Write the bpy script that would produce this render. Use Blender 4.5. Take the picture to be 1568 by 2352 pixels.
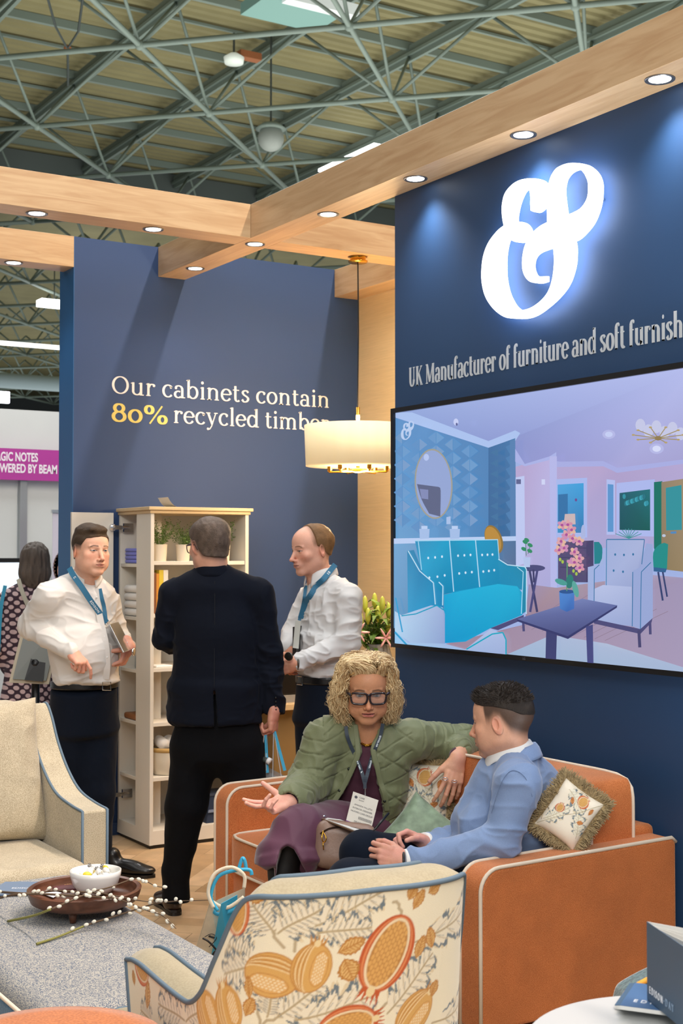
import bpy, bmesh, math, random
import numpy as np
from mathutils import Vector, Matrix
random.seed(7); rng = np.random.default_rng(7)
SC = bpy.context.scene
for o in list(bpy.data.objects): bpy.data.objects.remove(o)
COL = SC.collection
PI = math.pi

# ---------------------------------------------------------------- camera
FPX = 3125.0; EYE = 1.65; YAW = math.radians(31.83); PIT = math.radians(1.735)
CP = np.array([0, 0, EYE])
CF = np.array([math.sin(YAW)*math.cos(PIT), math.cos(YAW)*math.cos(PIT), math.sin(PIT)])
CR = np.array([math.cos(YAW), -math.sin(YAW), 0.0])
CU = np.cross(CR, CF)
cam = bpy.data.cameras.new('camera'); camo = bpy.data.objects.new('camera', cam); COL.objects.link(camo)
cam.sensor_fit = 'VERTICAL'; cam.sensor_height = 36.0; cam.sensor_width = 24.0
cam.lens = FPX/2352*36.0
cam.clip_start = 0.05; cam.clip_end = 300
camo.matrix_world = Matrix(((CR[0], CU[0], -CF[0], 0), (CR[1], CU[1], -CF[1], 0), (CR[2], CU[2], -CF[2], EYE), (0, 0, 0, 1)))
cam.dof.use_dof = True; cam.dof.focus_distance = 4.85; cam.dof.aperture_fstop = 8.0
SC.camera = camo
SC.view_settings.view_transform = 'Standard'; SC.view_settings.look = 'None'
SC.view_settings.exposure = 0.0; SC.view_settings.gamma = 1.0; SC.view_settings.use_curve_mapping = False

def P(px, py, d):                      # photo point at forward distance d
    return CP + d*(CF + (px-784)/FPX*CR + (1176-py)/FPX*CU)
def PL(px, py, ax, v):                 # photo point on an axis plane
    r = CF + (px-784)/FPX*CR + (1176-py)/FPX*CU
    return CP + (v-CP[ax])/r[ax]*r
def cdir(r, d, u=0.0):                 # direction: right, away, up
    f = np.array([math.sin(YAW), math.cos(YAW), 0.0]); v = r*CR + d*f + u*np.array([0, 0, 1.0])
    return v/np.linalg.norm(v)

# ---------------------------------------------------------------- light
w = bpy.data.worlds.new('world'); SC.world = w; w.use_nodes = True
w.node_tree.nodes['Background'].inputs[0].default_value = (0.86, 0.93, 1.0, 1)
w.node_tree.nodes['Background'].inputs[1].default_value = 0.42
def area(name, loc, size, sizey, power, color, target=None, spread=180):
    l = bpy.data.lights.new(name, 'AREA'); l.shape = 'RECTANGLE'; l.size = size; l.size_y = sizey
    l.energy = power; l.color = color; l.spread = math.radians(spread)
    o = bpy.data.objects.new(name, l); COL.objects.link(o); o.location = loc
    if target is not None:
        o.rotation_euler = (Vector(target)-Vector(loc)).to_track_quat('-Z', 'Y').to_euler()
    return o
area('hall_bay_light', (0.5, 0.5, 9.6), 9, 11, 560, (1.0, 0.98, 0.96))
area('hall_row_light', (5.75, -1.5, 10.2), 0.4, 13, 1800, (1.0, 0.84, 0.72))
area('hall_front_light', (-3.0, -4.0, 6.0), 4, 3, 540, (1.0, 0.96, 0.92), (3.0, 5.5, 1.0))
area('added_soffit_fill', (3.05, 1.9, .5), .9, 1.0, 25, (0.86, 0.93, 1.0), (3.35, 4.0, 3.3), 70)  # added upward fill that brightens the beam soffits, no fixture there
area('hall_far_light', (4.0, 12.0, 8.0), 6, 5, 700, (0.97, 0.98, 1.0))
area('added_roof_fill', (14.0, 17.0, 4.2), 22, 18, 2600, (0.98, 1.0, 0.94), (14.0, 17.01, 12))  # added upward fill for the roof deck and truss, no such lamp
area('added_roof_fill', (24.0, 52.0, 4.2), 26, 36, 2600, (0.96, 1.0, 0.98), (24.0, 52.01, 12))  # same added fill under the far bay's roof

# ---------------------------------------------------------------- materials
def lin(c):
    return tuple(((x/12.92) if x <= 0.04045 else ((x+0.055)/1.055)**2.4) for x in c)
def hexc(h):
    return lin(tuple(int(h[i:i+2], 16)/255 for i in (0, 2, 4)))
MATS = {}
def mat(name, col, rough=0.6, metal=0.0, noise=None, bump=None, emit=0.0, attr=None, spec=0.5, sheen=0.0, coat=0.0, trans=0.0, alpha=1.0, wave=None):
    """noise=(scale, amount, stretch) colour variation; bump=(scale, strength, stretch); wave=(scale, strength, axis)"""
    if name in MATS: return MATS[name]
    m = bpy.data.materials.new(name); m.use_nodes = True; nt = m.node_tree; b = nt.nodes['Principled BSDF']
    c = hexc(col) if isinstance(col, str) else col
    b.inputs['Base Color'].default_value = (*c, 1); b.inputs['Roughness'].default_value = rough
    b.inputs['Metallic'].default_value = metal; b.inputs['Specular IOR Level'].default_value = spec
    if sheen: b.inputs['Sheen Weight'].default_value = sheen; b.inputs['Sheen Roughness'].default_value = 0.4
    if coat: b.inputs['Coat Weight'].default_value = coat
    if trans: b.inputs['Transmission Weight'].default_value = trans
    if alpha < 1: b.inputs['Alpha'].default_value = alpha
    N = nt.nodes; L = nt.links
    tc = N.new('ShaderNodeTexCoord')
    def mapped(stretch):
        mp = N.new('ShaderNodeMapping'); L.new(tc.outputs['Object'], mp.inputs[0]); mp.inputs['Scale'].default_value = stretch or (1, 1, 1)
        return mp.outputs[0]
    src = None
    if attr:
        a = N.new('ShaderNodeAttribute'); a.attribute_name = attr; src = a.outputs['Color']
        L.new(src, b.inputs['Base Color'])
    if noise:
        sc, amt, st = (list(noise)+[None])[:3]
        n = N.new('ShaderNodeTexNoise'); n.inputs['Scale'].default_value = sc; n.inputs['Detail'].default_value = 6
        L.new(mapped(st), n.inputs['Vector'])
        mr = N.new('ShaderNodeMapRange'); mr.inputs[1].default_value = 0.3; mr.inputs[2].default_value = 0.7
        mr.inputs[3].default_value = 1-amt; mr.inputs[4].default_value = 1+amt; L.new(n.outputs['Fac'], mr.inputs[0])
        mx = N.new('ShaderNodeVectorMath'); mx.operation = 'SCALE'
        if src: L.new(src, mx.inputs[0])
        else: mx.inputs[0].default_value = c
        L.new(mr.outputs[0], mx.inputs['Scale']); L.new(mx.outputs[0], b.inputs['Base Color'])
    last = None
    if bump:
        sc, stg, st = (list(bump)+[None])[:3]
        n = N.new('ShaderNodeTexNoise'); n.inputs['Scale'].default_value = sc; n.inputs['Detail'].default_value = 4
        L.new(mapped(st), n.inputs['Vector'])
        bp = N.new('ShaderNodeBump'); bp.inputs['Strength'].default_value = stg; bp.inputs['Distance'].default_value = 0.01
        L.new(n.outputs['Fac'], bp.inputs['Height']); L.new(bp.outputs[0], b.inputs['Normal']); last = bp
    if wave:
        sc, stg, ax = wave
        n = N.new('ShaderNodeTexWave'); n.inputs['Scale'].default_value = sc; n.bands_direction = ax
        L.new(mapped(None), n.inputs['Vector'])
        bp = N.new('ShaderNodeBump'); bp.inputs['Strength'].default_value = stg; bp.inputs['Distance'].default_value = 0.01
        L.new(n.outputs['Fac'], bp.inputs['Height']); L.new(bp.outputs[0], b.inputs['Normal'])
        if last: L.new(last.outputs[0], bp.inputs['Normal'])
    if emit:
        b.inputs['Emission Strength'].default_value = emit
        if attr: L.new(src, b.inputs['Emission Color'])
        else: b.inputs['Emission Color'].default_value = (*c, 1)
    MATS[name] = m
    return m
def weave(name, ca, cb, scale=300, rough=0.9, sheen=0.2, mott=0.12, mscale=14):
    """woven cloth: two yarn colours in a fine noise, with mottled nap"""
    if name in MATS: return MATS[name]
    m = mat(name, ca, rough, sheen=sheen); nt = m.node_tree; N = nt.nodes; L = nt.links; b = N['Principled BSDF']
    tc = N.new('ShaderNodeTexCoord'); n = N.new('ShaderNodeTexNoise'); n.inputs['Scale'].default_value = scale; n.inputs['Detail'].default_value = 2
    L.new(tc.outputs['Object'], n.inputs['Vector'])
    r = N.new('ShaderNodeValToRGB'); r.color_ramp.elements[0].position = 0.4; r.color_ramp.elements[1].position = 0.6
    r.color_ramp.elements[0].color = (*hexc(ca), 1); r.color_ramp.elements[1].color = (*hexc(cb), 1); L.new(n.outputs['Fac'], r.inputs[0])
    n2 = N.new('ShaderNodeTexNoise'); n2.inputs['Scale'].default_value = mscale; n2.inputs['Detail'].default_value = 5; L.new(tc.outputs['Object'], n2.inputs['Vector'])
    mr = N.new('ShaderNodeMapRange'); mr.inputs[1].default_value = .3; mr.inputs[2].default_value = .7; mr.inputs[3].default_value = 1-mott; mr.inputs[4].default_value = 1+mott
    L.new(n2.outputs['Fac'], mr.inputs[0]); v = N.new('ShaderNodeVectorMath'); v.operation = 'SCALE'
    L.new(r.outputs[0], v.inputs[0]); L.new(mr.outputs[0], v.inputs['Scale']); L.new(v.outputs[0], b.inputs['Base Color'])
    bp = N.new('ShaderNodeBump'); bp.inputs['Strength'].default_value = .35; bp.inputs['Distance'].default_value = .003
    L.new(n.outputs['Fac'], bp.inputs['Height']); L.new(bp.outputs[0], b.inputs['Normal'])
    return m
def wood(name, c1, c2, scale=(2, 2, 2), rough=0.5, knots=True):
    if name in MATS: return MATS[name]
    m = mat(name, c1, rough); nt = m.node_tree; N = nt.nodes; L = nt.links; b = N['Principled BSDF']
    tc = N.new('ShaderNodeTexCoord'); mp = N.new('ShaderNodeMapping'); mp.inputs['Scale'].default_value = scale; L.new(tc.outputs['Object'], mp.inputs[0])
    n = N.new('ShaderNodeTexNoise'); n.inputs['Scale'].default_value = 3; n.inputs['Detail'].default_value = 8; n.inputs['Distortion'].default_value = 1.2
    L.new(mp.outputs[0], n.inputs['Vector'])
    r = N.new('ShaderNodeValToRGB'); r.color_ramp.elements[0].position = .32; r.color_ramp.elements[1].position = .62
    r.color_ramp.elements[0].color = (*hexc(c2), 1); r.color_ramp.elements[1].color = (*hexc(c1), 1)
    L.new(n.outputs['Fac'], r.inputs[0]); L.new(r.outputs[0], b.inputs['Base Color'])
    bp = N.new('ShaderNodeBump'); bp.inputs['Strength'].default_value = .08; bp.inputs['Distance'].default_value = .005
    L.new(n.outputs['Fac'], bp.inputs['Height']); L.new(bp.outputs[0], b.inputs['Normal'])
    return m

# ---------------------------------------------------------------- objects
def V(*a): return np.array(a, float)
def nrm(v): v = np.asarray(v, float); return v/max(1e-9, np.linalg.norm(v))
def tag(o, label=None, cat=None, group=None, kind=None):
    if label: o['label'] = label
    if cat: o['category'] = cat
    if group: o['group'] = group
    if kind: o['kind'] = kind
    return o
def thing(name, loc, label, cat, group=None, rz=0.0):
    o = bpy.data.objects.new(name, None); COL.objects.link(o); o.location = [float(x) for x in loc]; o.rotation_euler = (0, 0, rz)
    o.empty_display_size = 0.05
    return tag(o, label, cat, group)
def wmat(p):
    M = Matrix.Identity(4)
    while p is not None:
        M = p.matrix_basis @ M if p.parent is None else p.matrix_basis @ M
        p = p.parent
    return M
def link(name, me, parent=None, world=True):
    """link a mesh given in WORLD coordinates; under a parent it is moved into the parent's frame; top-level gets its origin at its base"""
    o = bpy.data.objects.new(name, me); COL.objects.link(o)
    n = len(me.vertices)
    if n == 0: return o
    if parent is not None:
        o.parent = parent
        if world: me.transform(wmat(parent).inverted())
    elif world:
        co = np.empty(n*3, np.float32); me.vertices.foreach_get('co', co); co = co.reshape(-1, 3)
        c = Vector(((co[:, 0].min()+co[:, 0].max())/2, (co[:, 1].min()+co[:, 1].max())/2, co[:, 2].min()))
        me.transform(Matrix.Translation(-c)); o.location = c
    return o
def copy_tree(o, parent=None):
    c = o.copy(); COL.objects.link(c); c.parent = parent
    for ch in [x for x in bpy.data.objects if x.parent is o]: copy_tree(ch, c)
    return c

class MB:
    """collects faces for ONE mesh"""
    def __init__(s): s.v = []; s.f = []; s.m = []; s.c = []; s.mi = 0; s.col = (1, 1, 1)
    def add(s, vs, fs):
        n = len(s.v); s.v += [tuple(float(a) for a in v) for v in vs]
        s.f += [tuple(n+i for i in f) for f in fs]; s.m += [s.mi]*len(fs); s.c += [s.col]*len(vs); return s
    def box(s, lo, hi, T=None):
        (a, b, c), (d, e, f) = lo, hi
        vs = [(a, b, c), (d, b, c), (d, e, c), (a, e, c), (a, b, f), (d, b, f), (d, e, f), (a, e, f)]
        if T is not None: vs = [T(v) for v in vs]
        return s.add(vs, [(3, 2, 1, 0), (4, 5, 6, 7), (0, 1, 5, 4), (1, 2, 6, 5), (2, 3, 7, 6), (3, 0, 4, 7)])
    def rbox(s, lo, hi, r=0.01, n=3, T=None):
        """rounded box"""
        bm = bmesh.new(); bmesh.ops.create_cube(bm, size=1)
        for v in bm.verts:
            v.co = Vector([(lo[i]+hi[i])/2+v.co[i]*(hi[i]-lo[i]) for i in range(3)])
        r = min(r, *[(hi[i]-lo[i])*.49 for i in range(3)])
        bmesh.ops.bevel(bm, geom=bm.edges[:], offset=r, segments=n, affect='EDGES', profile=.5)
        vs = [tuple(v.co) for v in bm.verts]; bm.verts.index_update()
        fs = [tuple(v.index for v in f.verts) for f in bm.faces]; bm.free()
        if T is not None: vs = [T(v) for v in vs]
        return s.add(vs, fs)
    def tube(s, pts, r, n=8, cap=True, closed=False):
        pts = [np.asarray(p, float) for p in pts]; k = len(pts)
        rs = [r]*k if np.isscalar(r) else list(r)
        vs = []; up = None
        for i in range(k):
            if closed: t = nrm(pts[(i+1) % k]-pts[i-1])
            else: t = nrm(pts[min(i+1, k-1)]-pts[max(i-1, 0)])
            if up is None:
                up = V(0, 0, 1) if abs(t[2]) < .9 else V(1, 0, 0)
            a = nrm(np.cross(t, up)); b = np.cross(a, t); up = b
            for j in range(n):
                th = 2*PI*j/n; vs.append(pts[i]+rs[i]*(math.cos(th)*a+math.sin(th)*b))
        fs = []
        for i in range(k if closed else k-1):
            for j in range(n):
                i2 = (i+1) % k
                fs.append((i*n+j, i*n+(j+1) % n, i2*n+(j+1) % n, i2*n+j))
        if cap and not closed:
            fs.append(tuple(range(n-1, -1, -1))); fs.append(tuple((k-1)*n+j for j in range(n)))
        return s.add(vs, fs)
    def cyl(s, a, b, r, n=16, r2=None): return s.tube([a, b], [r, r if r2 is None else r2], n)
    def lathe(s, c, prof, n=32, T=None):
        vs = []; k = len(prof)
        for (r, z) in prof:
            for j in range(n):
                th = 2*PI*j/n; p = (c[0]+r*math.cos(th), c[1]+r*math.sin(th), c[2]+z); vs.append(p if T is None else T(p))
        fs = [(i*n+j, i*n+(j+1) % n, (i+1)*n+(j+1) % n, (i+1)*n+j) for i in range(k-1) for j in range(n)]
        if prof[0][0] > 1e-6: fs.append(tuple(range(n-1, -1, -1)))
        if prof[-1][0] > 1e-6: fs.append(tuple((k-1)*n+j for j in range(n)))
        return s.add(vs, fs)
    def grid(s, fn, nu, nv, closeu=False):
        vs = [fn(i/(nu if closeu else nu-1), j/(nv-1)) for j in range(nv) for i in range(nu)]
        fs = []
        for j in range(nv-1):
            for i in range(nu if closeu else nu-1):
                i2 = (i+1) % nu; fs.append((j*nu+i, j*nu+i2, (j+1)*nu+i2, (j+1)*nu+i))
        return s.add(vs, fs)
    def sphere(s, c, r, n=12, m=8, R=None):
        r = (r, r, r) if np.isscalar(r) else r
        def fn(u, v):
            th = 2*PI*u; ph = PI*v; q = V(r[0]*math.sin(ph)*math.cos(th), r[1]*math.sin(ph)*math.sin(th), -r[2]*math.cos(ph))
            if R is not None: q = R@q
            return np.asarray(c)+q
        return s.grid(fn, n, m, True)
    def prism(s, poly, off):
        """planar polygon (3D points) extruded by vector off"""
        k = len(poly); off = np.asarray(off); a = [np.asarray(p, float) for p in poly]; b = [p+off for p in a]
        fs = [tuple(range(k-1, -1, -1)), tuple(range(k, 2*k))]+[(i, (i+1) % k, k+(i+1) % k, k+i) for i in range(k)]
        return s.add(a+b, fs)
    def build(s, name, mats, parent=None, smooth=False, bevel=0.0, colattr=False, subsurf=0, angle=None):
        me = bpy.data.meshes.new(name); me.from_pydata(s.v, [], s.f)
        for m in (mats if isinstance(mats, (list, tuple)) else [mats]): me.materials.append(m)
        me.polygons.foreach_set('material_index', s.m)
        if colattr:
            ca = me.color_attributes.new('Col', 'FLOAT_COLOR', 'POINT')
            ca.data.foreach_set('color', np.array([(*c, 1) for c in s.c], np.float32).ravel())
        bm = bmesh.new(); bm.from_mesh(me)
        bmesh.ops.remove_doubles(bm, verts=bm.verts, dist=1e-6); bmesh.ops.recalc_face_normals(bm, faces=bm.faces); bm.to_mesh(me); bm.free()
        o = link(name, me, parent)
        if smooth:
            me.polygons.foreach_set('use_smooth', [True]*len(me.polygons))
            me.update()
            if angle:
                try: me.set_sharp_from_angle(angle=math.radians(angle))
                except Exception: pass
        if bevel:
            md = o.modifiers.new('bevel', 'BEVEL'); md.width = bevel; md.segments = 3; md.limit_method = 'ANGLE'; md.angle_limit = math.radians(40)
        if subsurf:
            md = o.modifiers.new('subd', 'SUBSURF'); md.levels = subsurf; md.render_levels = subsurf
        return o

def smooth_path(pts, n=8, closed=False):
    """Catmull-Rom"""
    pts = [np.asarray(p, float) for p in pts]; k = len(pts); out = []
    for i in range(k if closed else k-1):
        g = lambda j: pts[j % k] if closed else pts[min(max(j, 0), k-1)]
        p0, p1, p2, p3 = g(i-1), g(i), g(i+1), g(i+2)
        for t in np.arange(n)/n:
            out.append(.5*((2*p1)+(-p0+p2)*t+(2*p0-5*p1+4*p2-p3)*t*t+(-p0+3*p1-3*p2+p3)*t**3))
    if not closed: out.append(pts[-1])
    return out
def corner_smooth(pts, n=4, ang=50):
    """closed 2D loop smoothed except at sharp corners"""
    pts = [np.asarray(p, float) for p in pts]; k = len(pts); sharp = []
    for i in range(k):
        a = nrm(pts[i]-pts[i-1]); b = nrm(pts[(i+1) % k]-pts[i]); sharp.append(math.degrees(math.acos(max(-1, min(1, a@b)))) > ang)
    out = []
    for i in range(k):
        p1, p2 = pts[i], pts[(i+1) % k]
        p0 = p1*2-p2 if sharp[i] else pts[i-1]; p3 = p2*2-p1 if sharp[(i+1) % k] else pts[(i+2) % k]
        for t in np.arange(n)/n: out.append(.5*((2*p1)+(-p0+p2)*t+(2*p0-5*p1+4*p2-p3)*t*t+(-p0+3*p1-3*p2+p3)*t**3))
    return out
def curve_fill(loops, depth):
    """filled 2D loops (holes allowed) extruded by depth -> mesh in local xy, z in [-depth/2, depth/2]"""
    cu = bpy.data.curves.new('tmp', 'CURVE'); cu.dimensions = '2D'; cu.fill_mode = 'BOTH'; cu.extrude = depth/2
    for lp in loops:
        sp = cu.splines.new('POLY'); sp.points.add(len(lp)-1); sp.use_cyclic_u = True
        for i, p in enumerate(lp): sp.points[i].co = (p[0], p[1], 0, 1)
    ob = bpy.data.objects.new('tmp', cu); me = bpy.data.meshes.new_from_object(ob)
    bpy.data.objects.remove(ob); return me
def text_mesh(txt, size, depth=0.001, spacing=1.0, bold=0.0):
    cu = bpy.data.curves.new('tmp', 'FONT'); cu.body = txt; cu.size = size; cu.extrude = depth/2; cu.space_character = spacing; cu.offset = bold
    ob = bpy.data.objects.new('tmp', cu); me = bpy.data.meshes.new_from_object(ob); bpy.data.objects.remove(ob); return me
def mesh_arrays(me):
    co = np.empty(len(me.vertices)*3, np.float32); me.vertices.foreach_get('co', co)
    return co.reshape(-1, 3), [tuple(p.vertices) for p in me.polygons]
def place_text(mb, txt, size, org, right, up, spacing=1.0, bold=0.0, depth=0.001, fit=None, warp=None):
    """text laid flat with baseline start org; fit = total width; warp(x,y)->3D replaces the plane"""
    me = text_mesh(txt, size, depth, spacing, bold); co, fs = mesh_arrays(me)
    if len(co) == 0: return
    nrmv = np.cross(right, up)
    x0, x1 = co[:, 0].min(), co[:, 0].max(); sx = 1.0 if not fit else fit/max(1e-6, x1-x0)
    if warp: vs = [warp((c[0]-x0)*sx, c[1], c[2]) for c in co]
    else: vs = [np.asarray(org)+(c[0]-x0)*sx*np.asarray(right)+c[1]*np.asarray(up)+c[2]*nrmv for c in co]
    mb.add(vs, fs); bpy.data.meshes.remove(me)

# serif lettering: strokes with vertical stress -----------------------------
def _arc(cx, cy, rx, ry, a0, a1, n=16):
    return [(cx+rx*math.cos(math.radians(a0+(a1-a0)*i/n)), cy+ry*math.sin(math.radians(a0+(a1-a0)*i/n))) for i in range(n+1)]
TH, TN = 0.100, 0.042
def _stem(x, y0, y1, serb=True, sert=None):
    o = [('s', [(x, y0), (x, y1)])]
    if serb: o.append(('b', x, y0, .19))
    if sert == 'f': o.append(('b', x, y1-.034, .19))
    if sert == 'h': o.append(('p', [(x+.0, y1), (x-.095, y1-.028), (x-.095, y1-.055), (x, y1-.05)]))
    return o
X = .50
GL = {
 'O': (.78, [('s', _arc(.39, .355, .30, .325, 0, 360, 36))]),
 'o': (.56, [('s', _arc(.28, .25, .20, .235, 0, 360, 30))]),
 '0': (.56, [('s', _arc(.28, .25, .20, .235, 0, 360, 30))]),
 'c': (.49, [('s', _arc(.28, .25, .20, .235, 40, 320, 26)), ('d', .40, .395, .045)]),
 'e': (.52, [('s', _arc(.27, .25, .20, .235, 5, 325, 28)), ('s', [(.09, .27), (.45, .27)])]),
 'd': (.60, _stem(.47, 0, .76, False, 'h')+[('s', _arc(.27, .25, .19, .235, 40, 320, 22)), ('b', .52, 0, .13)]),
 'b': (.59, _stem(.13, .03, .76, False, 'h')+[('s', _arc(.32, .25, .19, .235, -140, 140, 22))]),
 'n': (.64, _stem(.15, 0, X, True, 'h')+_stem(.48, 0, .33)+[('s', _arc(.32, .32, .165, .15, 165, 0, 12))]),
 'h': (.64, _stem(.15, 0, .76, True, 'h')+_stem(.48, 0, .33)+[('s', _arc(.32, .32, .165, .15, 165, 0, 12))]),
 'm': (.94, _stem(.15, 0, X, True, 'h')+_stem(.46, 0, .33)+_stem(.77, 0, .33)+[('s', _arc(.31, .32, .155, .15, 165, 0, 12)), ('s', _arc(.62, .32, .155, .15, 165, 0, 12))]),
 'u': (.63, _stem(.14, .16, X, False, 'h')+_stem(.47, 0, X, False, 'h')+[('s', _arc(.30, .17, .165, .15, 180, 340, 12)), ('b', .53, 0, .12)]),
 'i': (.31, _stem(.16, 0, X, True, 'h')+[('d', .15, .67, .06)]),
 'l': (.31, _stem(.16, 0, .76, True, 'h')),
 'r': (.46, _stem(.15, 0, X, True, 'h')+[('s', _arc(.31, .32, .14, .15, 170, 60, 8)), ('d', .385, .42, .055)]),
 't': (.38, [('s', [(.16, .12), (.16, .64)]), ('s', _arc(.26, .14, .10, .125, 180, 320, 8)), ('b', .19, .455, .28)]),
 'f': (.38, _stem(.15, 0, .60, True)+[('s', _arc(.27, .60, .12, .14, 180, 60, 8)), ('d', .33, .70, .05), ('b', .19, .455, .28)]),
 'g': (.52, [('s', _arc(.25, .33, .16, .16, 0, 360, 22)), ('s', _arc(.25, -.06, .19, .11, 0, 360, 22)), ('s', [(.12, .17), (.10, .08), (.2, .05)]), ('d', .45, .45, .04)]),
 's': (.46, [('s', smooth_path([(.37, .40), (.29, .475), (.17, .46), (.12, .385), (.18, .30), (.30, .23), (.37, .14), (.30, .035), (.17, .02), (.09, .11)], 5))]),
 'a': (.55, [('s', _arc(.25, .335, .155, .15, 150, 0, 12)), ('s', [(.405, .335), (.405, .08)]), ('b', .47, 0, .12), ('p', [(.355, .0), (.455, .0), (.455, .12), (.355, .12)]), ('s', _arc(.23, .14, .14, .13, 55, 320, 16)), ('d', .13, .39, .05)]),
 'y': (.57, [('s', [(.12, .47), (.30, .03)]), ('t', [(.46, .47), (.27, -.06), (.19, -.17), (.11, -.18)]), ('b', .12, .465, .19), ('b', .47, .465, .16), ('d', .11, -.165, .05)]),
 '8': (.58, [('s', _arc(.29, .53, .155, .15, 0, 360, 26)), ('s', _arc(.29, .20, .20, .185, 0, 360, 26))]),
 '%': (.94, [('s', _arc(.22, .53, .13, .15, 0, 360, 22)), ('s', _arc(.70, .16, .13, .15, 0, 360, 22)), ('t', [(.24, -.02), (.69, .70)])]),
 'U': (.74, [('s', [(.20, .66), (.20, .24)]), ('t', [(.57, .66), (.57, .24)]), ('s', _arc(.385, .24, .185, .225, 180, 360, 14)), ('b', .20, .645, .24), ('b', .57, .645, .20)]),
 'K': (.74, [('s', [(.18, 0), (.18, .68)]), ('b', .18, 0, .25), ('b', .18, .645, .25), ('t', [(.24, .32), (.60, .66)]), ('s', [(.33, .40), (.60, .03)]), ('b', .62, 0, .24), ('b', .58, .645, .20)]),
 'M': (.96, [('t', [(.16, 0), (.16, .68)]), ('s', [(.18, .66), (.46, .06)]), ('t', [(.46, .06), (.74, .66)]), ('s', [(.78, 0), (.78, .68)]), ('b', .16, 0, .21), ('b', .78, 0, .25), ('b', .14, .645, .17), ('b', .80, .645, .19)]),
 ' ': (.25, []),
}
def serif_text(mb, txt, size, org, right, up, thick=0.0015, width=None, boldf=1.0):
    org = np.asarray(org, float); right = np.asarray(right, float); up = np.asarray(up, float); nv = np.cross(right, up)
    tot = sum(GL[c][0] for c in txt); sx = size if width is None else width/tot
    x = 0.0; xs = sx/size
    def W(px, py): return org+(x+px)*sx*right+py*size*up
    lay = [0]
    def poly(pts):
        lay[0] = (lay[0]+1) % 7
        mb.prism([W(*p) for p in pts], nv*(thick+lay[0]*6e-6))
    for ch in txt:
        adv, st = GL[ch]
        for s in st:
            if s[0] in 'st':
                pts = s[1]; k = len(pts); L = []; R = []
                closed = k > 3 and math.hypot(pts[0][0]-pts[-1][0], pts[0][1]-pts[-1][1]) < 1e-3
                for i in range(k):
                    if closed: a, b = pts[(i-1) % (k-1)], pts[(i+1) % (k-1)]
                    else: a, b = pts[max(0, i-1)], pts[min(k-1, i+1)]
                    t = nrm((b[0]-a[0], b[1]-a[1])); w_ = TN if s[0] == 't' else TN+(TH-TN)*abs(t[1])**1.3
                    w_ *= .5*boldf; n_ = (-t[1], t[0])
                    L.append((pts[i][0]+n_[0]*w_/xs, pts[i][1]+n_[1]*w_)); R.append((pts[i][0]-n_[0]*w_/xs, pts[i][1]-n_[1]*w_))
                vs = [W(*p) for p in L]+[W(*p) for p in R]; off = nv*(thick+((lay[0] % 5)*6e-6)); lay[0] += 1
                vs2 = [v+off for v in vs]; fs = []
                for i in range(k-1):
                    fs += [(2*k+i, 2*k+i+1, 3*k+i+1, 3*k+i), (i, i+1, 2*k+i+1, 2*k+i), (k+i, k+i+1, 3*k+i+1, 3*k+i)]
                mb.add(vs+vs2, fs)
            elif s[0] == 'b': _, cx, cy, w_ = s; poly([(cx-w_/2, cy), (cx+w_/2, cy), (cx+w_/2, cy+.036), (cx-w_/2, cy+.036)])
            elif s[0] == 'p': poly(s[1])
            elif s[0] == 'd': poly(_arc(s[1], s[2], s[3], s[3], 0, 340, 12))
        x += adv
# ================================================================ implicit-surface modelling
def vnoise(p, seed=0):
    i = np.floor(p).astype(np.int64); f = (p-i).astype(np.float64); f = f*f*(3-2*f)
    def hsh(a, b, c):
        h = (a*374761393+b*668265263+c*2147483647+seed*1274126177) & 0xFFFFFFFF
        h = ((h ^ (h >> 13))*1274126177) & 0xFFFFFFFF
        return ((h ^ (h >> 16)) & 0xFFFF)/32767.5-1
    r = 0
    for dx in (0, 1):
        for dy in (0, 1):
            for dz in (0, 1):
                wgt = (f[:, 0] if dx else 1-f[:, 0])*(f[:, 1] if dy else 1-f[:, 1])*(f[:, 2] if dz else 1-f[:, 2])
                r = r+wgt*hsh(i[:, 0]+dx, i[:, 1]+dy, i[:, 2]+dz)
    return r
def sstep(x, a, b):
    t = np.clip((x-a)/(b-a), 0, 1); return t*t*(3-2*t)

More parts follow.
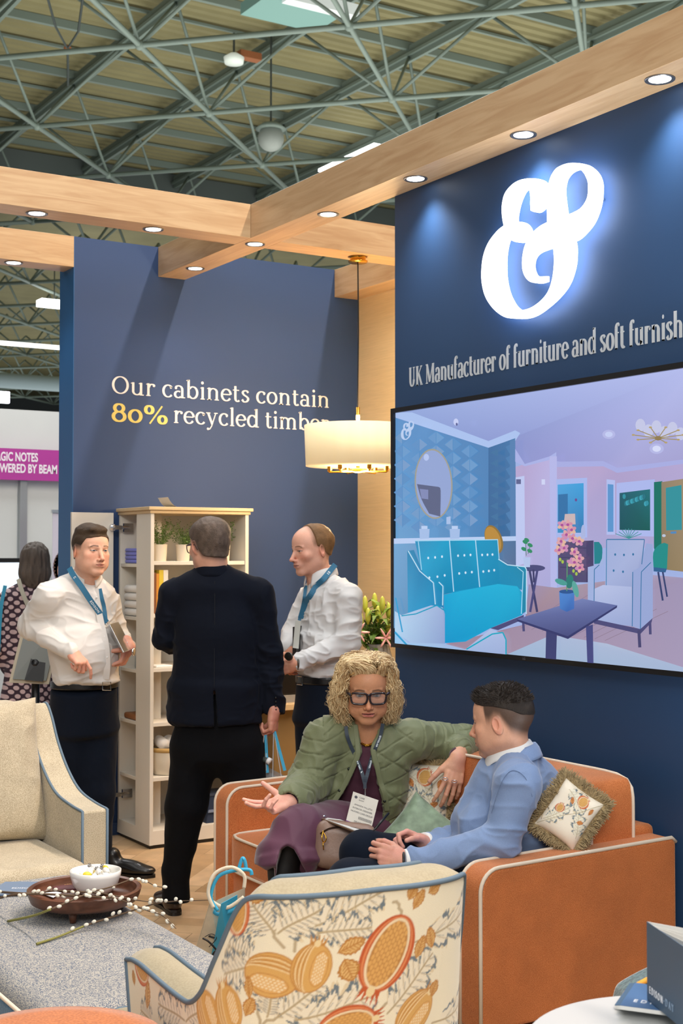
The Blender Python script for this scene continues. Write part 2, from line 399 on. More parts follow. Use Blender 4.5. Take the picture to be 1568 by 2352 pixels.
class Sdf:
    def __init__(s): s.ops = []
    def _op(s, mode, fn, lo, hi, k): s.ops.append((mode, fn, np.asarray(lo, float), np.asarray(hi, float), k)); return s
    def cone(s, a, b, ra, rb, k=0.02, mode='u'):
        a = np.asarray(a, float); b = np.asarray(b, float); u = b-a; L2 = max(1e-9, u@u); r = max(ra, rb)
        def fn(x, y, z):
            dx, dy, dz = x-a[0], y-a[1], z-a[2]; t = np.clip((dx*u[0]+dy*u[1]+dz*u[2])/L2, 0, 1)
            return np.sqrt((dx-t*u[0])**2+(dy-t*u[1])**2+(dz-t*u[2])**2)-(ra+(rb-ra)*t)
        return s._op(mode, fn, np.minimum(a, b)-r, np.maximum(a, b)+r, k)
    def chain(s, pts, rs, k=0.02):
        for i in range(len(pts)-1): s.cone(pts[i], pts[i+1], rs[i], rs[i+1], k)
        return s
    def ell(s, c, r, R=None, k=0.02, mode='u'):
        c = np.asarray(c, float); r = np.asarray(r, float); R = np.eye(3) if R is None else R; m = r.max()
        def fn(x, y, z):
            dx, dy, dz = x-c[0], y-c[1], z-c[2]
            q = [dx*R[0, i]+dy*R[1, i]+dz*R[2, i] for i in range(3)]
            k0 = np.sqrt(sum((q[i]/r[i])**2 for i in range(3))); k1 = np.sqrt(sum((q[i]/r[i]**2)**2 for i in range(3)))+1e-9
            return k0*(k0-1)/k1
        return s._op(mode, fn, c-m, c+m, k)
    def ecap(s, a, b, side, wa, wb, k=0.03, mode='u', cap=1.0):
        """elliptical limb from a to b; wa/wb=(half width along side, half depth); cap<1 flattens the ends"""
        a = np.asarray(a, float); b = np.asarray(b, float); u = b-a; L = np.linalg.norm(u); u = u/L
        sd = np.asarray(side, float); sd = nrm(sd-(sd@u)*u); n = np.cross(u, sd); m = max(*wa, *wb)
        def fn(x, y, z):
            dx, dy, dz = x-a[0], y-a[1], z-a[2]; h = dx*u[0]+dy*u[1]+dz*u[2]; t = np.clip(h/L, 0, 1)
            p = dx*sd[0]+dy*sd[1]+dz*sd[2]; q = dx*n[0]+dy*n[1]+dz*n[2]; e = (h-t*L)/cap
            ra = wa[0]+(wb[0]-wa[0])*t; rb = wa[1]+(wb[1]-wa[1])*t; rm = np.minimum(ra, rb)
            k0 = np.sqrt((p/ra)**2+(q/rb)**2+(e/rm)**2); k1 = np.sqrt((p/ra**2)**2+(q/rb**2)**2+(e/rm**2)**2)+1e-9
            return k0*(k0-1)/k1
        return s._op(mode, fn, np.minimum(a, b)-m, np.maximum(a, b)+m, k)
    def box(s, c, hs, R=None, r=0.01, k=0.01, mode='u'):
        c = np.asarray(c, float); hs = np.asarray(hs, float); R = np.eye(3) if R is None else R; m = np.linalg.norm(hs)
        def fn(x, y, z):
            dx, dy, dz = x-c[0], y-c[1], z-c[2]
            q = [np.abs(dx*R[0, i]+dy*R[1, i]+dz*R[2, i])-(hs[i]-r) for i in range(3)]
            return np.sqrt(sum(np.maximum(v, 0)**2 for v in q))+np.minimum(np.maximum(np.maximum(q[0], q[1]), q[2]), 0)-r
        return s._op(mode, fn, c-m, c+m, k)
    def plane(s, p, n, k=0.01, lo=None, hi=None):
        """remove everything on the +n side of p"""
        p = np.asarray(p, float); n = nrm(n)
        def fn(x, y, z): return -((x-p[0])*n[0]+(y-p[1])*n[1]+(z-p[2])*n[2])
        return s._op('s', fn, (-99, -99, -99) if lo is None else lo, (99, 99, 99) if hi is None else hi, k)
    def cutpoly(s, poly, d0, d1, k=0.008):
        """cut away a wedge whose outline is given by points on the body's near side"""
        pts = np.array(poly, float); C8 = np.array([P(px, py, d) for px, py in poly for d in (d0, d1)])
        def fn(x, y, z):
            shp = np.broadcast_shapes(x.shape, y.shape, z.shape); vx, vy, vz = x-CP[0], y-CP[1], z-CP[2]
            d = vx*CF[0]+vy*CF[1]+vz*CF[2]; u = 784+FPX*(vx*CR[0]+vy*CR[1]+vz*CR[2])/d; v = 1176-FPX*(vx*CU[0]+vy*CU[1]+vz*CU[2])/d
            ins = np.zeros(shp, bool); dist = np.full(shp, 1e9)
            for i in range(len(pts)):
                (ax, ay), (bx, by) = pts[i-1], pts[i]
                ins ^= ((ay > v) != (by > v)) & (u < (bx-ax)*(v-ay)/((by-ay) if by != ay else 1e-9)+ax)
                ex, ey = bx-ax, by-ay; t = np.clip(((u-ax)*ex+(v-ay)*ey)/max(1e-9, ex*ex+ey*ey), 0, 1)
                dist = np.minimum(dist, np.hypot(u-ax-t*ex, v-ay-t*ey))
            return np.maximum(np.maximum(np.where(ins, -dist, dist)*d/FPX, d0-d), d-d1)
        return s._op('s', fn, C8.min(0), C8.max(0), k)
    def custom(s, fn, lo, hi, k=0.01, mode='u'): return s._op(mode, fn, lo, hi, k)
    def field(s, h, pad=0.02):
        us = [o for o in s.ops if o[0] == 'u']
        lo = np.min([o[2] for o in us], 0)-pad; hi = np.max([o[3] for o in us], 0)+pad
        n = np.ceil((hi-lo)/h).astype(int)+1; ax = [(lo[i]+h*np.arange(n[i])).astype(np.float32) for i in range(3)]
        D = np.full(n, 1.0, np.float32)
        for mode, fn, l, g, k in s.ops:
            m = k+3*h; sl = []
            for i in range(3):
                a = int(max(0, np.floor((l[i]-m-lo[i])/h))); b = int(min(n[i], np.ceil((g[i]+m-lo[i])/h)+1)); sl.append(slice(a, b))
            if any(q.stop <= q.start for q in sl): continue
            d = fn(ax[0][sl[0]][:, None, None], ax[1][sl[1]][None, :, None], ax[2][sl[2]][None, None, :]).astype(np.float32)
            E0 = D[tuple(sl)]
            if mode == 'u':
                hh = np.maximum(k-np.abs(E0-d), 0)/max(k, 1e-6); D[tuple(sl)] = np.minimum(E0, d)-hh*hh*k*.25
            else:
                d = -d; hh = np.maximum(k-np.abs(E0-d), 0)/max(k, 1e-6); D[tuple(sl)] = np.maximum(E0, d)+hh*hh*k*.25
        return D, lo, h
    def mesh(s, h, relax=1): return surface_net(*s.field(h), relax)

def surface_net(D, lo, h, relax=1):
    ins = D < 0; nx, ny, nz = D.shape
    c = np.zeros((nx-1, ny-1, nz-1), np.int8)
    for a in (0, 1):
        for b in (0, 1):
            for e in (0, 1): c += ins[a:nx-1+a, b:ny-1+b, e:nz-1+e]
    act = (c > 0) & (c < 8); idx = np.full(c.shape, -1, np.int64); ii = np.argwhere(act); idx[act] = np.arange(len(ii))
    acc = np.zeros((len(ii), 3)); cnt = np.zeros(len(ii)); i, j, k = ii.T
    corners = [(a, b, e) for a in (0, 1) for b in (0, 1) for e in (0, 1)]
    for p in corners:
        for ax in range(3):
            if p[ax]: continue
            q = list(p); q[ax] = 1
            d0 = D[i+p[0], j+p[1], k+p[2]]; d1 = D[i+q[0], j+q[1], k+q[2]]; m = (d0 < 0) != (d1 < 0)
            t = np.where(m, d0/np.where(m, d0-d1, 1), 0); pos = np.tile(np.array(p, float), (len(ii), 1)); pos[:, ax] += t
            acc[m] += pos[m]; cnt[m] += 1
    v = lo+h*(ii+acc/np.maximum(cnt, 1)[:, None]); quads = []
    for ax in range(3):
        o1, o2 = [x for x in range(3) if x != ax]
        sl0 = [slice(None)]*3; sl1 = [slice(None)]*3; sl0[ax] = slice(0, -1); sl1[ax] = slice(1, None)
        a = ins[tuple(sl0)]; b = ins[tuple(sl1)]; e = np.argwhere(a != b)
        e = e[(e[:, o1] > 0) & (e[:, o2] > 0) & (e[:, o1] < D.shape[o1]-1) & (e[:, o2] < D.shape[o2]-1)]
        def cell(d1, d2):
            q = e.copy(); q[:, o1] -= d1; q[:, o2] -= d2; return idx[q[:, 0], q[:, 1], q[:, 2]]
        q = np.stack([cell(1, 1), cell(0, 1), cell(0, 0), cell(1, 0)], 1)
        flip = ins[tuple(sl0)][e[:, 0], e[:, 1], e[:, 2]]
        if ax == 1: flip = ~flip
        q[~flip] = q[~flip][:, ::-1]; quads.append(q)
    q = np.concatenate(quads); q = q[(q >= 0).all(1)]
    for _ in range(relax): v = laplace(v, q, .5)
    return v, q
def laplace(v, q, lam):
    s = np.zeros_like(v); n = np.zeros(len(v))
    for a in range(4):
        for b in (1, 3):
            np.add.at(s, q[:, a], v[q[:, (a+b) % 4]]); np.add.at(n, q[:, a], 1)
    return v+lam*(s/np.maximum(n, 1)[:, None]-v)
def vnormals(v, q):
    n = np.cross(v[q[:, 2]]-v[q[:, 0]], v[q[:, 3]]-v[q[:, 1]]); o = np.zeros_like(v)
    for a in range(4): np.add.at(o, q[:, a], n)
    return o/np.maximum(1e-12, np.linalg.norm(o, axis=1))[:, None]
def folds(v, q, amp=.004, freq=(9, 9, 16), seed=1, warp=.06, mask=None, sharp=1.6, R=None):
    n = vnormals(v, q); p = v if R is None else v@R
    wv = np.stack([vnoise(p*5+11*i, seed+i) for i in range(3)], 1)*warp
    f = (p+wv)*np.array(freq, float)
    r = (1-np.abs(vnoise(f, seed+5)))**sharp+.45*(1-np.abs(vnoise(f*2.1+3.3, seed+6)))**sharp-.8
    g = vnoise(p*7+5, seed+9)*.5+.6
    if mask is not None: g = g*mask
    return v+n*(amp*r*g)[:, None]
def np_mesh(name, v, q, mats, parent=None, cols=None, smooth=True, mi=None):
    me = bpy.data.meshes.new(name); me.vertices.add(len(v)); me.vertices.foreach_set('co', np.asarray(v, np.float32).ravel())
    nf, k = q.shape; me.loops.add(nf*k); me.loops.foreach_set('vertex_index', q.astype(np.int32).ravel())
    me.polygons.add(nf); me.polygons.foreach_set('loop_start', np.arange(0, nf*k, k, dtype=np.int32))
    me.polygons.foreach_set('loop_total', np.full(nf, k, np.int32))
    me.update(calc_edges=True)
    if smooth: me.polygons.foreach_set('use_smooth', [True]*nf)
    for m in (mats if isinstance(mats, (list, tuple)) else [mats]): me.materials.append(m)
    if mi is not None: me.polygons.foreach_set('material_index', mi.astype(np.int32))
    if cols is not None:
        ca = me.color_attributes.new('Col', 'FLOAT_COLOR', 'POINT')
        ca.data.foreach_set('color', np.concatenate([cols, np.ones((len(cols), 1))], 1).astype(np.float32).ravel())
    me.update()
    return link(name, me, parent)
def joined(parts):
    V_, Q_, C_ = [], [], []; n = 0
    for v, q, c in parts: V_.append(v); Q_.append(q+n); C_.append(c); n += len(v)
    return np.concatenate(V_), np.concatenate(Q_), np.concatenate(C_)
def proj(v):
    w_ = np.asarray(v)-CP; d = w_@CF
    return 784+FPX*(w_@CR)/d, 1176-FPX*(w_@CU)/d, d
def front(v, px, py, rad=5, pull=.004):
    """point of a surface's near side"""
    u, w_, d = proj(v); m = (np.hypot(u-px, w_-py) < rad)
    while not m.any(): rad *= 1.6; m = (np.hypot(u-px, w_-py) < rad)
    dd = np.sort(d[m])[:max(1, m.sum()//6)].mean() if m.sum() > 12 else d[m].min()
    return P(px, py, dd-pull)
def ribbon(mb, pts, w_, side=None, th=.0012):
    """flat strap of half width w_ along pts; side = direction across it"""
    k = len(pts); vs = []; pts = [np.asarray(p, float) for p in pts]
    for i in range(k):
        t = nrm(pts[min(i+1, k-1)]-pts[max(i-1, 0)])
        if side is None: c = nrm(np.cross(t, CF)); nn = nrm(np.cross(c, t))
        else:
            sd = side[i] if isinstance(side, list) else side; c = nrm(np.asarray(sd)-(np.asarray(sd)@t)*t); nn = np.cross(c, t)
        for a, b in ((-1, -1), (1, -1), (1, 1), (-1, 1)): vs.append(pts[i]+a*w_*c+b*th*nn)
    fs = [(i*4+j, i*4+(j+1) % 4, i*4+4+(j+1) % 4, i*4+4+j) for i in range(k-1) for j in range(4)]+[(3, 2, 1, 0), tuple(4*(k-1)+j for j in range(4))]
    mb.add(vs, fs)

# ================================================================ heads and hands
def frame3(fwd, up=(0, 0, 1)):
    """columns: right, forward, up"""
    f = nrm(fwd); r = nrm(np.cross(f, up)); u = np.cross(r, f); return np.stack([r, f, u], 1)
SKIN = dict(light='e2b49b', pink='e6b3a0', tan='d39c78')
def head_sdf(c, R, s=1.0, jaw=1.0, neck=None, nr=.056, nose=1.0, mouth=0.0, chub=0.0):
    S = Sdf(); W = lambda x, y, z: c+R@(V(x, y, z)*s)
    S.ell(W(0, -.012, .030), V(.0745, .097, .087)*s, R, .02)
    S.ell(W(0, .018, -.025), V(.0655*jaw, .074, .082)*s, R, .03)
    S.ell(W(0, .040, .040), V(.060, .050, .050)*s, R, .03)
    for m in (-1, 1):
        S.cone(W(m*.052*jaw, .002, -.062), W(m*.017, .068, -.100), .017*s, .015*s, .03)
        S.ell(W(m*.044, .058, -.022), V(.022+chub*.3, .022, .020)*s, R, .018)
        if chub: S.ell(W(m*.044, .040, -.062), V(.026, .034, .030)*s, R, .03)
    S.ell(W(0, .074, -.099), V(.020, .016, .015)*s, R, .016)
    for m in (-1, 1):
        S.ell(W(m*.032, .098, .001), V(.019, .016, .011)*s, R, .012, 's')
        S.cone(W(m*.012, .0905, .0155), W(m*.046, .076, .018), .0065*s, .0055*s, .010)
        S.ell(W(m*.0315, .0755, -.001), V(.0135, .0125, .0125)*s, R, .003)
        S.cone(W(m*.020, .0885, .0065), W(m*.043, .0805, .0045), .0026*s, .0026*s, .004)
    n_ = nose
    S.cone(W(0, .090, .004), W(0, .090+.020*n_, -.034), .0072*s, .0092*s, .012)
    S.ell(W(0, .092+.022*n_, -.039), V(.0098, .0095, .0085)*s, R, .006)
    for m in (-1, 1): S.ell(W(m*.0115, .100, -.043), V(.0075, .0095, .0068)*s, R, .005)
    S.ell(W(0, .082, -.064), V(.028, .016, .020)*s, R, .015)
    S.cone(W(-.017, .0935, -.0625), W(0, .099, -.0605), .0042*s, .005*s, .004); S.cone(W(.017, .0935, -.0625), W(0, .099, -.0605), .0042*s, .005*s, .004)
    S.cone(W(-.015, .0925, -.072-mouth), W(.015, .0925, -.072-mouth), .0058*s, .0058*s, .004)
    S.cone(W(-.021, .0945, -.0672-mouth*.5), W(.021, .0945, -.0672-mouth*.5), (.0012+mouth*.45)*s, (.0012+mouth*.45)*s, .0025, 's')
    for m in (-1, 1):
        E = R@np.array(Matrix.Rotation(m*math.radians(-22), 3, 'Z')@Matrix.Rotation(math.radians(-10), 3, 'X'))
        S.ell(W(m*.0775, -.010, -.006), V(.0065, .0175, .031)*s, E, .004)
        S.ell(W(m*.0835, -.006, -.002), V(.0055, .0095, .018)*s, E, .003, 's')
    if neck is not None: S.ecap(W(0, -.012, -.055), neck, R[:, 0], (nr*.95*s, nr*1.02*s), (nr*1.12*s, nr*1.12*s), .03)
    return S
def mix(a, b, t): return a+(np.asarray(b)-a)*np.asarray(t)[:, None]
def paint_head(v, c, R, s=1.0, skin='e2b49b', lip='b5685c', brow='5a4030', iris='4a5a66', hair=None, fade=None, stubble=0.0, down=0.0, mouth=0.0, teeth=False, lids=1.0, blush=.35):
    L = ((v-c)@R)/s; x, y, z = L.T; ax = np.abs(x); base = np.array(hexc(skin)); cc = np.tile(base, (len(v), 1))
    cc *= (1+.05*vnoise(L*60, 3)+.03*vnoise(L*170, 4))[:, None]
    fr = y > .05
    red = base*np.array([1.02, .72, .70])
    cc = mix(cc, red, blush*np.exp(-((ax-.045)**2+(z+.030)**2)/.0007)*fr)
    cc = mix(cc, red, .5*np.exp(-((ax)**2+(z+.040)**2)/.00022)*(y > .09))
    cc = mix(cc, red, .55*(ax > .0765)*(z > -.05)*(np.abs(y+.01) < .03))
    if stubble:
        st = sstep(-z, .028, .052)*sstep(y, -.025, .0)*(z > -.13); cc = mix(cc, base*np.array([.55, .50, .50]), stubble*st)
    if hair is not None and fade is not None: cc = mix(cc, np.array(hexc(hair))*1.1, fade(x, y, z))
    bz = .0205-.0040*sstep(ax, .034, .052)+.002*np.sin(np.clip((ax-.012)/.04, 0, 1)*PI)
    cc = mix(cc, hexc(brow), .85*(1-sstep(np.abs(z-bz), .0022, .0048))*sstep(ax, .010, .016)*(1-sstep(ax, .046, .054))*fr)
    ez = .0005; ew = .0148; eh = .0058*lids
    al = ((ax-.0315)/ew)**2+((z-ez)/eh)**2
    eye = (1-sstep(al, .75, 1.1))*fr
    white = np.array([.42, .38, .36]); cc = mix(cc, white, eye)
    ir = (ax-.0315)**2+(z-ez+.0015*down)**2; cc = mix(cc, hexc(iris), eye*(1-sstep(ir, .0052**2, .0066**2)))
    cc = mix(cc, (.01, .01, .01), eye*(1-sstep(ir, .0022**2, .0032**2)))
    lash = (1-sstep(np.abs(al-1.05), .12, .40))*(z > ez-.0008)*fr; cc = mix(cc, (.035, .022, .018), .85*lash)
    low = (1-sstep(np.abs(al-1.1), .12, .35))*(z < ez)*fr; cc = mix(cc, base*.55, .45*low)
    lx = 1-(x/.0245)**2; up = .0062*np.clip(lx, 0, 1)**.7; lo = (.0098)*np.clip(lx, 0, 1)**.8
    zm = z+.0668+mouth*.5
    inl = (lx > 0)*(zm < up+mouth*.5)*(zm > -lo-mouth*.6)*(y > .07)
    cc = mix(cc, hexc(lip), .8*inl)
    gap = (lx > .12)*(np.abs(zm) < .0013+mouth*.42)*(y > .06); cc = mix(cc, (.045, .015, .013), .85*gap)
    if teeth: cc = mix(cc, (.62, .56, .50), .9*(lx > .35)*(np.abs(zm-.0016) < .0022)*(y > .06))
    cc = mix(cc, (.05, .02, .015), .8*(((ax-.0075)/.0036)**2+((z+.0475)/.0022)**2 < 1)*(y > .09))
    return np.clip(cc, 0, 1)
def hair_shell(c, R, s, tfn, color, h=.003, noisef=(60, 60, 30), amp=.003, seed=3, streak=.35, headkw={}):
    """hair grown off the skull: tfn(x,y,z) gives its thickness, negative where the scalp is bare"""
    S = Sdf(); W = lambda x, y, z: c+R@(V(x, y, z)*s)
    def fn(X_, Y_, Z_):
        dx, dy, dz = X_-c[0], Y_-c[1], Z_-c[2]; q = [(dx*R[0, i]+dy*R[1, i]+dz*R[2, i])/s for i in range(3)]
        def el(cx, cy, cz, a, b, e):
            k0 = np.sqrt(((q[0]-cx)/a)**2+((q[1]-cy)/b)**2+((q[2]-cz)/e)**2); k1 = np.sqrt(((q[0]-cx)/a**2)**2+((q[1]-cy)/b**2)**2+((q[2]-cz)/e**2)**2)+1e-9
            return k0*(k0-1)/k1
        a = el(0, -.012, .030, .0745, .097, .087); b = el(0, .018, -.025, .0655, .074, .082); e = el(0, .040, .040, .060, .050, .050); g = el(0, -.03, -.06, .058, .055, .08)
        def sm(a, b, k): hh = np.maximum(k-np.abs(a-b), 0)/k; return np.minimum(a, b)-hh*hh*k*.25
        d = sm(sm(sm(a, b, .03), e, .03), g, .03)
        return (d-tfn(*q))*s
    S.custom(fn, c-.16*s, c+.16*s); v, q = S.mesh(h, 1)
    n = vnormals(v, q); L = ((v-c)@R)/s
    f = L*np.array(noisef); r = vnoise(f+.6*np.stack([vnoise(L*20, 1), vnoise(L*20, 2), vnoise(L*20, 5)], 1), seed)
    v = v+n*(amp*r)[:, None]
    cc = np.array(hexc(color))[None]*(1+streak*r+.15*vnoise(f*2.3, seed+2))[:, None]
    return v, q, np.clip(cc, 0, 1)
def hand_sdf(S, wr, along, palm, right, s=1.0, curls=None, thumb=(.55, .75, .2, 15, 15), spread=(8, 2, -3, -9), back=None, tw=1.0):
    """along: wrist->knuckles; palm: palm normal; right: True for a right hand. curls: per finger (index..little) three joint angles"""
    a = nrm(along); n = nrm(np.asarray(palm)-(np.asarray(palm)@a)*a); sd = np.cross(n, a)*(-1 if right else 1)   # towards the thumb
    W = lambda x, y, z: wr+(a*x+sd*y+n*z)*s
    if curls is None: curls = [(20, 25, 15)]*4
    S.ecap(W(-.01, 0, 0), W(.030, .002, 0), sd, (.027*s, .019*s), (.033*s, .0165*s), .01)
    S.ecap(W(.030, .002, 0), W(.078, .0, 0), sd, (.034*s, .0165*s), (.038*s, .0125*s), .012)
    S.ell(W(.035, .020, .010), V(.026, .015, .012)*s, np.stack([a, sd, n], 1), .012)
    S.ell(W(.040, -.022, .008), V(.028, .012, .010)*s, np.stack([a, sd, n], 1), .012)
    Ls = [(.043, .026, .021), (.047, .029, .022), (.043, .027, .021), (.034, .020, .019)]
    for i in range(4):
        y0 = (.0285, .0095, -.0095, -.0275)[i]; p = W((.084, .088, .085, .077)[i], y0, 0); r0 = (.0092, .0094, .0090, .0080)[i]*s
        sp = math.radians(spread[i]); d = nrm(a*math.cos(sp)+sd*math.sin(sp)); ang = 0; prev = p
        S.cone(W(.055, y0*.9, -.002), p, .0095*s, r0*1.05, .008)
        for j in range(3):
            ang += math.radians(curls[i][j]); dd = d*math.cos(ang)+n*math.sin(ang); q = prev+dd*Ls[i][j]*s
            S.cone(prev, q, r0*(1-.09*j), r0*(1-.09*(j+1)), .0025 if j else .005); prev = q
    p = W(.018, .026, .004); d0 = nrm(a*thumb[0]+sd*thumb[1]+n*thumb[2]); hinge = nrm(-sd*.6+a*.2+n*.6)
    q = p+d0*.040*s; S.cone(p, q, .0145*s, .0118*s, .012)
    d1 = nrm(d0*math.cos(math.radians(thumb[3]))+hinge*math.sin(math.radians(thumb[3]))); r = q+d1*.034*s; S.cone(q, r, .0112*s, .0102*s, .004)
    th = math.radians(thumb[3]+thumb[4]); d2 = nrm(d0*math.cos(th)+hinge*math.sin(th)); S.cone(r, r+d2*.026*s, .0100*s, .0085*s, .003)
    if back is not None: S.cone(back, W(0, 0, 0), .031*s*tw, .0255*s, .02)
def paint_skin(v, skin, seed=0, knuckle=.1):
    b = np.array(hexc(skin)); k = vnoise(v*45, seed)*.07+vnoise(v*160, seed+1)*.03
    c = b[None]*(1+k)[:, None]; c[:, 1] -= np.abs(vnoise(v*30, seed+2))*knuckle*b[1]; return np.clip(c, 0, 1)
M_skin = mat('skin', 'e0b098', .48, attr='Col', bump=(260, .12), spec=.4)
M_skin.node_tree.nodes['Principled BSDF'].inputs['Subsurface Weight'].default_value = .12
M_skin.node_tree.nodes['Principled BSDF'].inputs['Subsurface Scale'].default_value = .01
M_skin.node_tree.nodes['Principled BSDF'].inputs['Subsurface Radius'].default_value = (1, .4, .25)
M_hair = mat('hair', '3a2a20', .55, attr='Col', bump=(420, .5, (1, 1, .35)), spec=.35)
# ================================================================ the setting
M_oak = wood('oak_laminate', 'c4a57e', 'b39069', (.8, 9, 9), .32)
M_oak_y = wood('oak_laminate_long', 'c8a982', 'b7946d', (9, .8, 9), .32)
M_blue = mat('blue_wall_paint', '26406a', .62, bump=(300, .03))
M_bluer = mat('navy_wall_paint', '24446a', .55, bump=(300, .03))
M_beige = mat('beige_wallcovering', 'd9bf94', .8, noise=(6, .06, (1, 1, 30)), bump=(60, .1, (1, 1, 20)))
M_white = mat('white_paint', 'e8e8e6', .6)
M_black = mat('black_plastic', '0c0c0e', .35)
M_steel = mat('painted_steel', '78857c', .55)
M_steel_dk = mat('dark_steel', '3c4340', .6)
M_gold = mat('brass', 'd9a441', .25, 1.0)
M_chrome = mat('chrome', 'd5d5d8', .15, 1.0)

def structure(name, lo, hi, m, bevel=0):
    o = MB().box(lo, hi).build(name, m, bevel=bevel); tag(o, kind='structure'); return o
# floor: herringbone planks inside the stand, grey hall carpet outside
fl = MB(); fl.mi = 1; fl.box((-40, -12, -.03), (60, 85, -.012)); fl.mi = 0
pal = ['c6a881', 'b99a74', 'd0b18b', 'bf9f79', 'ccae88', 'b0916b', 'd6b893']
Wp, Lp = .115, .575; c45 = math.cos(PI/4)
cand = []
for k in range(-90, 110):
    for j in range(-16, 18):
        ox, oy = k*Wp+j*Lp, k*Wp-j*Lp
        for (a, b, c, d) in ((ox, oy, ox+Lp, oy+Wp), (ox+Lp, oy+Wp-Lp, ox+Lp+Wp, oy+Wp)):
            q = [(3+(x-y)*c45, 5+(x+y)*c45) for x, y in ((a, b), (c, b), (c, d), (a, d))]
            cx = sum(p[0] for p in q)/4; cy = sum(p[1] for p in q)/4
            if -1.2 < cx < 5.4 and -.5 < cy < 8.6: cand.append(q)
for q in cand:
    cx = sum(p[0] for p in q)/4; cy = sum(p[1] for p in q)/4; g = .0012
    q2 = [(p[0]+(cx-p[0])*g*6, p[1]+(cy-p[1])*g*3) for p in q]
    fl.col = hexc(random.choice(pal)); n = len(fl.v)
    fl.add([(x, y, 0.0) for x, y in q2], [(0, 1, 2, 3)])
fl.col = hexc('6d5338'); fl.box((-1.5, -.8, -.012), (5.7, 8.9, -.001))
M_fl = mat('oak_herringbone', 'c3a077', .42, attr='Col', noise=(5, .16, (1.4, 1.4, 1)), bump=(30, .03))
floor = fl.build('floor', [M_fl, mat('hall_carpet', '5c5f66', .95, noise=(20, .1))], colattr=True); tag(floor, kind='structure')

wb = structure('wall_back', (2.84, 7.53, 0), (4.95, 7.76, 3.5), M_blue)
wr = structure('wall_right', (3.55, -.9, 0), (3.80, 5.245, 3.5), M_bluer)
wf = structure('wall_far_right', (4.80, 1.0, 0), (4.95, 7.53, 3.5), M_beige)
MB().box((2.8365, 7.53, 0), (2.84, 7.76, 3.5)).build('end_light_tint', mat('end_cool_lit_blue', '1f5c90', .5), wb)  # thin skin on the wall end, cooler light painted in as bluer colour
tb = structure('baseboard_back', (2.85, 7.515, 0), (4.80, 7.532, .07), M_blue)

def beam(lo, hi, lab, ydir=False):
    o = MB().box(lo, hi).build('timber_beam', M_oak_y if ydir else M_oak, bevel=.0015); return tag(o, lab, 'beam', None)
beam((3.37, -.9, 3.32), (3.549, 7.529, 3.5), 'long light oak beam running over the screen wall to the back wall', True)
beam((-1.5, 6.34, 3.32), (3.369, 6.52, 3.5), 'light oak cross beam at left meeting the long beam, nearer of two')
beam((3.55, 6.34, 3.32), (4.619, 6.52, 3.5), 'light oak cross beam carrying the drum pendant')
beam((-1.5, 7.53, 3.32), (2.839, 7.70, 3.5), 'light oak beam ending at the left edge of the blue text wall')
beam((4.62, 1.0, 3.32), (4.799, 7.529, 3.5), 'short visible oak beam above the beige wall behind the pendant', True)

# recessed lamps
M_lamp = mat('lamp_glow', 'ffffff', .5, emit=9.0)
M_rim = mat('lamp_rim', '8a8c90', .3, .8)
def downlight(x, y, lab, power=9, spot=112, col=(.93, .96, 1.0)):
    t = thing('recessed_downlight', (x, y, 3.32), lab, 'downlight', None)
    MB().lathe((x, y, 3.32), [(.040, -.0015), (.049, -.005), (.053, -.0045), (.054, 0), (.040, 0)], 28).build('rim', M_rim, t, smooth=True)
    MB().lathe((x, y, 3.32), [(0, -.003), (.039, -.0028), (.039, 0), (0, 0)], 24).build('lens', M_lamp, t)
    l = bpy.data.lights.new('downlight_beam', 'SPOT'); l.energy = power; l.spot_size = math.radians(spot); l.spot_blend = .95; l.shadow_soft_size = .05; l.color = col
    lo = bpy.data.objects.new('downlight_beam', l); COL.objects.link(lo); lo.location = (x, y, 3.305)
places = ['at the right edge of the photo', 'above the glowing ampersand sign', 'at the corner of the screen wall', 'second from the corner of the screen wall', 'at the crossing of the oak beams', 'nearest the blue text wall']
for i, y in enumerate((3.44, 4.19, 4.94, 5.69, 6.45, 7.19)):
    downlight(3.455, y, 'round downlight in the long oak beam, '+places[i], 27 if y < 5 else 10)
for i in range(2): downlight(3.455, 2.69-.75*i, 'round downlight in the long oak beam, '+['first', 'second'][i]+' beyond the photo edge', 15)
downlight(2.85, 6.43, 'round recessed downlight in the left cross beam, closer to the crossing', 9)
downlight(2.23, 6.43, 'round recessed downlight in the left cross beam, near the photo edge', 9)
downlight(2.50, 7.60, 'round recessed downlight in the far left oak beam', 9)

# ---- roof of the hall
dk = MB(); ys = []; y = -14.0
prof = []
while y < 33:
    prof += [(y, 11.75), (y+.11, 11.75), (y+.14, 11.70), (y+.25, 11.70), (y+.28, 11.75)]; y += .28
n0 = len(prof); dk.add([(-30, a, b) for a, b in prof]+[(45, a, b) for a, b in prof], [(i, i+1, n0+i+1, n0+i) for i in range(n0-1)])
dk.box((-30, -14, 11.78), (45, 33, 11.9)); dk.box((-30, 33, 11.7), (60, 85, 11.9))
ceil = dk.build('ceiling', mat('roof_deck', '877f5a', .8, noise=(1.2, .10)), smooth=False); tag(ceil, kind='structure')
structure('wall_hall_end', (-40, 84, 0), (70, 85, 12), mat('hall_wall', '4a4e50', .9))
structure('trim_1', (-30, 32.75, 10.5), (60, 33.1, 11.69), mat('roof_band', '5b6360', .8))
truss = thing('roof_space_frame', (11.35, 23.05, 9.9), 'grey green tubular steel space frame under the hall roof', 'roof truss')
XB, YB, ST = 8.85, 20.55, 2.5
def rod(name, a, b, r, m=M_steel, n=6): return MB().tube([a, b], r, n).build(name, m, truss, smooth=True)
lo_n = {}
for i in range(-6, 10):
    for j in range(-6, 22):
        if (i+j) % 2 == 0: lo_n[i, j] = V(XB+ST*i, YB+ST*j, 10.0)
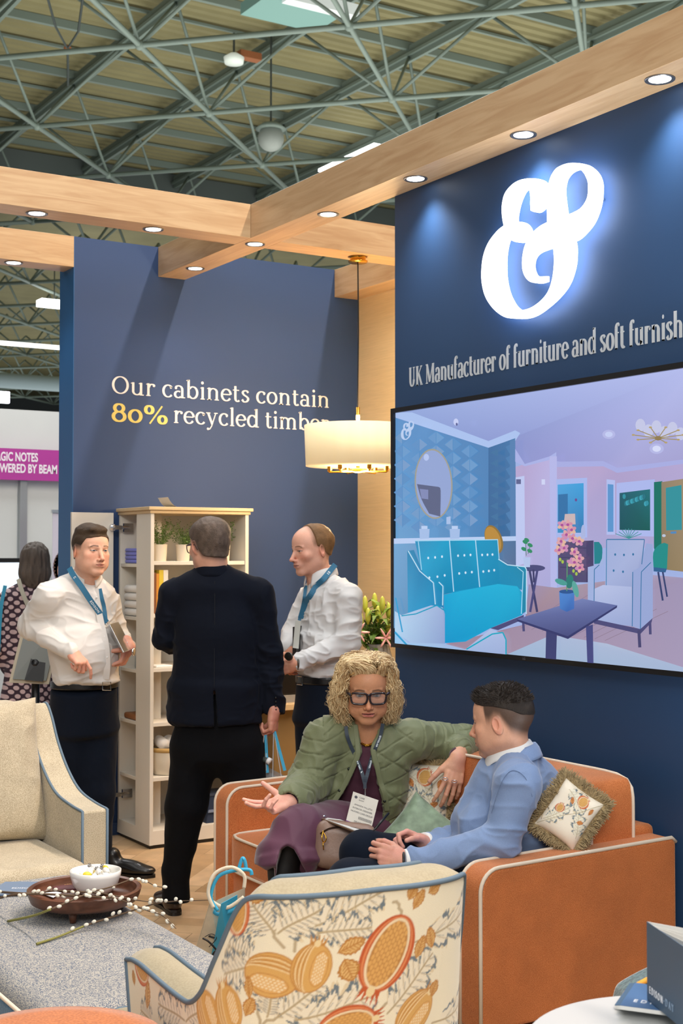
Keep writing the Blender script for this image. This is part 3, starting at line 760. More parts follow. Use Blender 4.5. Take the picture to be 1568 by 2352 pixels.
seen = lambda p: (lambda u, v, d: d > 2 and -500 < u < 2100 and -500 < v < 1000)(*proj(p))
for s in range(-12, 32, 2):     # lower chords, both diagonals
    L = [p for (i, j), p in sorted(lo_n.items()) if i+j == s and j < 6]
    if len(L) > 1: rod('lower_chord', L[0], L[-1], .048)
for s in range(-26, 16, 2):
    L = [p for (i, j), p in sorted(lo_n.items()) if i-j == s and j < 6]
    if len(L) > 1: rod('lower_chord', L[0], L[-1], .048)
for i in range(-7, 10):         # deep upper chords and purlins
    x = XB+ST*(i+.5)
    m = MB(); m.box((x-.09, 2, 11.40), (x+.09, 32.7, 11.46)); m.box((x-.035, 2, 11.30), (x+.035, 32.7, 11.62)); m.build('upper_chord', M_steel, truss)
for k in range(-6, 6):
    y = YB+1.25+2.5*k
    if y < 32.6: MB().box((-8, y-.045, 11.54), (34, y+.045, 11.69)).box((-8, y+1.22, 11.64), (34, y+1.28, 11.69)).build('purlin', M_steel, truss)
br = []
for (i, j), p in lo_n.items():
    if j >= 6: continue
    for a in (-.5, .5):
        for b in (-.5, .5):
            q = V(XB+ST*(i+a), YB+ST*(j+b), 11.42)
            if seen(p) or seen(q): br.append((np.linalg.norm(p-CP), p, q))
br.sort(key=lambda t: t[0]); rest = MB()
for n_, (d, p, q) in enumerate(br):
    if n_ < 98: rod('brace', p, q, .032)
    else: rest.tube([p, q], .032, 6)
farm = MB()
for (i, j), p in lo_n.items():     # the next bay of the hall, seen past the left edge
    if j < 6: continue
    u, v, d = proj(p)
    if not (-300 < u < 1100): continue
    for a, b in ((1, 1), (1, -1)):
        if (i+a, j+b) in lo_n: farm.tube([p, lo_n[i+a, j+b]], .06, 5)
    for a in (-.5, .5):
        for b in (-.5, .5): farm.tube([p, V(XB+ST*(i+a), YB+ST*(j+b), 11.42)], .04, 5)
rest.v and tag(rest.build('brace_tubes', M_steel, truss, smooth=True), kind='stuff')
tag(farm.build('far_bay_tubes', M_steel, truss, smooth=True), kind='stuff')
nod = [p for (i, j), p in lo_n.items() if j < 6 and seen(p)]
nod.sort(key=lambda p: np.linalg.norm(p-CP))
for p in nod[:90]: MB().sphere(p, .085, 10, 8).build('node_ball', M_steel, truss, smooth=True)
# services hung in the roof
t = thing('hanging_globe', PL(622, 318, 2, 9.6), 'grey globe fitting hanging from the hall roof', 'lamp')
g = PL(622, 318, 2, 9.6); dg = (g-CP)@CF; rr = 30*dg/FPX
MB().sphere(g, rr, 28, 18).build('globe', mat('grey_globe', '8b908a', .5), t, smooth=True)
MB().lathe(g+V(0, 0, -rr*.9), [(0, -.02), (.05, -.01), (.05, .03), (0, .03)], 12).build('cap', M_black, t)
MB().cyl(g+V(0, 0, rr*.9), g+V(0, 0, 2.0), .02, 8).build('cable', M_steel_dk, t)
MB().lathe(g+V(0, 0, rr*.7), [(.02, .16), (.18, .10), (.30, 0), (.18, -.02), (0, 0)], 16).build('cover', M_steel, t, smooth=True)
t = thing('bay_light', PL(540, 148, 2, 11.0), 'small white bay light under the hall roof', 'lamp')
g = PL(537, 147, 2, 11.0); MB().lathe(g, [(.0, .0), (.18, .01), (.20, .12), (.08, .2), (0, .2)], 16).build('reflector', mat('lit_white', 'dfe6dc', .4, emit=.35), t, smooth=True)
MB().box(g+V(.1, -.1, .15), g+V(.55, .1, .28)).build('housing', mat('orange_tag', 'a2613a', .6), t); MB().cyl(g+V(0, 0, .2), g+V(0, 0, .6), .02).build('hanger', M_steel_dk, t)
t = thing('air_duct', PL(640, 20, 2, 11.0), 'teal air unit with white edge in the hall roof', 'duct')
a = PL(552, 34, 2, 10.8); b = PL(738, 66, 2, 10.8)
MB().box((a[0], a[1]-1.0, 10.8), (b[0], a[1], 11.0)).build('casing', mat('teal_casing', '7da39c', .6), t)
MB().box((a[0]+.3, a[1]-1.12, 10.75), (b[0]+.2, a[1]-.9, 10.95)).build('light_edge', mat('white_edge', 'dde3e2', .5, emit=.25), t)
t = thing('rigging_bridle', PL(155, 112, 2, 10.6), 'dark steel bridle and cable hung from the roof at upper left', 'rigging')
for q in (((105, -20), (128, 62), (155, 112)), ((192, -20), (180, 72), (155, 112)), ((155, 112), (156, 150), (156, 196))):
    MB().tube([PL(px, py, 2, 10.6) for px, py in q], .022, 6).build('wire', M_steel_dk, t)
MB().sphere(PL(155, 112, 2, 10.6), .07).build('shackle', mat('orange_shackle', 'b5683a', .5), t)
M_strip = mat('strip_light_glow', 'ffffff', .5, emit=5.0)
a = PL(738, 392, 2, 10.9); b = PL(868, 333, 2, 10.9)
tag(MB().box((a[0]-.09, b[1], 10.86), (a[0]+.09, a[1], 10.93)).build('strip_light', M_strip), 'bright strip light in the hall roof behind the beam crossing', 'lamp')
a = PL(86, 700, 2, 9.5); hg_ = [(a[0]+.5, a[1]-.15), (a[0]+1.9, a[1]-.15)]; tag(MB().box((a[0], a[1]-.4, 9.45), (a[0]+2.4, a[1]+.1, 9.65)).build('strip_light', M_strip), 'bright lamp bank high in the far bay above the white stand', 'lamp')
for hx, hy in hg_: MB().cyl((hx, hy, 9.65), (hx, hy, 11.70), .02, 6).build('hanger', M_steel_dk, [o for o in bpy.data.objects if o.name.startswith('strip_light')][-1])
a = PL(30, 788, 2, 7.4); tag(MB().box((a[0]-.6, a[1], 7.38), (a[0]+1.5, a[1]+.4, 7.44)).build('strip_light', mat('strip_dim', 'ffffff', emit=2.0)), 'dim lit tube in the far bay left of the blue wall', 'lamp')
a = PL(8, 912, 1, 60.0); tag(MB().box((a[0]-.3, 60, a[2]-.25), (a[0]+.28, 60.2, a[2]+.25)).build('flood_light', mat('flood_glow', 'f2f0ff', emit=9.0)), 'square flood light at the far left above the white stand', 'lamp')
a = PL(70, 878, 1, 55.0); tag(MB().tube([a+V(-9, 0, 0), a+V(9, 0, 0)], .32, 14).build('ventilation_pipe', mat('pale_pipe', '9fb0b4', .5), smooth=True), 'thick pale pipe crossing the far hall above the white stand', 'pipe')

# ---- text on the back wall (raised vinyl, part of the wall)
wt = MB()
serif_text(wt, 'Our cabinets contain', .152, (3.070, 7.5295, 2.5935), (1, 0, 0), (0, 0, 1), .002, width=4.585-3.070)
serif_text(wt, 'recycled timber', .152, (3.470, 7.5295, 2.440), (1, 0, 0), (0, 0, 1), .002, width=4.580-3.470)
wt.build('lettering', mat('white_vinyl', 'e6e0dc', .6), wb)
wy = MB(); serif_text(wy, '80%', .152, (3.070, 7.5295, 2.430), (1, 0, 0), (0, 0, 1), .002, width=.375, boldf=1.5)
wy.build('lettering', mat('yellow_vinyl', 'd9c46c', .6), wb)['label'] = 'yellow 80% lettering'
ws = MB(); serif_text(ws, 'UK Manufacturer of furniture and soft furnishings', .130, (3.5495, 5.135, 2.413), (0, -1, 0), (0, 0, 1), .0008, width=1.855, boldf=1.15)
ws.build('lettering', mat('grey_vinyl', 'c6ced4', .6), wr)

# ---- glowing ampersand
AO = [(1120,148),(1200,155),(1270,178),(1330,225),(1370,280),(1392,350),(1394,440),(1385,540),(1355,650),(1310,750),(1250,830),(1180,900),(1125,932),(1135,990),(1136,1060),(1130,1150),(1110,1240),(1075,1340),(1020,1430),(940,1520),(860,1590),(780,1650),(700,1690),(620,1706),(530,1705),(440,1695),(360,1650),(290,1580),(235,1490),(205,1390),(193,1280),(200,1150),(220,1050),(255,960),(300,890),(360,820),(417,775),(403,700),(397,610),(405,530),(425,460),(465,400),(520,350),(580,320),(650,305),(700,303),(760,308),(810,325),(840,350),(863,378),(875,320),(900,260),(940,205),(1000,170),(1060,152)]
AH = [[(1175,215),(1110,235),(1065,275),(1035,330),(1020,420),(1025,500),(1035,580),(1048,670),(1120,640),(1180,605),(1225,550),(1252,490),(1260,420),(1257,340),(1235,280),(1210,240)],
 [(665,398),(625,440),(590,510),(565,590),(548,680),(546,735),(600,740),(645,760),(675,795),(690,830),(692,862),(730,820),(780,780),(820,757),(851,742),(850,650),(846,563),(810,615),(766,643),(715,637),(685,622),(683,550),(683,480),(675,430)],
 [(472,905),(450,980),(435,1080),(432,1180),(436,1290),(455,1400),(485,1490),(530,1570),(570,1610),(600,1622),(680,1600),(760,1550),(830,1480),(875,1400),(905,1290),(918,1170),(918,1080),(912,998),(840,1020),(780,1045),(740,1080),(718,1130),(714,1190),(725,1240),(750,1280),(800,1285),(852,1282),(850,1335),(790,1352),(720,1348),(670,1330),(630,1285),(607,1225),(600,1150),(605,1080),(620,1000),(645,937),(600,945),(540,940),(500,925)]]
def amp2(lp, ox, oz, s):
    r = []
    for zx, zy in lp:
        q = PL(1060+zx/4.3555, 340+zy/4.3555, 0, 3.492); r.append(((-q[1]+4.2-ox)*s, (q[2]-2.9-oz)*s))
    return corner_smooth(r, 4, 42)
amp_loops = [amp2(l, 0, 0, 1) for l in [AO]+AH]
def place2d(me, name, m, T, parent=None):
    me.transform(T); me.materials.append(m); return link(name, me, parent)
TW = lambda x: Matrix(((0, 0, -1, x), (-1, 0, 0, 4.2), (0, 1, 0, 2.9), (0, 0, 0, 1)))
amp = thing('ampersand_sign', (3.5, 4.2, 2.62), 'large glowing white ampersand sign on the navy wall above the screen', 'sign')
place2d(curve_fill(amp_loops, .008), 'face', mat('sign_face_glow', 'ffffff', .4, emit=4.0), TW(3.497), amp)
place2d(curve_fill(amp_loops, .003), 'halo_panel', mat('sign_halo_glow', 'd8e4ff', .5, emit=7.0), TW(3.5035), amp)
for (y, z) in [PL(1060+a/4.3555, 340+b/4.3555, 0, 3.5)[1:] for a, b in ((310, 1300), (1325, 500), (760, 850))]: MB().cyl((3.502, y, z), (3.549, y, z), .006, 8).build('standoff', M_chrome, amp)

# ---- wall screen and the picture it shows
tv = thing('wall_screen', (3.49, 4.21, 1.22), 'large black framed flat screen on the navy wall showing a lounge', 'television')
ty0, ty1, tz0, tz1 = 5.176, 3.245, 1.222, 2.313
MB().box((3.497, ty1+.01, tz0+.01), (3.530, ty0-.01, tz1-.01)).build('back_case', M_black, tv)
bz = MB(); fx0, fx1 = 3.478, 3.498; e = .021
bz.box((fx0, ty1, tz1-e), (fx1, ty0, tz1)); bz.box((fx0, ty1, tz0), (fx1, ty0, tz0+e)); bz.box((fx0, ty0-e, tz0+e), (fx1, ty0, tz1-e)); bz.box((fx0, ty1, tz0+e), (fx1, ty1+e, tz1-e))
bz.build('bezel', M_black, tv)
MB().box((3.530, 3.9, 1.5), (3.5495, 4.5, 2.0)).build('wall_mount', M_steel_dk, tv)
SX = 3.492; scm = MB(); scm.col = hexc('9fb0e0'); lay = [0]
scm.box((SX, ty1+e, tz0+e), (SX+.004, ty0-e, tz1-e))
def tp(zx, zy): lay_x = SX-.0003-.00009*lay[0]; return PL(880+zx/2.279, 820+zy/2.279, 0, lay_x)
ymin = ty1+e
def clipy(pts):      # keep the picture inside the frame on the right, left, top and bottom
    def cl(pts, ax, val, keep_less):
        out = []
        for i in range(len(pts)):
            a, b = pts[i-1], pts[i]; ia = (a[0][ax] <= val) == keep_less; ib = (b[0][ax] <= val) == keep_less
            if ia != ib:
                t = (val-a[0][ax])/(b[0][ax]-a[0][ax]); out.append((a[0]+(b[0]-a[0])*t, tuple(a[1][k]+(b[1][k]-a[1][k])*t for k in range(3))))
            if ib: out.append(b)
        return out
    for ax, val, kl in ((1, ty1+e, False), (1, ty0-e, True), (2, tz0+e, False), (2, tz1-e, True)):
        if len(pts) < 3: return []
        pts = cl(pts, ax, val, kl)
    return pts
def tvp(pts, col, grad=None, smooth=False):
    """flat patch of the displayed picture; grad = one colour per corner"""
    lay[0] += 1
    if smooth: pts = corner_smooth(pts, 3, 45)
    cs = [hexc(c) for c in grad] if grad else [hexc(col)]*len(pts)
    q = clipy([(np.array(tp(*p)), c) for p, c in zip(pts, cs)])
    if len(q) < 3: return
    n = len(scm.v)
    for p, c in q: scm.v.append(tuple(p)); scm.c.append(c)
    scm.f.append(tuple(range(n, n+len(q)))); scm.m.append(0)
def tvl(pts, w_, col):
    for i in range(len(pts)-1):
        (ax, ay), (bx, by) = pts[i], pts[i+1]; L = math.hypot(bx-ax, by-ay) or 1; nx, ny = -(by-ay)/L*w_/2, (bx-ax)/L*w_/2
        tvp([(ax+nx, ay+ny), (bx+nx, by+ny), (bx-nx, by-ny), (ax-nx, ay-ny)], col)
def tve(cx, cy, rx, ry, col, n=20, a=0):
    ca, sa = math.cos(a), math.sin(a)
    tvp([(cx+rx*math.cos(t)*ca-ry*math.sin(t)*sa, cy+rx*math.cos(t)*sa+ry*math.sin(t)*ca) for t in np.arange(n)*2*PI/n], col)
# ceiling of the pictured room
tvp([(40, 250), (1620, 30), (1620, 560), (1220, 600), (1140, 570), (900, 545), (740, 560), (690, 480), (690, 420), (550, 470), (60, 300)], '', ['8fa3dd', 'b4bcec', 'a39fce', 'a5a3d4', '9e9fd2', '9598d0', '8f95cc', '8c94cc', '8b95cc', '8a97cf', '8fa4d8'])
for (x, y, rx, ry, c) in ((1180, 405, 20, 14, 'c3ccf2'), (1430, 480, 22, 16, 'd4d9f6')): tve(x, y, rx*1.7, ry*1.7, 'b3b6e4'); tve(x, y, rx, ry, c)
# cornice
tvp([(60, 290), (150, 290), (550, 440), (690, 384), (716, 398), (690, 440), (690, 425), (550, 475), (60, 315)], 'a9c0ec')
# patterned wall
tvp([(55, 315), (550, 475), (550, 950), (55, 950)], '', ['5f93c9', '5182b6', '4d83b8', '6ba0cf'])
tvp([(550, 475), (690, 425), (697, 950), (550, 950)], '', ['3f6d9f', '4677aa', '3d6c9c', '396797'])
for j in range(10):          # hexagon pattern
    for i in range(6):
        x = 100+i*88; y = 350+j*72+(36 if i % 2 else 0)
        yt = 315+(x-55)*.32
        if y < yt+35 or y > 920 or x > 520: continue
        tvp([(x-44, y), (x, y-34), (x, y+34)], ('6796c8', '7099c6', '5f90c4')[(i+j) % 3]); tvp([(x+44, y), (x, y-34), (x, y+34)], ('779bc7', '5b8fc3', '6b9aca')[(i*2+j) % 3])
        tvl([(x-44, y), (x, y-34), (x+44, y)], 3, '5590c8'); tvl([(x, y-34), (x, y+34)], 2.5, '5089c0'); tvl([(x, y+34), (x, y+72-34)], 2.5, '5089c0')
for j in range(8):
    tvp([(560, 500+j*56), (600, 480+j*56), (600, 520+j*56)], '41729f'); tvp([(640, 470+j*58), (688, 446+j*58), (660, 505+j*58)], '4b7daf')
tvp([(662, 440), (690, 428), (697, 940), (664, 940)], '557fb0')
# dado rail and lower wall
tvp([(55, 950), (700, 938), (700, 962), (55, 978)], 'b9cdf0')
tvp([(55, 978), (700, 962), (700, 1180), (55, 1420)], '', ['6fa5d2', '4f7099', '5b6c92', '5d94c0'])
# pink walls
tvp([(692, 575), (740, 560), (875, 525), (905, 520), (905, 1200), (700, 1200)], '', ['b6a5cf', 'b4a4cf', 'b3a7d6', 'b9b2e0', 'a9a8d8', 'b0a9d4'])
tvp([(905, 575), (1150, 570), (1220, 605), (1620, 550), (1620, 1000), (905, 1000)], '', ['b1a4d0', 'b5a2cb', 'ad9ec9', 'b3a6d2', 'a9a3cf', 'a9a6d4'])
tvp([(690, 480), (740, 560), (870, 520), (905, 498), (905, 530), (740, 572), (690, 548)], 'a8b0e4'); tvp([(905, 548), (1150, 545), (1225, 580), (1620, 530), (1620, 552), (1225, 606), (1150, 572), (905, 576)], 'a6abe0')
tvp([(870, 520), (908, 520), (908, 1205), (875, 1208)], 'b4b6e6')
tvp([(692, 630), (738, 622), (742, 1080), (694, 1095)], 'bcc6ee'); tvp([(695, 640), (720, 640), (720, 665), (695, 665)], '5f6490'); tvp([(828, 640), (846, 640), (846, 668), (828, 668)], 'cdd2f2')
# windows, doors
tvp([(905, 640), (1066, 632), (1066, 945), (905, 945)], 'a6b6ea'); tvp([(912, 668), (1048, 660), (1048, 920), (912, 920)], '', ['4fa3dc', '3f9ed8', '2f78b2', '3a8fc4'])
tvp([(915, 720), (965, 716), (965, 860), (915, 860)], '3170a6'); tve(1008, 748, 7, 9, '6a4a8f', 6)
tvp([(1168, 640), (1212, 645), (1212, 930), (1168, 930)], 'b0bcec'); tvp([(1174, 665), (1204, 668), (1204, 915), (1174, 915)], '5a93cc')
tvp([(1220, 660), (1420, 640), (1420, 940), (1220, 935)], 'aab6ea'); tvp([(1236, 712), (1396, 692), (1396, 908), (1236, 905)], '', ['1d5a6a', '1c6f78', '0f5a56', '11505a'])
for i in range(16): tve(1260+8*i, 730+((i*37) % 40), 9, 14, ('2f8ea0', '23707f', '3aa0b4')[i % 3], 7)
tvp([(1416, 655), (1460, 650), (1460, 1110), (1416, 1000)], '0f6f62'); tvp([(1455, 655), (1620, 630), (1620, 1130), (1455, 1110)], '', ['8f7f68', 'a28c6d', '9a8564', '8a7858'])
tvp([(1478, 685), (1560, 670), (1562, 905), (1480, 908)], '2f8f9a'); tvp([(1503, 914), (1533, 912), (1533, 924), (1503, 925)], '4f86bb'); tve(1468, 935, 10, 8, 'b9c3d8', 8)
# floor and rug
tvp([(760, 1190), (905, 1208), (1400, 1140), (1620, 1160), (1620, 1720), (60, 1720), (330, 1500), (740, 1400)], '', ['9a8cb0', 'a78f9c', 'a79bb8', '9f93b4', 'a79ab8', '9f8a9c', 'a0879a', '9a8094'])
for k in range(9): tvl([(720+k*55, 1420+k*8), (1010+k*60, 1235+k*12)], 3, '8f7d93')
tvp([(880, 1455), (1170, 1500), (1620, 1640), (1620, 1720), (640, 1560)], '', ['a9b8d6', 'aebbd6', 'a5b6d4', '9fb2cf', '9cb5d2'])
# mirror
tve(263, 664, 99, 184, '9f9c8c', 36, -.06); tve(263, 664, 92, 176, '92a4d2', 36, -.06); tvp([(176, 665), (290, 680), (300, 700), (298, 835), (240, 820), (200, 745)], '5b6383', smooth=True); tvp([(190, 690), (235, 695), (235, 745), (200, 740)], '8089b5'); tve(225, 525, 14, 18, 'b4c4ee')
tve(578, 955, 44, 78, '8f7135', 26, -.35); tve(574, 955, 38, 70, 'b98a3c', 26, -.35)
# jars, switch
for x in (215, 374):
    tvp([(x-27, 900), (x+27, 900), (x+24, 950), (x-24, 952)], 'a3bde6'); tvp([(x-16, 884), (x+16, 884), (x+16, 900), (x-16, 900)], 'b8cdf0')
tvp([(330, 838), (352, 834), (352, 874), (330, 876)], 'a8bfe6')
# side table with plant
tve(785, 1105, 62, 17, '4a4a78'); tvl([(765, 1115), (805, 1335)], 12, '3c3c68'); tvl([(806, 1115), (768, 1335)], 12, '46467a'); tvl([(785, 1112), (788, 1180)], 10, '3c3c68')
tvp([(732, 1048), (770, 1048), (767, 1100), (736, 1100)], 'b3c3e8')
for a, b, c in (((748, 1040), (745, 975), 9), ((757, 1030), (770, 985), 8)): tvl([a, b], 3, '2f7a5a')
for x, y in ((742, 968), (768, 985), (735, 1005), (766, 1015), (750, 958)): tve(x, y, 15, 10, '2f8a62', 9, .5)
# dresser, lamp
tvp([(914, 968), (1100, 960), (1100, 1180), (914, 1178)], '514a72'); [tvl([(925, y), (1062, y)], 4, '3f3a60') for y in (1000, 1050, 1100)]; tvp([(1062, 965), (1100, 960), (1100, 1180), (1062, 1178)], '453f68')
tvp([(950, 822), (1003, 820), (1006, 876), (944, 876)], 'c9b3b4'); tvl([(975, 876), (975, 960)], 6, 'b3a37c'); tve(1046, 920, 12, 42, 'a9b4de')
# teal tub chairs, palm
tvp([(1102, 968), (1128, 968), (1146, 1000), (1142, 1080), (1104, 1084)], '1e7f8a', smooth=True); tvp([(1412, 1025), (1440, 985), (1470, 972), (1490, 980), (1484, 1110), (1414, 1110)], '1d8a86', smooth=True)
tvp([(1414, 1100), (1484, 1108), (1476, 1128), (1414, 1122)], '2f5f8f'); tvl([(1438, 1125), (1462, 1275)], 10, '33406f'); tvl([(1462, 1125), (1485, 1255)], 9, '33406f')
for k in range(9): tvl([(1285, 950), (1215+k*17, 925-28*math.sin(k*PI/8))], 3.5, '3d8f92')
# white armchair
tvp([(1168, 955), (1366, 955), (1358, 1100), (1300, 1205), (1160, 1195)], '', ['9fadd8', 'a9b3da', '8d99c8', '9aa6d0', 'a3b0da'])
tvp([(1168, 1000), (1130, 1085), (1070, 1100), (1070, 1370), (1105, 1385), (1104, 1110), (1150, 1090)], '9fb0dc', smooth=False)
tvp([(1375, 975), (1410, 980), (1410, 1365), (1345, 1425), (1302, 1410), (1305, 1120), (1345, 1100)], '97a6d4')
tvp([(1100, 1215), (1150, 1193), (1300, 1203), (1303, 1410), (1102, 1385)], '', ['b2bce0', 'b6c0e4', 'adb8de', '98a6d2', 'a0aed8'])
tvl([(1170, 955), (1366, 955)], 5, '2f6f9f'); tvl([(1366, 955), (1352, 1085)], 4, '2f6f9f'); tvl([(1168, 955), (1166, 1195)], 4, '3f7fae'); tvl([(1130, 1088), (1104, 1112), (1102, 1385)], 4, '2f6f9f'); tvl([(1400, 1075), (1350, 1125), (1345, 1425)], 4, '2f6f9f'); tvl([(1305, 1125), (1302, 1410)], 4, '2f6f9f')
for x, y in ((1213, 1034), (1259, 1036), (1307, 1033), (1205, 1118), (1254, 1124)): tve(x, y, 5, 7, '2f6f9f', 8)
tvp([(1102, 1372), (1345, 1424), (1408, 1368), (1404, 1388), (1345, 1450), (1102, 1395)], '4c4a78'); tvl([(1337, 1430), (1342, 1520)], 16, '46446f'); tvl([(1395, 1385), (1397, 1452)], 14, '4c4a78')
# blue sofa
tvp([(125, 1015), (160, 1010), (200, 1110), (270, 1180), (312, 1210), (320, 1500), (130, 1440)], '', ['2c86b4', '2a84b2', '1d7fb0', '2089b8', '1f86b8', '1a7fb4', '2b9fd2'])
tvp([(165, 960), (600, 955), (612, 1200), (315, 1240), (200, 1120)], '1690c0')
tvp([(170, 962), (346, 958), (368, 1228), (312, 1245), (196, 1110)], '', ['2b8fbd', '149cc8', '1186b4', '0f84b2', '1b9dca'], smooth=False)
tvp([(350, 956), (478, 955), (502, 1205), (370, 1226)], '', ['1b93bd', '17a0c9', '1088b6', '0f8ab8']); tvp([(484, 955), (598, 955), (610, 1190), (506, 1204)], '', ['1b96c2', '1790bb', '0f86b2', '148fbc'])
tvl([(165, 962), (600, 956)], 5, 'a6d6ee'); tvl([(346, 958), (368, 1228)], 5, 'b4daf0'); tvl([(482, 956), (504, 1204)], 5, 'b4daf0'); tvl([(598, 956), (606, 1060)], 4, 'a6d6ee'); tvl([(183, 965), (200, 1115)], 4, 'a6d6ee')
for x, y in ((235, 1052), (271, 1049), (307, 1045), (391, 1040), (424, 1038), (456, 1036), (517, 1036), (545, 1035), (571, 1034), (241, 1155), (283, 1150), (321, 1143), (397, 1133), (430, 1129), (463, 1126), (523, 1123), (552, 1120), (580, 1116)): tve(x, y, 5, 7, 'cfe6f5', 8)
tvp([(600, 1060), (650, 1092), (748, 1100), (750, 1330), (720, 1350), (728, 1220), (612, 1195)], '', ['1f8fb8', '1a8ab2', '1f86a8', '1c84a8', '1c84a8', '1b8ab4', '1788b4'])
tvp([(316, 1245), (400, 1225), (600, 1188), (700, 1200), (728, 1235), (728, 1350), (560, 1420), (430, 1490), (322, 1498)], '', ['1ba3d2', '22add8', '1fb0d8', '1dadd4', '1796c0', '159cc8', '169fcc', '1c9fd0', '1a97cc'])
tvl([(602, 1058), (650, 1088), (740, 1098), (749, 1112), (748, 1345)], 5, 'bfe0f2'); tvl([(700, 1100), (732, 1125), (722, 1345)], 4, 'a6d6ee'); tvl([(130, 1015), (190, 1120), (262, 1182), (272, 1295)], 5, 'bfe0f2'); tvl([(290, 1178), (312, 1200), (310, 1300)], 5, 'bfe0f2')
tvp([(560, 1420), (735, 1350), (735, 1372), (600, 1430)], '4c4a78'); tvl([(730, 1362), (735, 1436)], 13, '4c4a78')
# near white armchair with teal piping
tvp([(60, 1330), (95, 1352), (250, 1300), (310, 1310), (322, 1345), (322, 1500), (150, 1500), (60, 1440)], '', ['a9cdea', 'b4cbe8', 'a9bce0', '9fb2da', '8fa2cf', '8fa3d0', 'a4bfe2', 'b0d2ee'])
tvp([(60, 1430), (130, 1495), (320, 1500), (430, 1530), (560, 1425), (630, 1450), (645, 1500), (645, 1720), (60, 1720)], '', ['8fc4ea', 'a5c6e8', '9fb8e0', 'a3b9e0', 'b0c0e4', 'a9b9e0', '9daed8', '9daed8', '9fc2e6'])
tvl([(64, 1260), (100, 1440)], 7, '1f9bd0'); tvl([(95, 1355), (170, 1345), (280, 1300), (325, 1330)], 6, '1b9cc2'); tvl([(60, 1440), (125, 1510)], 9, '1f9bd0'); tvl([(435, 1530), (570, 1450), (625, 1442), (642, 1480), (642, 1720)], 7, '18a5c0')
# coffee table with orchid
tvp([(700, 1372), (1040, 1265), (1224, 1300), (965, 1468)], '', ['5f689c', '7480b4', '626ca2', '454a7c']); tvp([(700, 1372), (965, 1462), (1224, 1300), (1222, 1312), (966, 1476), (702, 1384)], '34386a')
tvp([(852, 1435), (908, 1455), (900, 1720), (845, 1720)], '3b3f70'); tvp([(1060, 1412), (1096, 1400), (1102, 1720), (1072, 1720)], '444880')
tvp([(920, 1228), (1000, 1226), (998, 1318), (960, 1334), (924, 1318)], '', ['4f86cf', '4a7ec8', '3f6cb8', '3a66b0', '467ac2']); tve(960, 1228, 40, 11, '2d5590')
tvl([(960, 1225), (962, 1060)], 5, '5a9a6a'); tve(975, 1175, 20, 38, '2c7a72', 12, .1); tve(930, 1178, 34, 15, '4a9a92', 12, .35); tve(1005, 1215, 15, 45, '5aa59c', 12, -.25)
for i, (x, y) in enumerate(((935, 880), (965, 878), (985, 905), (958, 930), (930, 965), (990, 950), (1025, 965), (945, 1000), (920, 1010), (1000, 1020), (1025, 1055), (985, 1075), (1000, 1075), (1028, 1103))):
    for k in range(5): tve(x+13*math.cos(k*1.256+i), y+13*math.sin(k*1.256+i), 14, 10, ('d9a3a8', 'd08fa6', 'dfb49f', 'c98bb4')[(i+k) % 4], 9, k*1.256+i)
    tve(x, y, 8, 8, 'a84f96', 8)
for x, y in ((925, 1060), (938, 1072), (995, 1120), (1010, 1135)): tve(x, y, 7, 10, 'a3c04a', 8)
# pendant in the picture
for k in range(6): tve(1345+42*k, 375+((k*29) % 50)-18, 26, 34, 'c3c6e4', 14)
for k in range(10): tvl([(1438, 425), (1438+130*math.cos(k*.628), 408+42*math.sin(k*.628))], 5, 'a08f6a'); tve(1438+130*math.cos(k*.628), 408+42*math.sin(k*.628), 9, 5, 'b39d6c', 8)
tve(1438, 425, 18, 12, '8f7a50')
tve(380, 340, 13, 18, 'c5cdf2'); tve(384, 352, 5, 8, '5a5f92')
# small ampersand in the picture's corner
q = [[(92+(x-193)*.0575, 335+(y-148)*.0635) for x, y in corner_smooth(l, 2, 42)] for l in [AO]+AH]
lay[0] += 1
m_ = curve_fill(q, 0); co, fs = mesh_arrays(m_); n = len(scm.v)
for c in co: scm.v.append(tuple(tp(c[0], c[1]))); scm.c.append(hexc('b9cdee'))
scm.f += [tuple(n+i for i in f) for f in fs]; scm.m += [0]*len(fs); bpy.data.meshes.remove(m_)
M_scr = mat('screen_picture', '000000', .25, attr='Col', emit=1.0); M_scr.node_tree.nodes['Principled BSDF'].inputs['Base Color'].default_value = (0, 0, 0, 1)
for l_ in list(M_scr.node_tree.links):
    if l_.to_socket.name == 'Base Color': M_scr.node_tree.links.remove(l_)
me = bpy.data.meshes.new('screen'); me.from_pydata(scm.v, [], scm.f); me.materials.append(M_scr)
ca = me.color_attributes.new('Col', 'FLOAT_COLOR', 'POINT'); ca.data.foreach_set('color', np.array([(*c, 1) for c in scm.c], np.float32).ravel())
link('screen', me, tv)
lg = MB(); place_text(lg, 'LG', .014, (3.4775, 4.235, 1.2265), (0, -1, 0), (0, 0, 1)); lg.build('badge', mat('badge_grey', '6a6a6e', .4), tv)

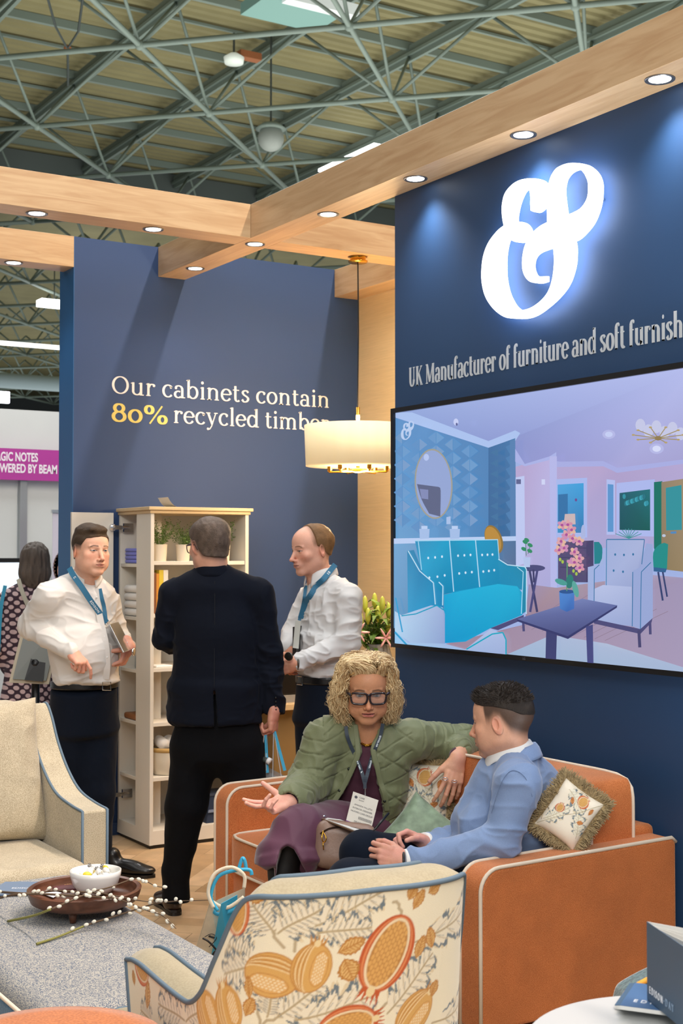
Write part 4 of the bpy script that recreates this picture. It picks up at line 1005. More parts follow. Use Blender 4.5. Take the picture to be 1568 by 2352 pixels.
# ---- drum pendant
pc = V(4.10, 6.43, 0)
pd = thing('drum_pendant', (4.10, 6.43, 2.1), 'cream drum pendant lamp with brass arms hanging from the oak cross beam', 'pendant lamp')
MB().lathe(pc+V(0, 0, 3.32), [(0, -.035), (.052, -.033), (.056, -.024), (.045, -.020), (.045, -.004), (.050, 0), (0, 0)], 28).build('ceiling_rose', M_gold, pd, smooth=True, )
MB().tube([pc+V(0, 0, 3.29), pc+V(.004, 0, 2.9), pc+V(-.002, 0, 2.47)], .004, 8).build('cord', M_black, pd)
MB().cyl(pc+V(0, 0, 2.47), pc+V(0, 0, 2.13), .011, 14).build('stem', M_gold, pd, smooth=True)
M_shade = mat('linen_shade', 'f0dcae', .8, noise=(3, .05, (8, 8, .3)), emit=0)
bs = M_shade.node_tree.nodes['Principled BSDF']; bs.inputs['Emission Color'].default_value = (1.0, .80, .48, 1); bs.inputs['Emission Strength'].default_value = .42; bs.inputs['Transmission Weight'].default_value = .0
MB().lathe(pc+V(0, 0, 2.138), [(.293, 0), (.297, .115), (.302, .228), (.299, .228), (.294, .115), (.290, 0), (.293, 0)], 56).build('lamp_shade', M_shade, pd, smooth=True)
dif = MB().lathe(pc+V(0, 0, 2.20), [(0, 0), (.288, 0), (.288, .004), (0, .004)], 40); dif.build('diffuser', mat('diffuser_glow', 'fff0cf', emit=2.6), pd)
for k in range(6):
    th = k*PI/3+.35; e_ = pc+V(.16*math.cos(th), .16*math.sin(th), 0)
    MB().tube([pc+V(0, 0, 2.112), e_+V(0, 0, 2.105), e_*1+V(.012*math.cos(th), .012*math.sin(th), 2.115)], .005, 8).build('arm', M_gold, pd, smooth=True)
    MB().lathe(e_, [(.008, 2.11), (.014, 2.118), (.014, 2.15), (.018, 2.152), (.018, 2.158), (0, 2.158)], 14).build('lamp_holder', M_gold, pd, smooth=True)
MB().lathe(pc+V(0, 0, 2.10), [(0, 0), (.03, .004), (.034, .012), (.03, .022), (0, .026)], 20).build('hub', M_gold, pd, smooth=True)
for z_, e_ in ((2.06, 42), (2.43, 42)):
    l = bpy.data.lights.new('pendant_light', 'POINT'); l.energy = e_; l.color = (1, .72, .42); l.shadow_soft_size = .12
    lo = bpy.data.objects.new('pendant_light', l); COL.objects.link(lo); lo.location = (4.10, 6.43, z_)

# ---- neighbouring stand, far left
M_shell = mat('shell_scheme_white', 'c9cfce', .7, noise=(1.5, .03))
nb = thing('exhibition_stand', (4.4, 13, 0), 'white neighbouring exhibition stand seen past the blue wall', 'exhibition stand')
MB().box((-3, 13.0, 0), (9, 13.1, 3.06)).build('panel_wall', M_shell, nb)
MB().box((PL(44, 1200, 1, 12.96)[0], 12.93, 0), (PL(60, 1200, 1, 12.96)[0], 12.999, 2.4)).build('upright', mat('aluminium', 'a9adb0', .35, .7), nb)
fb = MB().box((-3, 12.90, 2.362), (9, 12.925, 2.668)).build('fascia_board', mat('magenta_board', 'ab3596', .5), nb)
tx = MB()
r1 = PL(87, 1050, 1, 12.9)[0]; r2 = PL(131, 1080, 1, 12.9)[0]
place_text(tx, 'MAGIC NOTES', .118, (r1-.475, 12.8985, 2.548), (1, 0, 0), (0, 0, 1), fit=.475, bold=.0035)
place_text(tx, 'POWERED BY BEAM', .118, (r2-.675, 12.8985, 2.436), (1, 0, 0), (0, 0, 1), fit=.675, bold=.0035)
tx.build('lettering', mat('sign_white', 'e9e4ee', .6), fb)
a = PL(0, 1282, 1, 12.0); b = PL(47, 1282, 1, 12.0)
mo = thing('display_monitor', (a[0], 12, 1.0), 'white lit monitor with black top edge on the neighbouring stand', 'monitor')
MB().box((a[0]-.6, 12.0, 1.1), (b[0], 12.05, a[2]), ).build('case', M_black, mo)
MB().box((a[0]-.59, 11.99, 1.12), (b[0]-.015, 12.0, a[2]-.04)).build('screen', mat('monitor_glow', 'd3dde6', emit=.75), mo)
MB().cyl((a[0]-.1, 12.03, 0), (a[0]-.1, 12.03, 1.1), .04).build('stand_leg', M_steel_dk, mo)
a = PL(121, 1178, 1, 12.3); b = PL(150, 1178, 1, 12.3)
rb = thing('rollup_banner', (a[0]+.2, 12.3, 0), 'pale roll-up banner printed with a curly haired face behind the blue wall edge', 'banner')
MB().box((a[0], 12.30, .05), (a[0]+.8, 12.305, a[2])).build('print', mat('banner_print', 'c9c7d8', .6), rb)
MB().box((a[0]-.01, 12.29, a[2]), (a[0]+.81, 12.32, a[2]+.03)).build('top_bar', M_chrome, rb); MB().box((a[0]-.02, 12.2, 0), (a[0]+.82, 12.4, .05)).build('base', M_chrome, rb)
fm = MB(); fc = PL(150, 1310, 1, 12.29)
for k in range(26):
    th = k*2*PI/26; fm.lathe((0, 0, 0), [(0, 0), (.035, 0), (.035, .004), (0, .004)], 8, T=lambda p, th=th: (fc[0]+.088*math.cos(th)+p[0]*.9, 12.297-p[2], fc[2]+.03+.13*math.sin(th)+p[1]))
fm.build('printed_hair', mat('print_brown', '5a4038', .7), rb)
MB().lathe((0, 0, 0), [(0, 0), (1, 0), (1, .004), (0, .004)], 24, T=lambda p: (fc[0]+.078*p[0], 12.292-p[2]*.5, fc[2]+.115*p[1])).build('printed_face', mat('print_skin', 'c99a84', .7), rb)
# ================================================================ furniture
M_or = weave('orange_chenille', 'b55f2a', 'd07e45', 420, .75, .5, .10, 9)
M_or.node_tree.nodes['Principled BSDF'].inputs['Sheen Tint'].default_value = (1, .7, .5, 1)
M_pipe = mat('cream_piping', 'e0d0bb', .7)
M_cream = weave('cream_chenille', 'a3967c', 'c1b59c', 300, .9, .3, .08, 10)
M_cream2 = weave('pale_velvet', '9d9277', 'a69b80', 200, .85, .35, .06, 18)
M_bpipe = mat('slate_piping', '5c7080', .75)
M_tweed = weave('blue_grey_tweed', '566274', 'aeaaa0', 300, .95, .1, .05, 4)
for e_ in M_tweed.node_tree.nodes:
    if e_.type == 'VALTORGB': e_.color_ramp.elements[0].position = .44; e_.color_ramp.elements[1].position = .54
M_dkwood = wood('dark_wood', '4a3226', '2e1d15', (3, 3, 12), .4)
M_walnut = wood('walnut', '6b4330', '4a2b1d', (3, 3, 10), .35)

# ---- sofa
so = thing('sofa', (3.1, 4.4, 0), 'orange chenille two seat sofa with cream piping against the navy wall', 'sofa')
SXF, SXB, SY0, SY1, SH = 2.665, 3.525, 3.455, 5.335, .645
def arm(y0, y1):
    prof = [(SXF, .13), (SXF, SH-.075)]+[(SXF+.075-.075*math.cos(t), SH-.075+.075*math.sin(t)) for t in np.linspace(.15, PI/2, 7)]+[(SXB-.02, SH+.012), (SXB, SH-.005), (SXB, .13)]
    m = MB(); m.prism([(x, y0, z) for x, z in prof], (0, y1-y0, 0)); o = m.build('arm', M_or, so, smooth=True, bevel=.016, angle=35)
    for y in (y0+.004, y1-.004):
        pts = [(x, y, z) for x, z in prof[:-1]]; pts = [pts[0], (SXF, y, .4)]+pts[1:]
        MB().tube(pts, .0065, 8).build('piping', M_pipe, o, smooth=True)
arm(SY0, SY0+.115); arm(SY1-.12, SY1)
MB().rbox((SXF+.03, SY0+.09, .12), (SXB, SY1-.1, .305), .02).build('base_frame', M_or, so, smooth=True)
o = MB().rbox((3.40, SY0+.10, .2), (SXB, SY1-.11, .688), .025).build('back_frame', M_or, so, smooth=True)
def cushion(lo, hi, name, pipe_ax, puff=.02):
    m = MB(); nU, nV = 22, 22; c = (V(*lo)+V(*hi))/2; h = (V(*hi)-V(*lo))/2
    bm = bmesh.new(); bmesh.ops.create_cube(bm, size=2); bmesh.ops.subdivide_edges(bm, edges=bm.edges[:], cuts=14, use_grid_fill=True)
    for v in bm.verts:
        q = np.array(v.co); a = [i for i in range(3) if i != pipe_ax]
        # superellipse rounding in the face plane, puffed along the pipe axis
        r = 1-.045*(abs(q[a[0]])**8)*(abs(q[a[1]])**8)
        pf = (1-q[a[0]]**4)*(1-q[a[1]]**4)
        w_ = q*h; w_[a[0]] *= r; w_[a[1]] *= r
        w_[pipe_ax] += np.sign(q[pipe_ax])*puff*pf if abs(q[pipe_ax]) > .99 else q[pipe_ax]*puff*pf
        v.co = Vector(c+w_)
    vs = [tuple(v.co) for v in bm.verts]; fs = [tuple(v.index for v in f.verts) for f in bm.faces]; bm.free(); m.add(vs, fs)
    o = m.build(name, M_or, so, smooth=True, bevel=.01)
    a = [i for i in range(3) if i != pipe_ax]
    for sgn in (-1, 1):
        pts = []
        for t in np.linspace(0, 2*PI, 64, endpoint=False):
            q = np.zeros(3); cx, sx_ = math.cos(t), math.sin(t); k_ = (abs(cx)**9+abs(sx_)**9)**(1/9)
            q[a[0]] = cx/k_*h[a[0]]; q[a[1]] = sx_/k_*h[a[1]]; q[pipe_ax] = sgn*h[pipe_ax]; pts.append(c+q*1.002)
        MB().tube(pts, .0062, 8, closed=True).build('piping', M_pipe, o, smooth=True)
ym = (SY0+SY1)/2-.005
cushion((3.205, SY0+.085, .43), (3.40, ym-.004, .868), 'back_cushion', 0)
cushion((3.205, ym+.004, .43), (3.40, SY1-.10, .855), 'back_cushion', 0)
cushion((SXF-.005, SY0+.12, .31), (3.22, ym-.004, .452), 'seat_cushion', 2, .012)
cushion((SXF-.005, ym+.004, .31), (3.22, SY1-.125, .452), 'seat_cushion', 2, .012)
for x in (SXF+.06, SXB-.06):
    for y in (SY0+.07, SY1-.07): MB().tube([(x, y, 0), (x, y, .13)], [.018, .026], 12).build('leg', M_dkwood, so, smooth=True)

# ---- scatter cushions
def pillow(name, c, R, w_, h_, t_, m, lab, cols=None, n=60, crease=.006, seed=0, pinch=0.0, group=None):
    vs = []; cs = []
    for sd in (1, -1):
        for j in range(n):
            for i in range(n):
                u = -1+2*i/(n-1); v = -1+2*j/(n-1)
                k = (1-.07*(1-v*v)*abs(u)**3)*(1); k2 = (1-.07*(1-u*u)*abs(v)**3)
                th = t_*((1-u**4)*(1-v**4))**.55
                vs.append((u*w_*k, v*h_*k2, sd*th))
    v = np.array(vs); q = []
    for s_ in (0, 1):
        for j in range(n-1):
            for i in range(n-1):
                a = s_*n*n+j*n+i; f = (a, a+1, a+n+1, a+n); q.append(f if s_ == 0 else f[::-1])
    r = 1-np.abs(vnoise(v*np.array([9, 9, 9])+seed, seed)); v[:, 2] += np.sign(v[:, 2])*crease*(r-.6)*2*(np.abs(v[:, 2]) > t_*.15)
    if pinch: v[:, 2] -= np.sign(v[:, 2])*pinch*np.exp(-(v[:, 0]**2)/.001)*np.clip(v[:, 1]/h_, 0, 1)*(np.abs(v[:, 2]) > t_*.3)
    cols = cols((v[:, 0]+w_)*.25/w_, (v[:, 1]+h_)*.25/h_) if cols else None
    W_ = np.asarray(c)+v@np.asarray(R).T
    o = np_mesh(name, W_, np.array(q), m, None, cols)
    if lab: tag(o, lab, 'cushion', group)
    return o, W_

# ---- painted fabric (a drawn repeat of leaves, pomegranates and stems)
class Canvas:
    def __init__(s, w_, h_, res, bg): s.res = res; s.nx = int(w_/res)+2; s.ny = int(h_/res)+2; s.a = np.tile(np.array(hexc(bg)), (s.ny, s.nx, 1)); s.gx = (np.arange(s.nx)*res)[None, :]; s.gy = (np.arange(s.ny)*res)[:, None]
    def _box(s, lo, hi):
        x0 = max(0, int(lo[0]/s.res)-1); x1 = min(s.nx, int(hi[0]/s.res)+2); y0 = max(0, int(lo[1]/s.res)-1); y1 = min(s.ny, int(hi[1]/s.res)+2)
        return x0, x1, y0, y1
    def put(s, b, m, col, a=1.0):
        x0, x1, y0, y1 = b; r = s.a[y0:y1, x0:x1]; m = (m*a)[..., None]; s.a[y0:y1, x0:x1] = r+(np.array(hexc(col))-r)*m
    def poly(s, pts, col, a=1.0):
        p = np.array(pts); b = s._box(p.min(0), p.max(0)); x0, x1, y0, y1 = b
        if x1 <= x0 or y1 <= y0: return
        X_ = s.gx[:, x0:x1]+0*s.gy[y0:y1]; Y_ = s.gy[y0:y1]+0*s.gx[:, x0:x1]; ins = np.zeros(X_.shape, bool)
        for i in range(len(p)):
            (ax, ay), (bx, by) = p[i-1], p[i]
            if ay == by: continue
            ins ^= ((ay > Y_) != (by > Y_)) & (X_ < (bx-ax)*(Y_-ay)/(by-ay)+ax)
        s.put(b, ins.astype(float), col, a)
    def line(s, pts, w_, col, a=1.0):
        p = np.array(pts, float)
        for i in range(len(p)-1):
            lo = np.minimum(p[i], p[i+1])-w_; hi = np.maximum(p[i], p[i+1])+w_; b = s._box(lo, hi); x0, x1, y0, y1 = b
            if x1 <= x0 or y1 <= y0: continue
            X_ = s.gx[:, x0:x1]; Y_ = s.gy[y0:y1]; e = p[i+1]-p[i]; t = np.clip(((X_-p[i][0])*e[0]+(Y_-p[i][1])*e[1])/max(1e-9, e@e), 0, 1)
            d = np.hypot(X_-p[i][0]-t*e[0], Y_-p[i][1]-t*e[1]); s.put(b, np.clip((w_/2-d)/s.res+.5, 0, 1), col, a)
    def ell(s, c, rx, ry, ang, col, a=1.0):
        m = max(rx, ry); b = s._box((c[0]-m, c[1]-m), (c[0]+m, c[1]+m)); x0, x1, y0, y1 = b
        if x1 <= x0 or y1 <= y0: return
        X_ = s.gx[:, x0:x1]-c[0]; Y_ = s.gy[y0:y1]-c[1]; u = X_*math.cos(ang)+Y_*math.sin(ang); v = -X_*math.sin(ang)+Y_*math.cos(ang)
        d = (np.hypot(u/rx, v/ry)-1)*min(rx, ry); s.put(b, np.clip(.5-d/s.res, 0, 1), col, a)
    def get(s, x, y):
        fx = np.clip(x/s.res, 0, s.nx-1.001); fy = np.clip(y/s.res, 0, s.ny-1.001); i = fx.astype(int); j = fy.astype(int); u = (fx-i)[:, None]; v = (fy-j)[:, None]
        return (s.a[j, i]*(1-u)+s.a[j, i+1]*u)*(1-v)+(s.a[j+1, i]*(1-u)+s.a[j+1, i+1]*u)*v
def rot2(p, c, ang, s=1.0): return [(c[0]+s*(x*math.cos(ang)-y*math.sin(ang)), c[1]+s*(x*math.sin(ang)+y*math.cos(ang))) for x, y in p]
def big_leaf(C, base, ang, L, Wd, bend=.25, c1='5b7282', c2='e9e3cd', seed=0):
    Wd *= 1.35; ang = math.radians(ang); R_ = random.Random(seed)
    mid = [(L*t, bend*L*math.sin(t*PI*.6)*t) for t in np.linspace(0, 1, 24)]
    def outline(sc, jag, off=0.0):
        up = []; dn = []
        for i, t in enumerate(np.linspace(.04, 1, 64)):
            x = L*t; y = bend*L*math.sin(t*PI*.6)*t
            lobe = abs(math.sin(t*PI*4.0+off))**.7; w_ = Wd*(math.sin(PI*min(1, t*.93+.05))**.6)*(.40+.70*lobe)*sc*(1-.25*t)
            j1 = 1+jag*R_.uniform(-1, 1); j2 = 1+jag*R_.uniform(-1, 1); lean = .16*L*lobe*sc
            up.append((x+lean*.6, y+w_*j1)); dn.append((x+lean*.6, y-w_*j2))
        return up+dn[::-1]
    C.poly(rot2(outline(1.10, .16), base, ang), 'd9c9a4', .8)
    C.poly(rot2(outline(1.0, .17), base, ang), c1, .92)
    C.poly(rot2(outline(.74, .22), base, ang), c2)
    C.line(rot2(mid, base, ang), .0048, 'b5a684')
    for t in np.linspace(.14, .9, 8):
        x = L*t; y = bend*L*math.sin(t*PI*.6)*t; w_ = Wd*(math.sin(PI*min(1, t*.93+.05))**.6)*.75*(1-.25*t)
        for sg in (1, -1):
            C.line(rot2([(x, y), (x+.05*L, y+sg*w_*.45), (x+.13*L, y+sg*w_*.95)], base, ang), .0018, 'b5a684')
            C.line(rot2([(x+.03*L, y+sg*w_*.2), (x+.09*L, y+sg*w_*.5)], base, ang), .0018, c1, .6)
def small_leaf(C, base, ang, L, Wd, c1='b9823f', c2='ddb878'):
    ang = math.radians(ang); up = [(L*t, Wd*math.sin(PI*t)**.8*(1+.10*math.sin(t*38))) for t in np.linspace(0, 1, 22)]; dn = [(x, -y) for x, y in up[::-1]]
    C.poly(rot2(up+dn, base, ang), c1); C.poly(rot2([(x*.88+L*.06, y*.72) for x, y in up+dn], base, ang), c2)
    C.line(rot2([(0, 0), (L*.95, 0)], base, ang), .003, c1)
    for t in np.linspace(.15, .8, 6):
        for sg in (1, -1): C.line(rot2([(L*t, 0), (L*(t+.13), sg*Wd*.6*math.sin(PI*t)**.8)], base, ang), .0028, c1)
def pomegranate(C, c, ang, a, b, body='d3a35c', edge='bf7d3c', cut=False, rust='c05a2c'):
    an = math.radians(ang)
    if cut:
        C.ell(c, a, b, an, rust); C.ell(c, a*.95, b*.88, an, 'dc8a58'); C.ell(c, a*.93, b*.80, an, rust); C.ell(c, a*.92, b*.74, an, 'ead9b5'); C.ell(c, a*.84, b*.64, an, 'b98545')
        for i in range(-5, 6):
            for j in range(-5, 6):
                x = i*a*.17+(j % 2)*a*.085; y = j*b*.125
                if (x/(a*.80))**2+(y/(b*.60))**2 < 1: C.ell(rot2([(x, y)], c, an)[0], a*.075, b*.062, an, 'd9a860')
    else:
        C.ell(c, a, b, an, edge); C.ell(c, a*.95, b*.94, an, body)
        for k in (.82, .62, .42):
            C.line(rot2([(a*math.cos(t)*.95, b*k*math.sin(t)) for t in np.linspace(.1, PI-.1, 14)], c, an), .0042, edge, .9)
            C.line(rot2([(a*math.cos(t)*.95, b*(k-.09)*math.sin(t)) for t in np.linspace(.1, PI-.1, 14)], c, an), .003, 'ecd6a4', .9)
        C.ell(rot2([(0, -b*.38)], c, an)[0], a*.72, b*.42, an, edge)
        C.ell(rot2([(0, -b*.38)], c, an)[0], a*.68, b*.38, an, 'dcae68')
        for i in range(-4, 5):
            for j in range(-3, 4):
                x = i*a*.15+(j % 2)*a*.07; y = -b*.38+j*b*.11
                if (x/(a*.62))**2+((y+b*.38)/(b*.33))**2 < 1: C.ell(rot2([(x, y)], c, an)[0], a*.052, b*.04, an, 'efe0bb')
    for t in range(-2, 3): C.poly(rot2([(a*.9, -b*.10+t*b*.13), (a*1.32, t*b*.22), (a*.9, b*.10+t*b*.13)], c, an), rust if cut else edge)
    C.ell(rot2([(a*.98, 0)], c, an)[0], a*.14, b*.16, an, 'e8d5a5')
BG = 'ebe6cd'
def cushion_cols(seed, flip=False):
    C = Canvas(.55, .55, .0022, 'eee4d0')
    big_leaf(C, (.05, .08), 40, .26, .06, .2, seed=seed); big_leaf(C, (.45, .10), 110, .26, .06, .2, seed=seed+1); big_leaf(C, (.10, .42), -10, .28, .06, -.2, seed=seed+2)
    pomegranate(C, (.30, .40), 60, .055, .07, 'd9a860', 'c9642f', True); pomegranate(C, (.13, .24), 100, .04, .05, 'e0a050', 'c9642f', True)
    C.line([(.02, .02), (.2, .2), (.33, .3), (.5, .5)], .006, 'b5a684')
    for x, y, a in ((.36, .22, 20), (.22, .33, 130), (.42, .33, 80)): small_leaf(C, (x, y), a, .07, .02, 'b5632f', 'dda05c')
    return lambda x, y: C.get(x, y)
M_print = mat('printed_linen', 'efe5cc', .85, attr='Col', bump=(500, .15), sheen=.15)
def fringe(mb, path, out, L, dens=3, r=.0012):
    """short looped brush fringe along a path"""
    for i in range(len(path)-1):
        a, b = path[i], path[i+1]
        for k in range(dens):
            t = rng.random(); p = a+(b-a)*t; o_ = out[i]+rng.normal(0, .35, 3); o_ = nrm(o_)
            l = L*(.7+.5*rng.random()); sg = nrm(rng.normal(0, 1, 3))*l*.3
            mb.tube([p, p+o_*l*.5+sg*.6, p+o_*l+sg], [r*1.6, r*1.3, r*.8], 4, False)
M_fr = mat('taupe_fringe', 'a8946e', .9, noise=(80, .35))
def fringed(c, R, w_, h_, t_, seed, lab, side_edges, pinch=0):
    R = np.asarray(R); o, W_ = pillow('scatter_cushion', c, R, w_, h_, t_, M_print, None, cushion_cols(seed), 90, .005, seed, pinch)
    # parent under an empty-free root: cushion body is the thing, the fringe its part
    m = MB(); edge = [(u, -1) for u in np.linspace(-1, 1, 60)]+[(1, v) for v in np.linspace(-1, 1, 60)]+[(-u, 1) for u in np.linspace(-1, 1, 60)]+[(-1, -v) for v in np.linspace(-1, 1, 60)]
    path = []; out = []
    for u, v in edge:
        k = (1-.07*(1-v*v)*abs(u)**3); k2 = (1-.07*(1-u*u)*abs(v)**3); p = V(u*w_*k, v*h_*k2, 0); path.append(np.asarray(c)+R@p); out.append(R@nrm(V(p[0]/w_, p[1]/h_, 0)**5+1e-6))
    fringe(m, path, out, .030, 16, .0011)
    tag(o, lab, 'cushion')
    f = m.build('fringe', M_fr, o); return o
Rm = lambda rx, ry, rz: np.array(Matrix.Rotation(math.radians(rz), 3, 'Z')@Matrix.Rotation(math.radians(ry), 3, 'Y')@Matrix.Rotation(math.radians(rx), 3, 'X'))
def basis(x, y): x = nrm(x); z = nrm(np.cross(x, y)); return np.stack([x, np.cross(z, x), z], 1)

# right of the man: one cushion slumped between his back and the sofa corner
fringed(P(1307, 1870, 4.63), basis(cdir(.72, -.22, -.50), cdir(.45, .20, .86)), .078, .096, .036, 3, 'leaf print scatter cushion with taupe fringe behind the man in the light blue jacket', None, .02)
# left: behind the woman's elbow
fringed(P(962, 1838, 5.36), basis(cdir(.93, -.35, -.05), cdir(.12, .2, 1.0)), .125, .15, .045, 8, 'leaf print scatter cushion with taupe fringe beside the woman in the green jacket', None)
M_velv = mat('sage_velvet', '7d9177', .5, noise=(22, .38), sheen=.6)
pillow('scatter_cushion', P(968, 1922, 5.12), basis(cdir(.80, -.25, -.62), cdir(.60, .40, .70)), .125, .125, .05, M_velv, 'sage green velvet scatter cushion lying in front of the fringed one', None, 50, .004, 5)

# ---- cream armchair, left
ac = thing('armchair', (1.72, 5.45, 0), 'cream chenille armchair with slate piping and loose back cushion at left', 'armchair')
def wing(x0, x1):
    top = smooth_path([(5.12, .632), (5.25, .638), (5.42, .662), (5.56, .73), (5.68, .83), (5.76, .93), (5.83, .985), (5.90, .97)], 5)
    prof = [(5.12, .14)]+[(float(a), float(b)) for a, b in top]+[(6.0, .6), (5.95, .14)]
    o = MB().prism([(x0, y, z) for y, z in prof], (x1-x0, 0, 0)).build('arm', M_cream, ac, smooth=True, bevel=.014, angle=35)
    for x in (x0+.003, x1-.003): MB().tube([(x, y, z) for y, z in prof[:-2]], .006, 8).build('piping', M_bpipe, o, smooth=True)
wing(1.975, 2.085); wing(1.355, 1.465)
MB().rbox((1.46, 5.15, .14), (1.98, 5.95, .34), .02).build('seat_base', M_cream, ac, smooth=True)
s_ = MB().rbox((1.462, 5.02, .30), (1.978, 5.72, .455), .05, 5).build('seat_cushion', M_cream, ac, smooth=True)
MB().rbox((1.46, 5.78, .3), (1.98, 5.98, 1.0), .05, 4).build('back', M_cream, ac, smooth=True)
o, _ = pillow('back_cushion', (1.735, 5.64, .735), basis(V(1, 0, 0), V(.02, .30, .95)), .262, .305, .105, M_cream, None, None, 80, .010, 12, .03)
mw = wmat(ac).inverted(); o.data.transform(mw@Matrix.Translation(o.location)); o.location = (0, 0, 0); o.parent = ac
for x in (1.42, 2.03):
    for y in (5.2, 5.9): MB().tube([(x, y, 0), (x, y, .14)], [.015, .024], 12).build('leg', M_dkwood, ac, smooth=True)

# ---- upholstered bench
be = thing('bench_ottoman', (1.53, 4.2, 0), 'long blue grey tweed bench ottoman with teal side carrying the tray', 'ottoman')
M_teal = weave('teal_velvet', '2f5672', '3f6c8a', 200, .75, .4, .1, 12)
bx0, bx1, by0, by1 = 1.235, 1.872, 3.42, 4.93
m = MB(); n = 40; prof = []
def benchpt(u, v):
    # rounded slab section along Y with full depth drop at both ends
    return u, v
m.rbox((bx0, by0, .10), (bx1, by1, .452), .055, 6); tb_ = m.build('top_cover', M_tweed, be, smooth=True)
MB().rbox((bx0-.014, by0+.06, .10), (bx0+.01, by1-.05, .40), .01).build('side_panel', M_teal, be, smooth=True)
MB().tube([(bx0-.012, by0+.03, .12), (bx0-.012, by0+.05, .37), (bx0-.012, by0+.10, .408), (bx0-.012, by1-.10, .408), (bx0-.012, by1-.05, .37), (bx0-.012, by1-.05, .12)], .006, 8).build('piping', M_pipe, be, smooth=True)
for x in (1.32, 1.78):
    for y in (3.6, 4.75): MB().tube([(x, y, 0), (x, y, .11)], [.02, .026], 12).build('leg', M_dkwood, be, smooth=True)

# tray on the bench
tz = .455; tc = PL(194, 2041, 2, .535); tR = .188
tr = thing('footed_tray', (tc[0], tc[1], tz), 'round walnut footed tray on the tweed bench', 'tray')
MB().lathe((tc[0], tc[1], tz), [(0, .034), (tR-.035, .034), (tR-.012, .046), (tR-.004, .066), (tR, .082), (tR-.006, .086), (tR-.016, .082), (tR-.02, .062), (tR-.03, .050), (0, .047)], 72).build('dish', M_walnut, tr, smooth=True, angle=50)
for k in range(3):
    th = -2.25+k*2*PI/3; MB().tube([(tc[0]+.12*math.cos(th), tc[1]+.12*math.sin(th), tz), (tc[0]+.12*math.cos(th), tc[1]+.12*math.sin(th), tz+.036)], [.010, .016], 12).build('foot', M_walnut, tr, smooth=True)
bc = PL(219, 2050, 2, tz+.05)
bo = thing('bowl', (bc[0], bc[1], tz+.048), 'white porcelain bowl of wrapped sweets on the walnut tray', 'bowl')
MB().lathe((bc[0], bc[1], tz+.048), [(0, 0), (.038, 0), (.058, .008), (.076, .032), (.085, .062), (.0865, .078), (.083, .079), (.080, .060), (.070, .034), (.05, .014), (0, .010)], 56).build('bowl_body', mat('porcelain', 'e9e9e6', .15, coat=.6), bo, smooth=True)
M_wrap = mat('sweet_wrapper', 'e9e8e4', .35, spec=.7); M_wr2 = mat('wrapper_yellow', 'd9c23a', .4); M_wr3 = mat('wrapper_print', '55524f', .4)
sw = []
for k in range(13):
    a_, r_ = k*2.4, .055*math.sqrt((k+.4)/13); p = V(bc[0]+r_*math.cos(a_), bc[1]+r_*math.sin(a_), tz+.048+.060+.010*(k % 3)-.1*r_)
    th = rng.random()*PI; ax = V(math.cos(th), math.sin(th), .15)
    t = thing('wrapped_sweet', p, 'small twist wrapped sweet in the white bowl', 'sweet', 'wrapped sweets in the bowl')
    B_ = basis(ax, V(0, 0, 1)); MB().sphere(p, (.0155, .010, .009), 12, 8, B_).build('wrapper', M_wrap if k % 4 else M_wr2, t, smooth=True)
    for sg in (-1, 1):
        q = p+sg*ax*.014; m = MB()
        for j in range(6):
            a1 = j*PI/3; m.add([q, q+sg*ax*.012+.008*(B_[:, 1]*math.cos(a1)+B_[:, 2]*math.sin(a1)), q+sg*ax*.013+.008*(B_[:, 1]*math.cos(a1+.8)+B_[:, 2]*math.sin(a1+.8))], [(0, 1, 2)])
        m.build('twist_end', (M_wr3, M_wr2, M_wrap)[(k+(sg > 0)) % 3], t)
def leaflet(name, corners, z, m, lab, th=.004, txt=None, tcol='e8e4dc', tsz=.03, tfit=None):
    ps = [PL(px, py, 2, z) for px, py in corners]; o = MB().prism(ps, (0, 0, -th)).build(name, m)
    tag(o, lab, 'leaflet')
    if txt:
        r_ = nrm(ps[1]-ps[0]); u_ = nrm(ps[0]-ps[3]); mm = MB(); c = ps[3]*.35+ps[0]*.65 if False else ps[0]+(ps[1]-ps[0])*.45+(ps[3]-ps[0])*.55
        place_text(mm, txt, tsz, c+V(0, 0, .0006), r_, u_, fit=tfit, depth=.0004); mm.build('lettering', mat('ink_'+tcol, tcol, .5), o)
    return o
leaflet('booklet', [(121, 2029), (178, 2022), (190, 2040), (124, 2043)], tz+.060, mat('maroon_card', '5f2a30', .5), 'maroon booklet with gold letters on the walnut tray left of the bowl', .006, 'MILFORD', 'c9a06a', .018)
leaflet('card', [(92, 2050), (106, 2043), (142, 2050), (122, 2061)], tz+.056, mat('white_card', 'dfe2ea', .5), 'small white and blue card on the walnut tray rim side', .002)
leaflet('brochure', [(12, 2025), (92, 2025), (78, 2052), (-30, 2055)], .462, mat('slate_card', '5f7590', .5), 'slate blue brochure lying on the tweed bench at the photo edge', .005, 'EDISON', 'dfe3ea', .022)

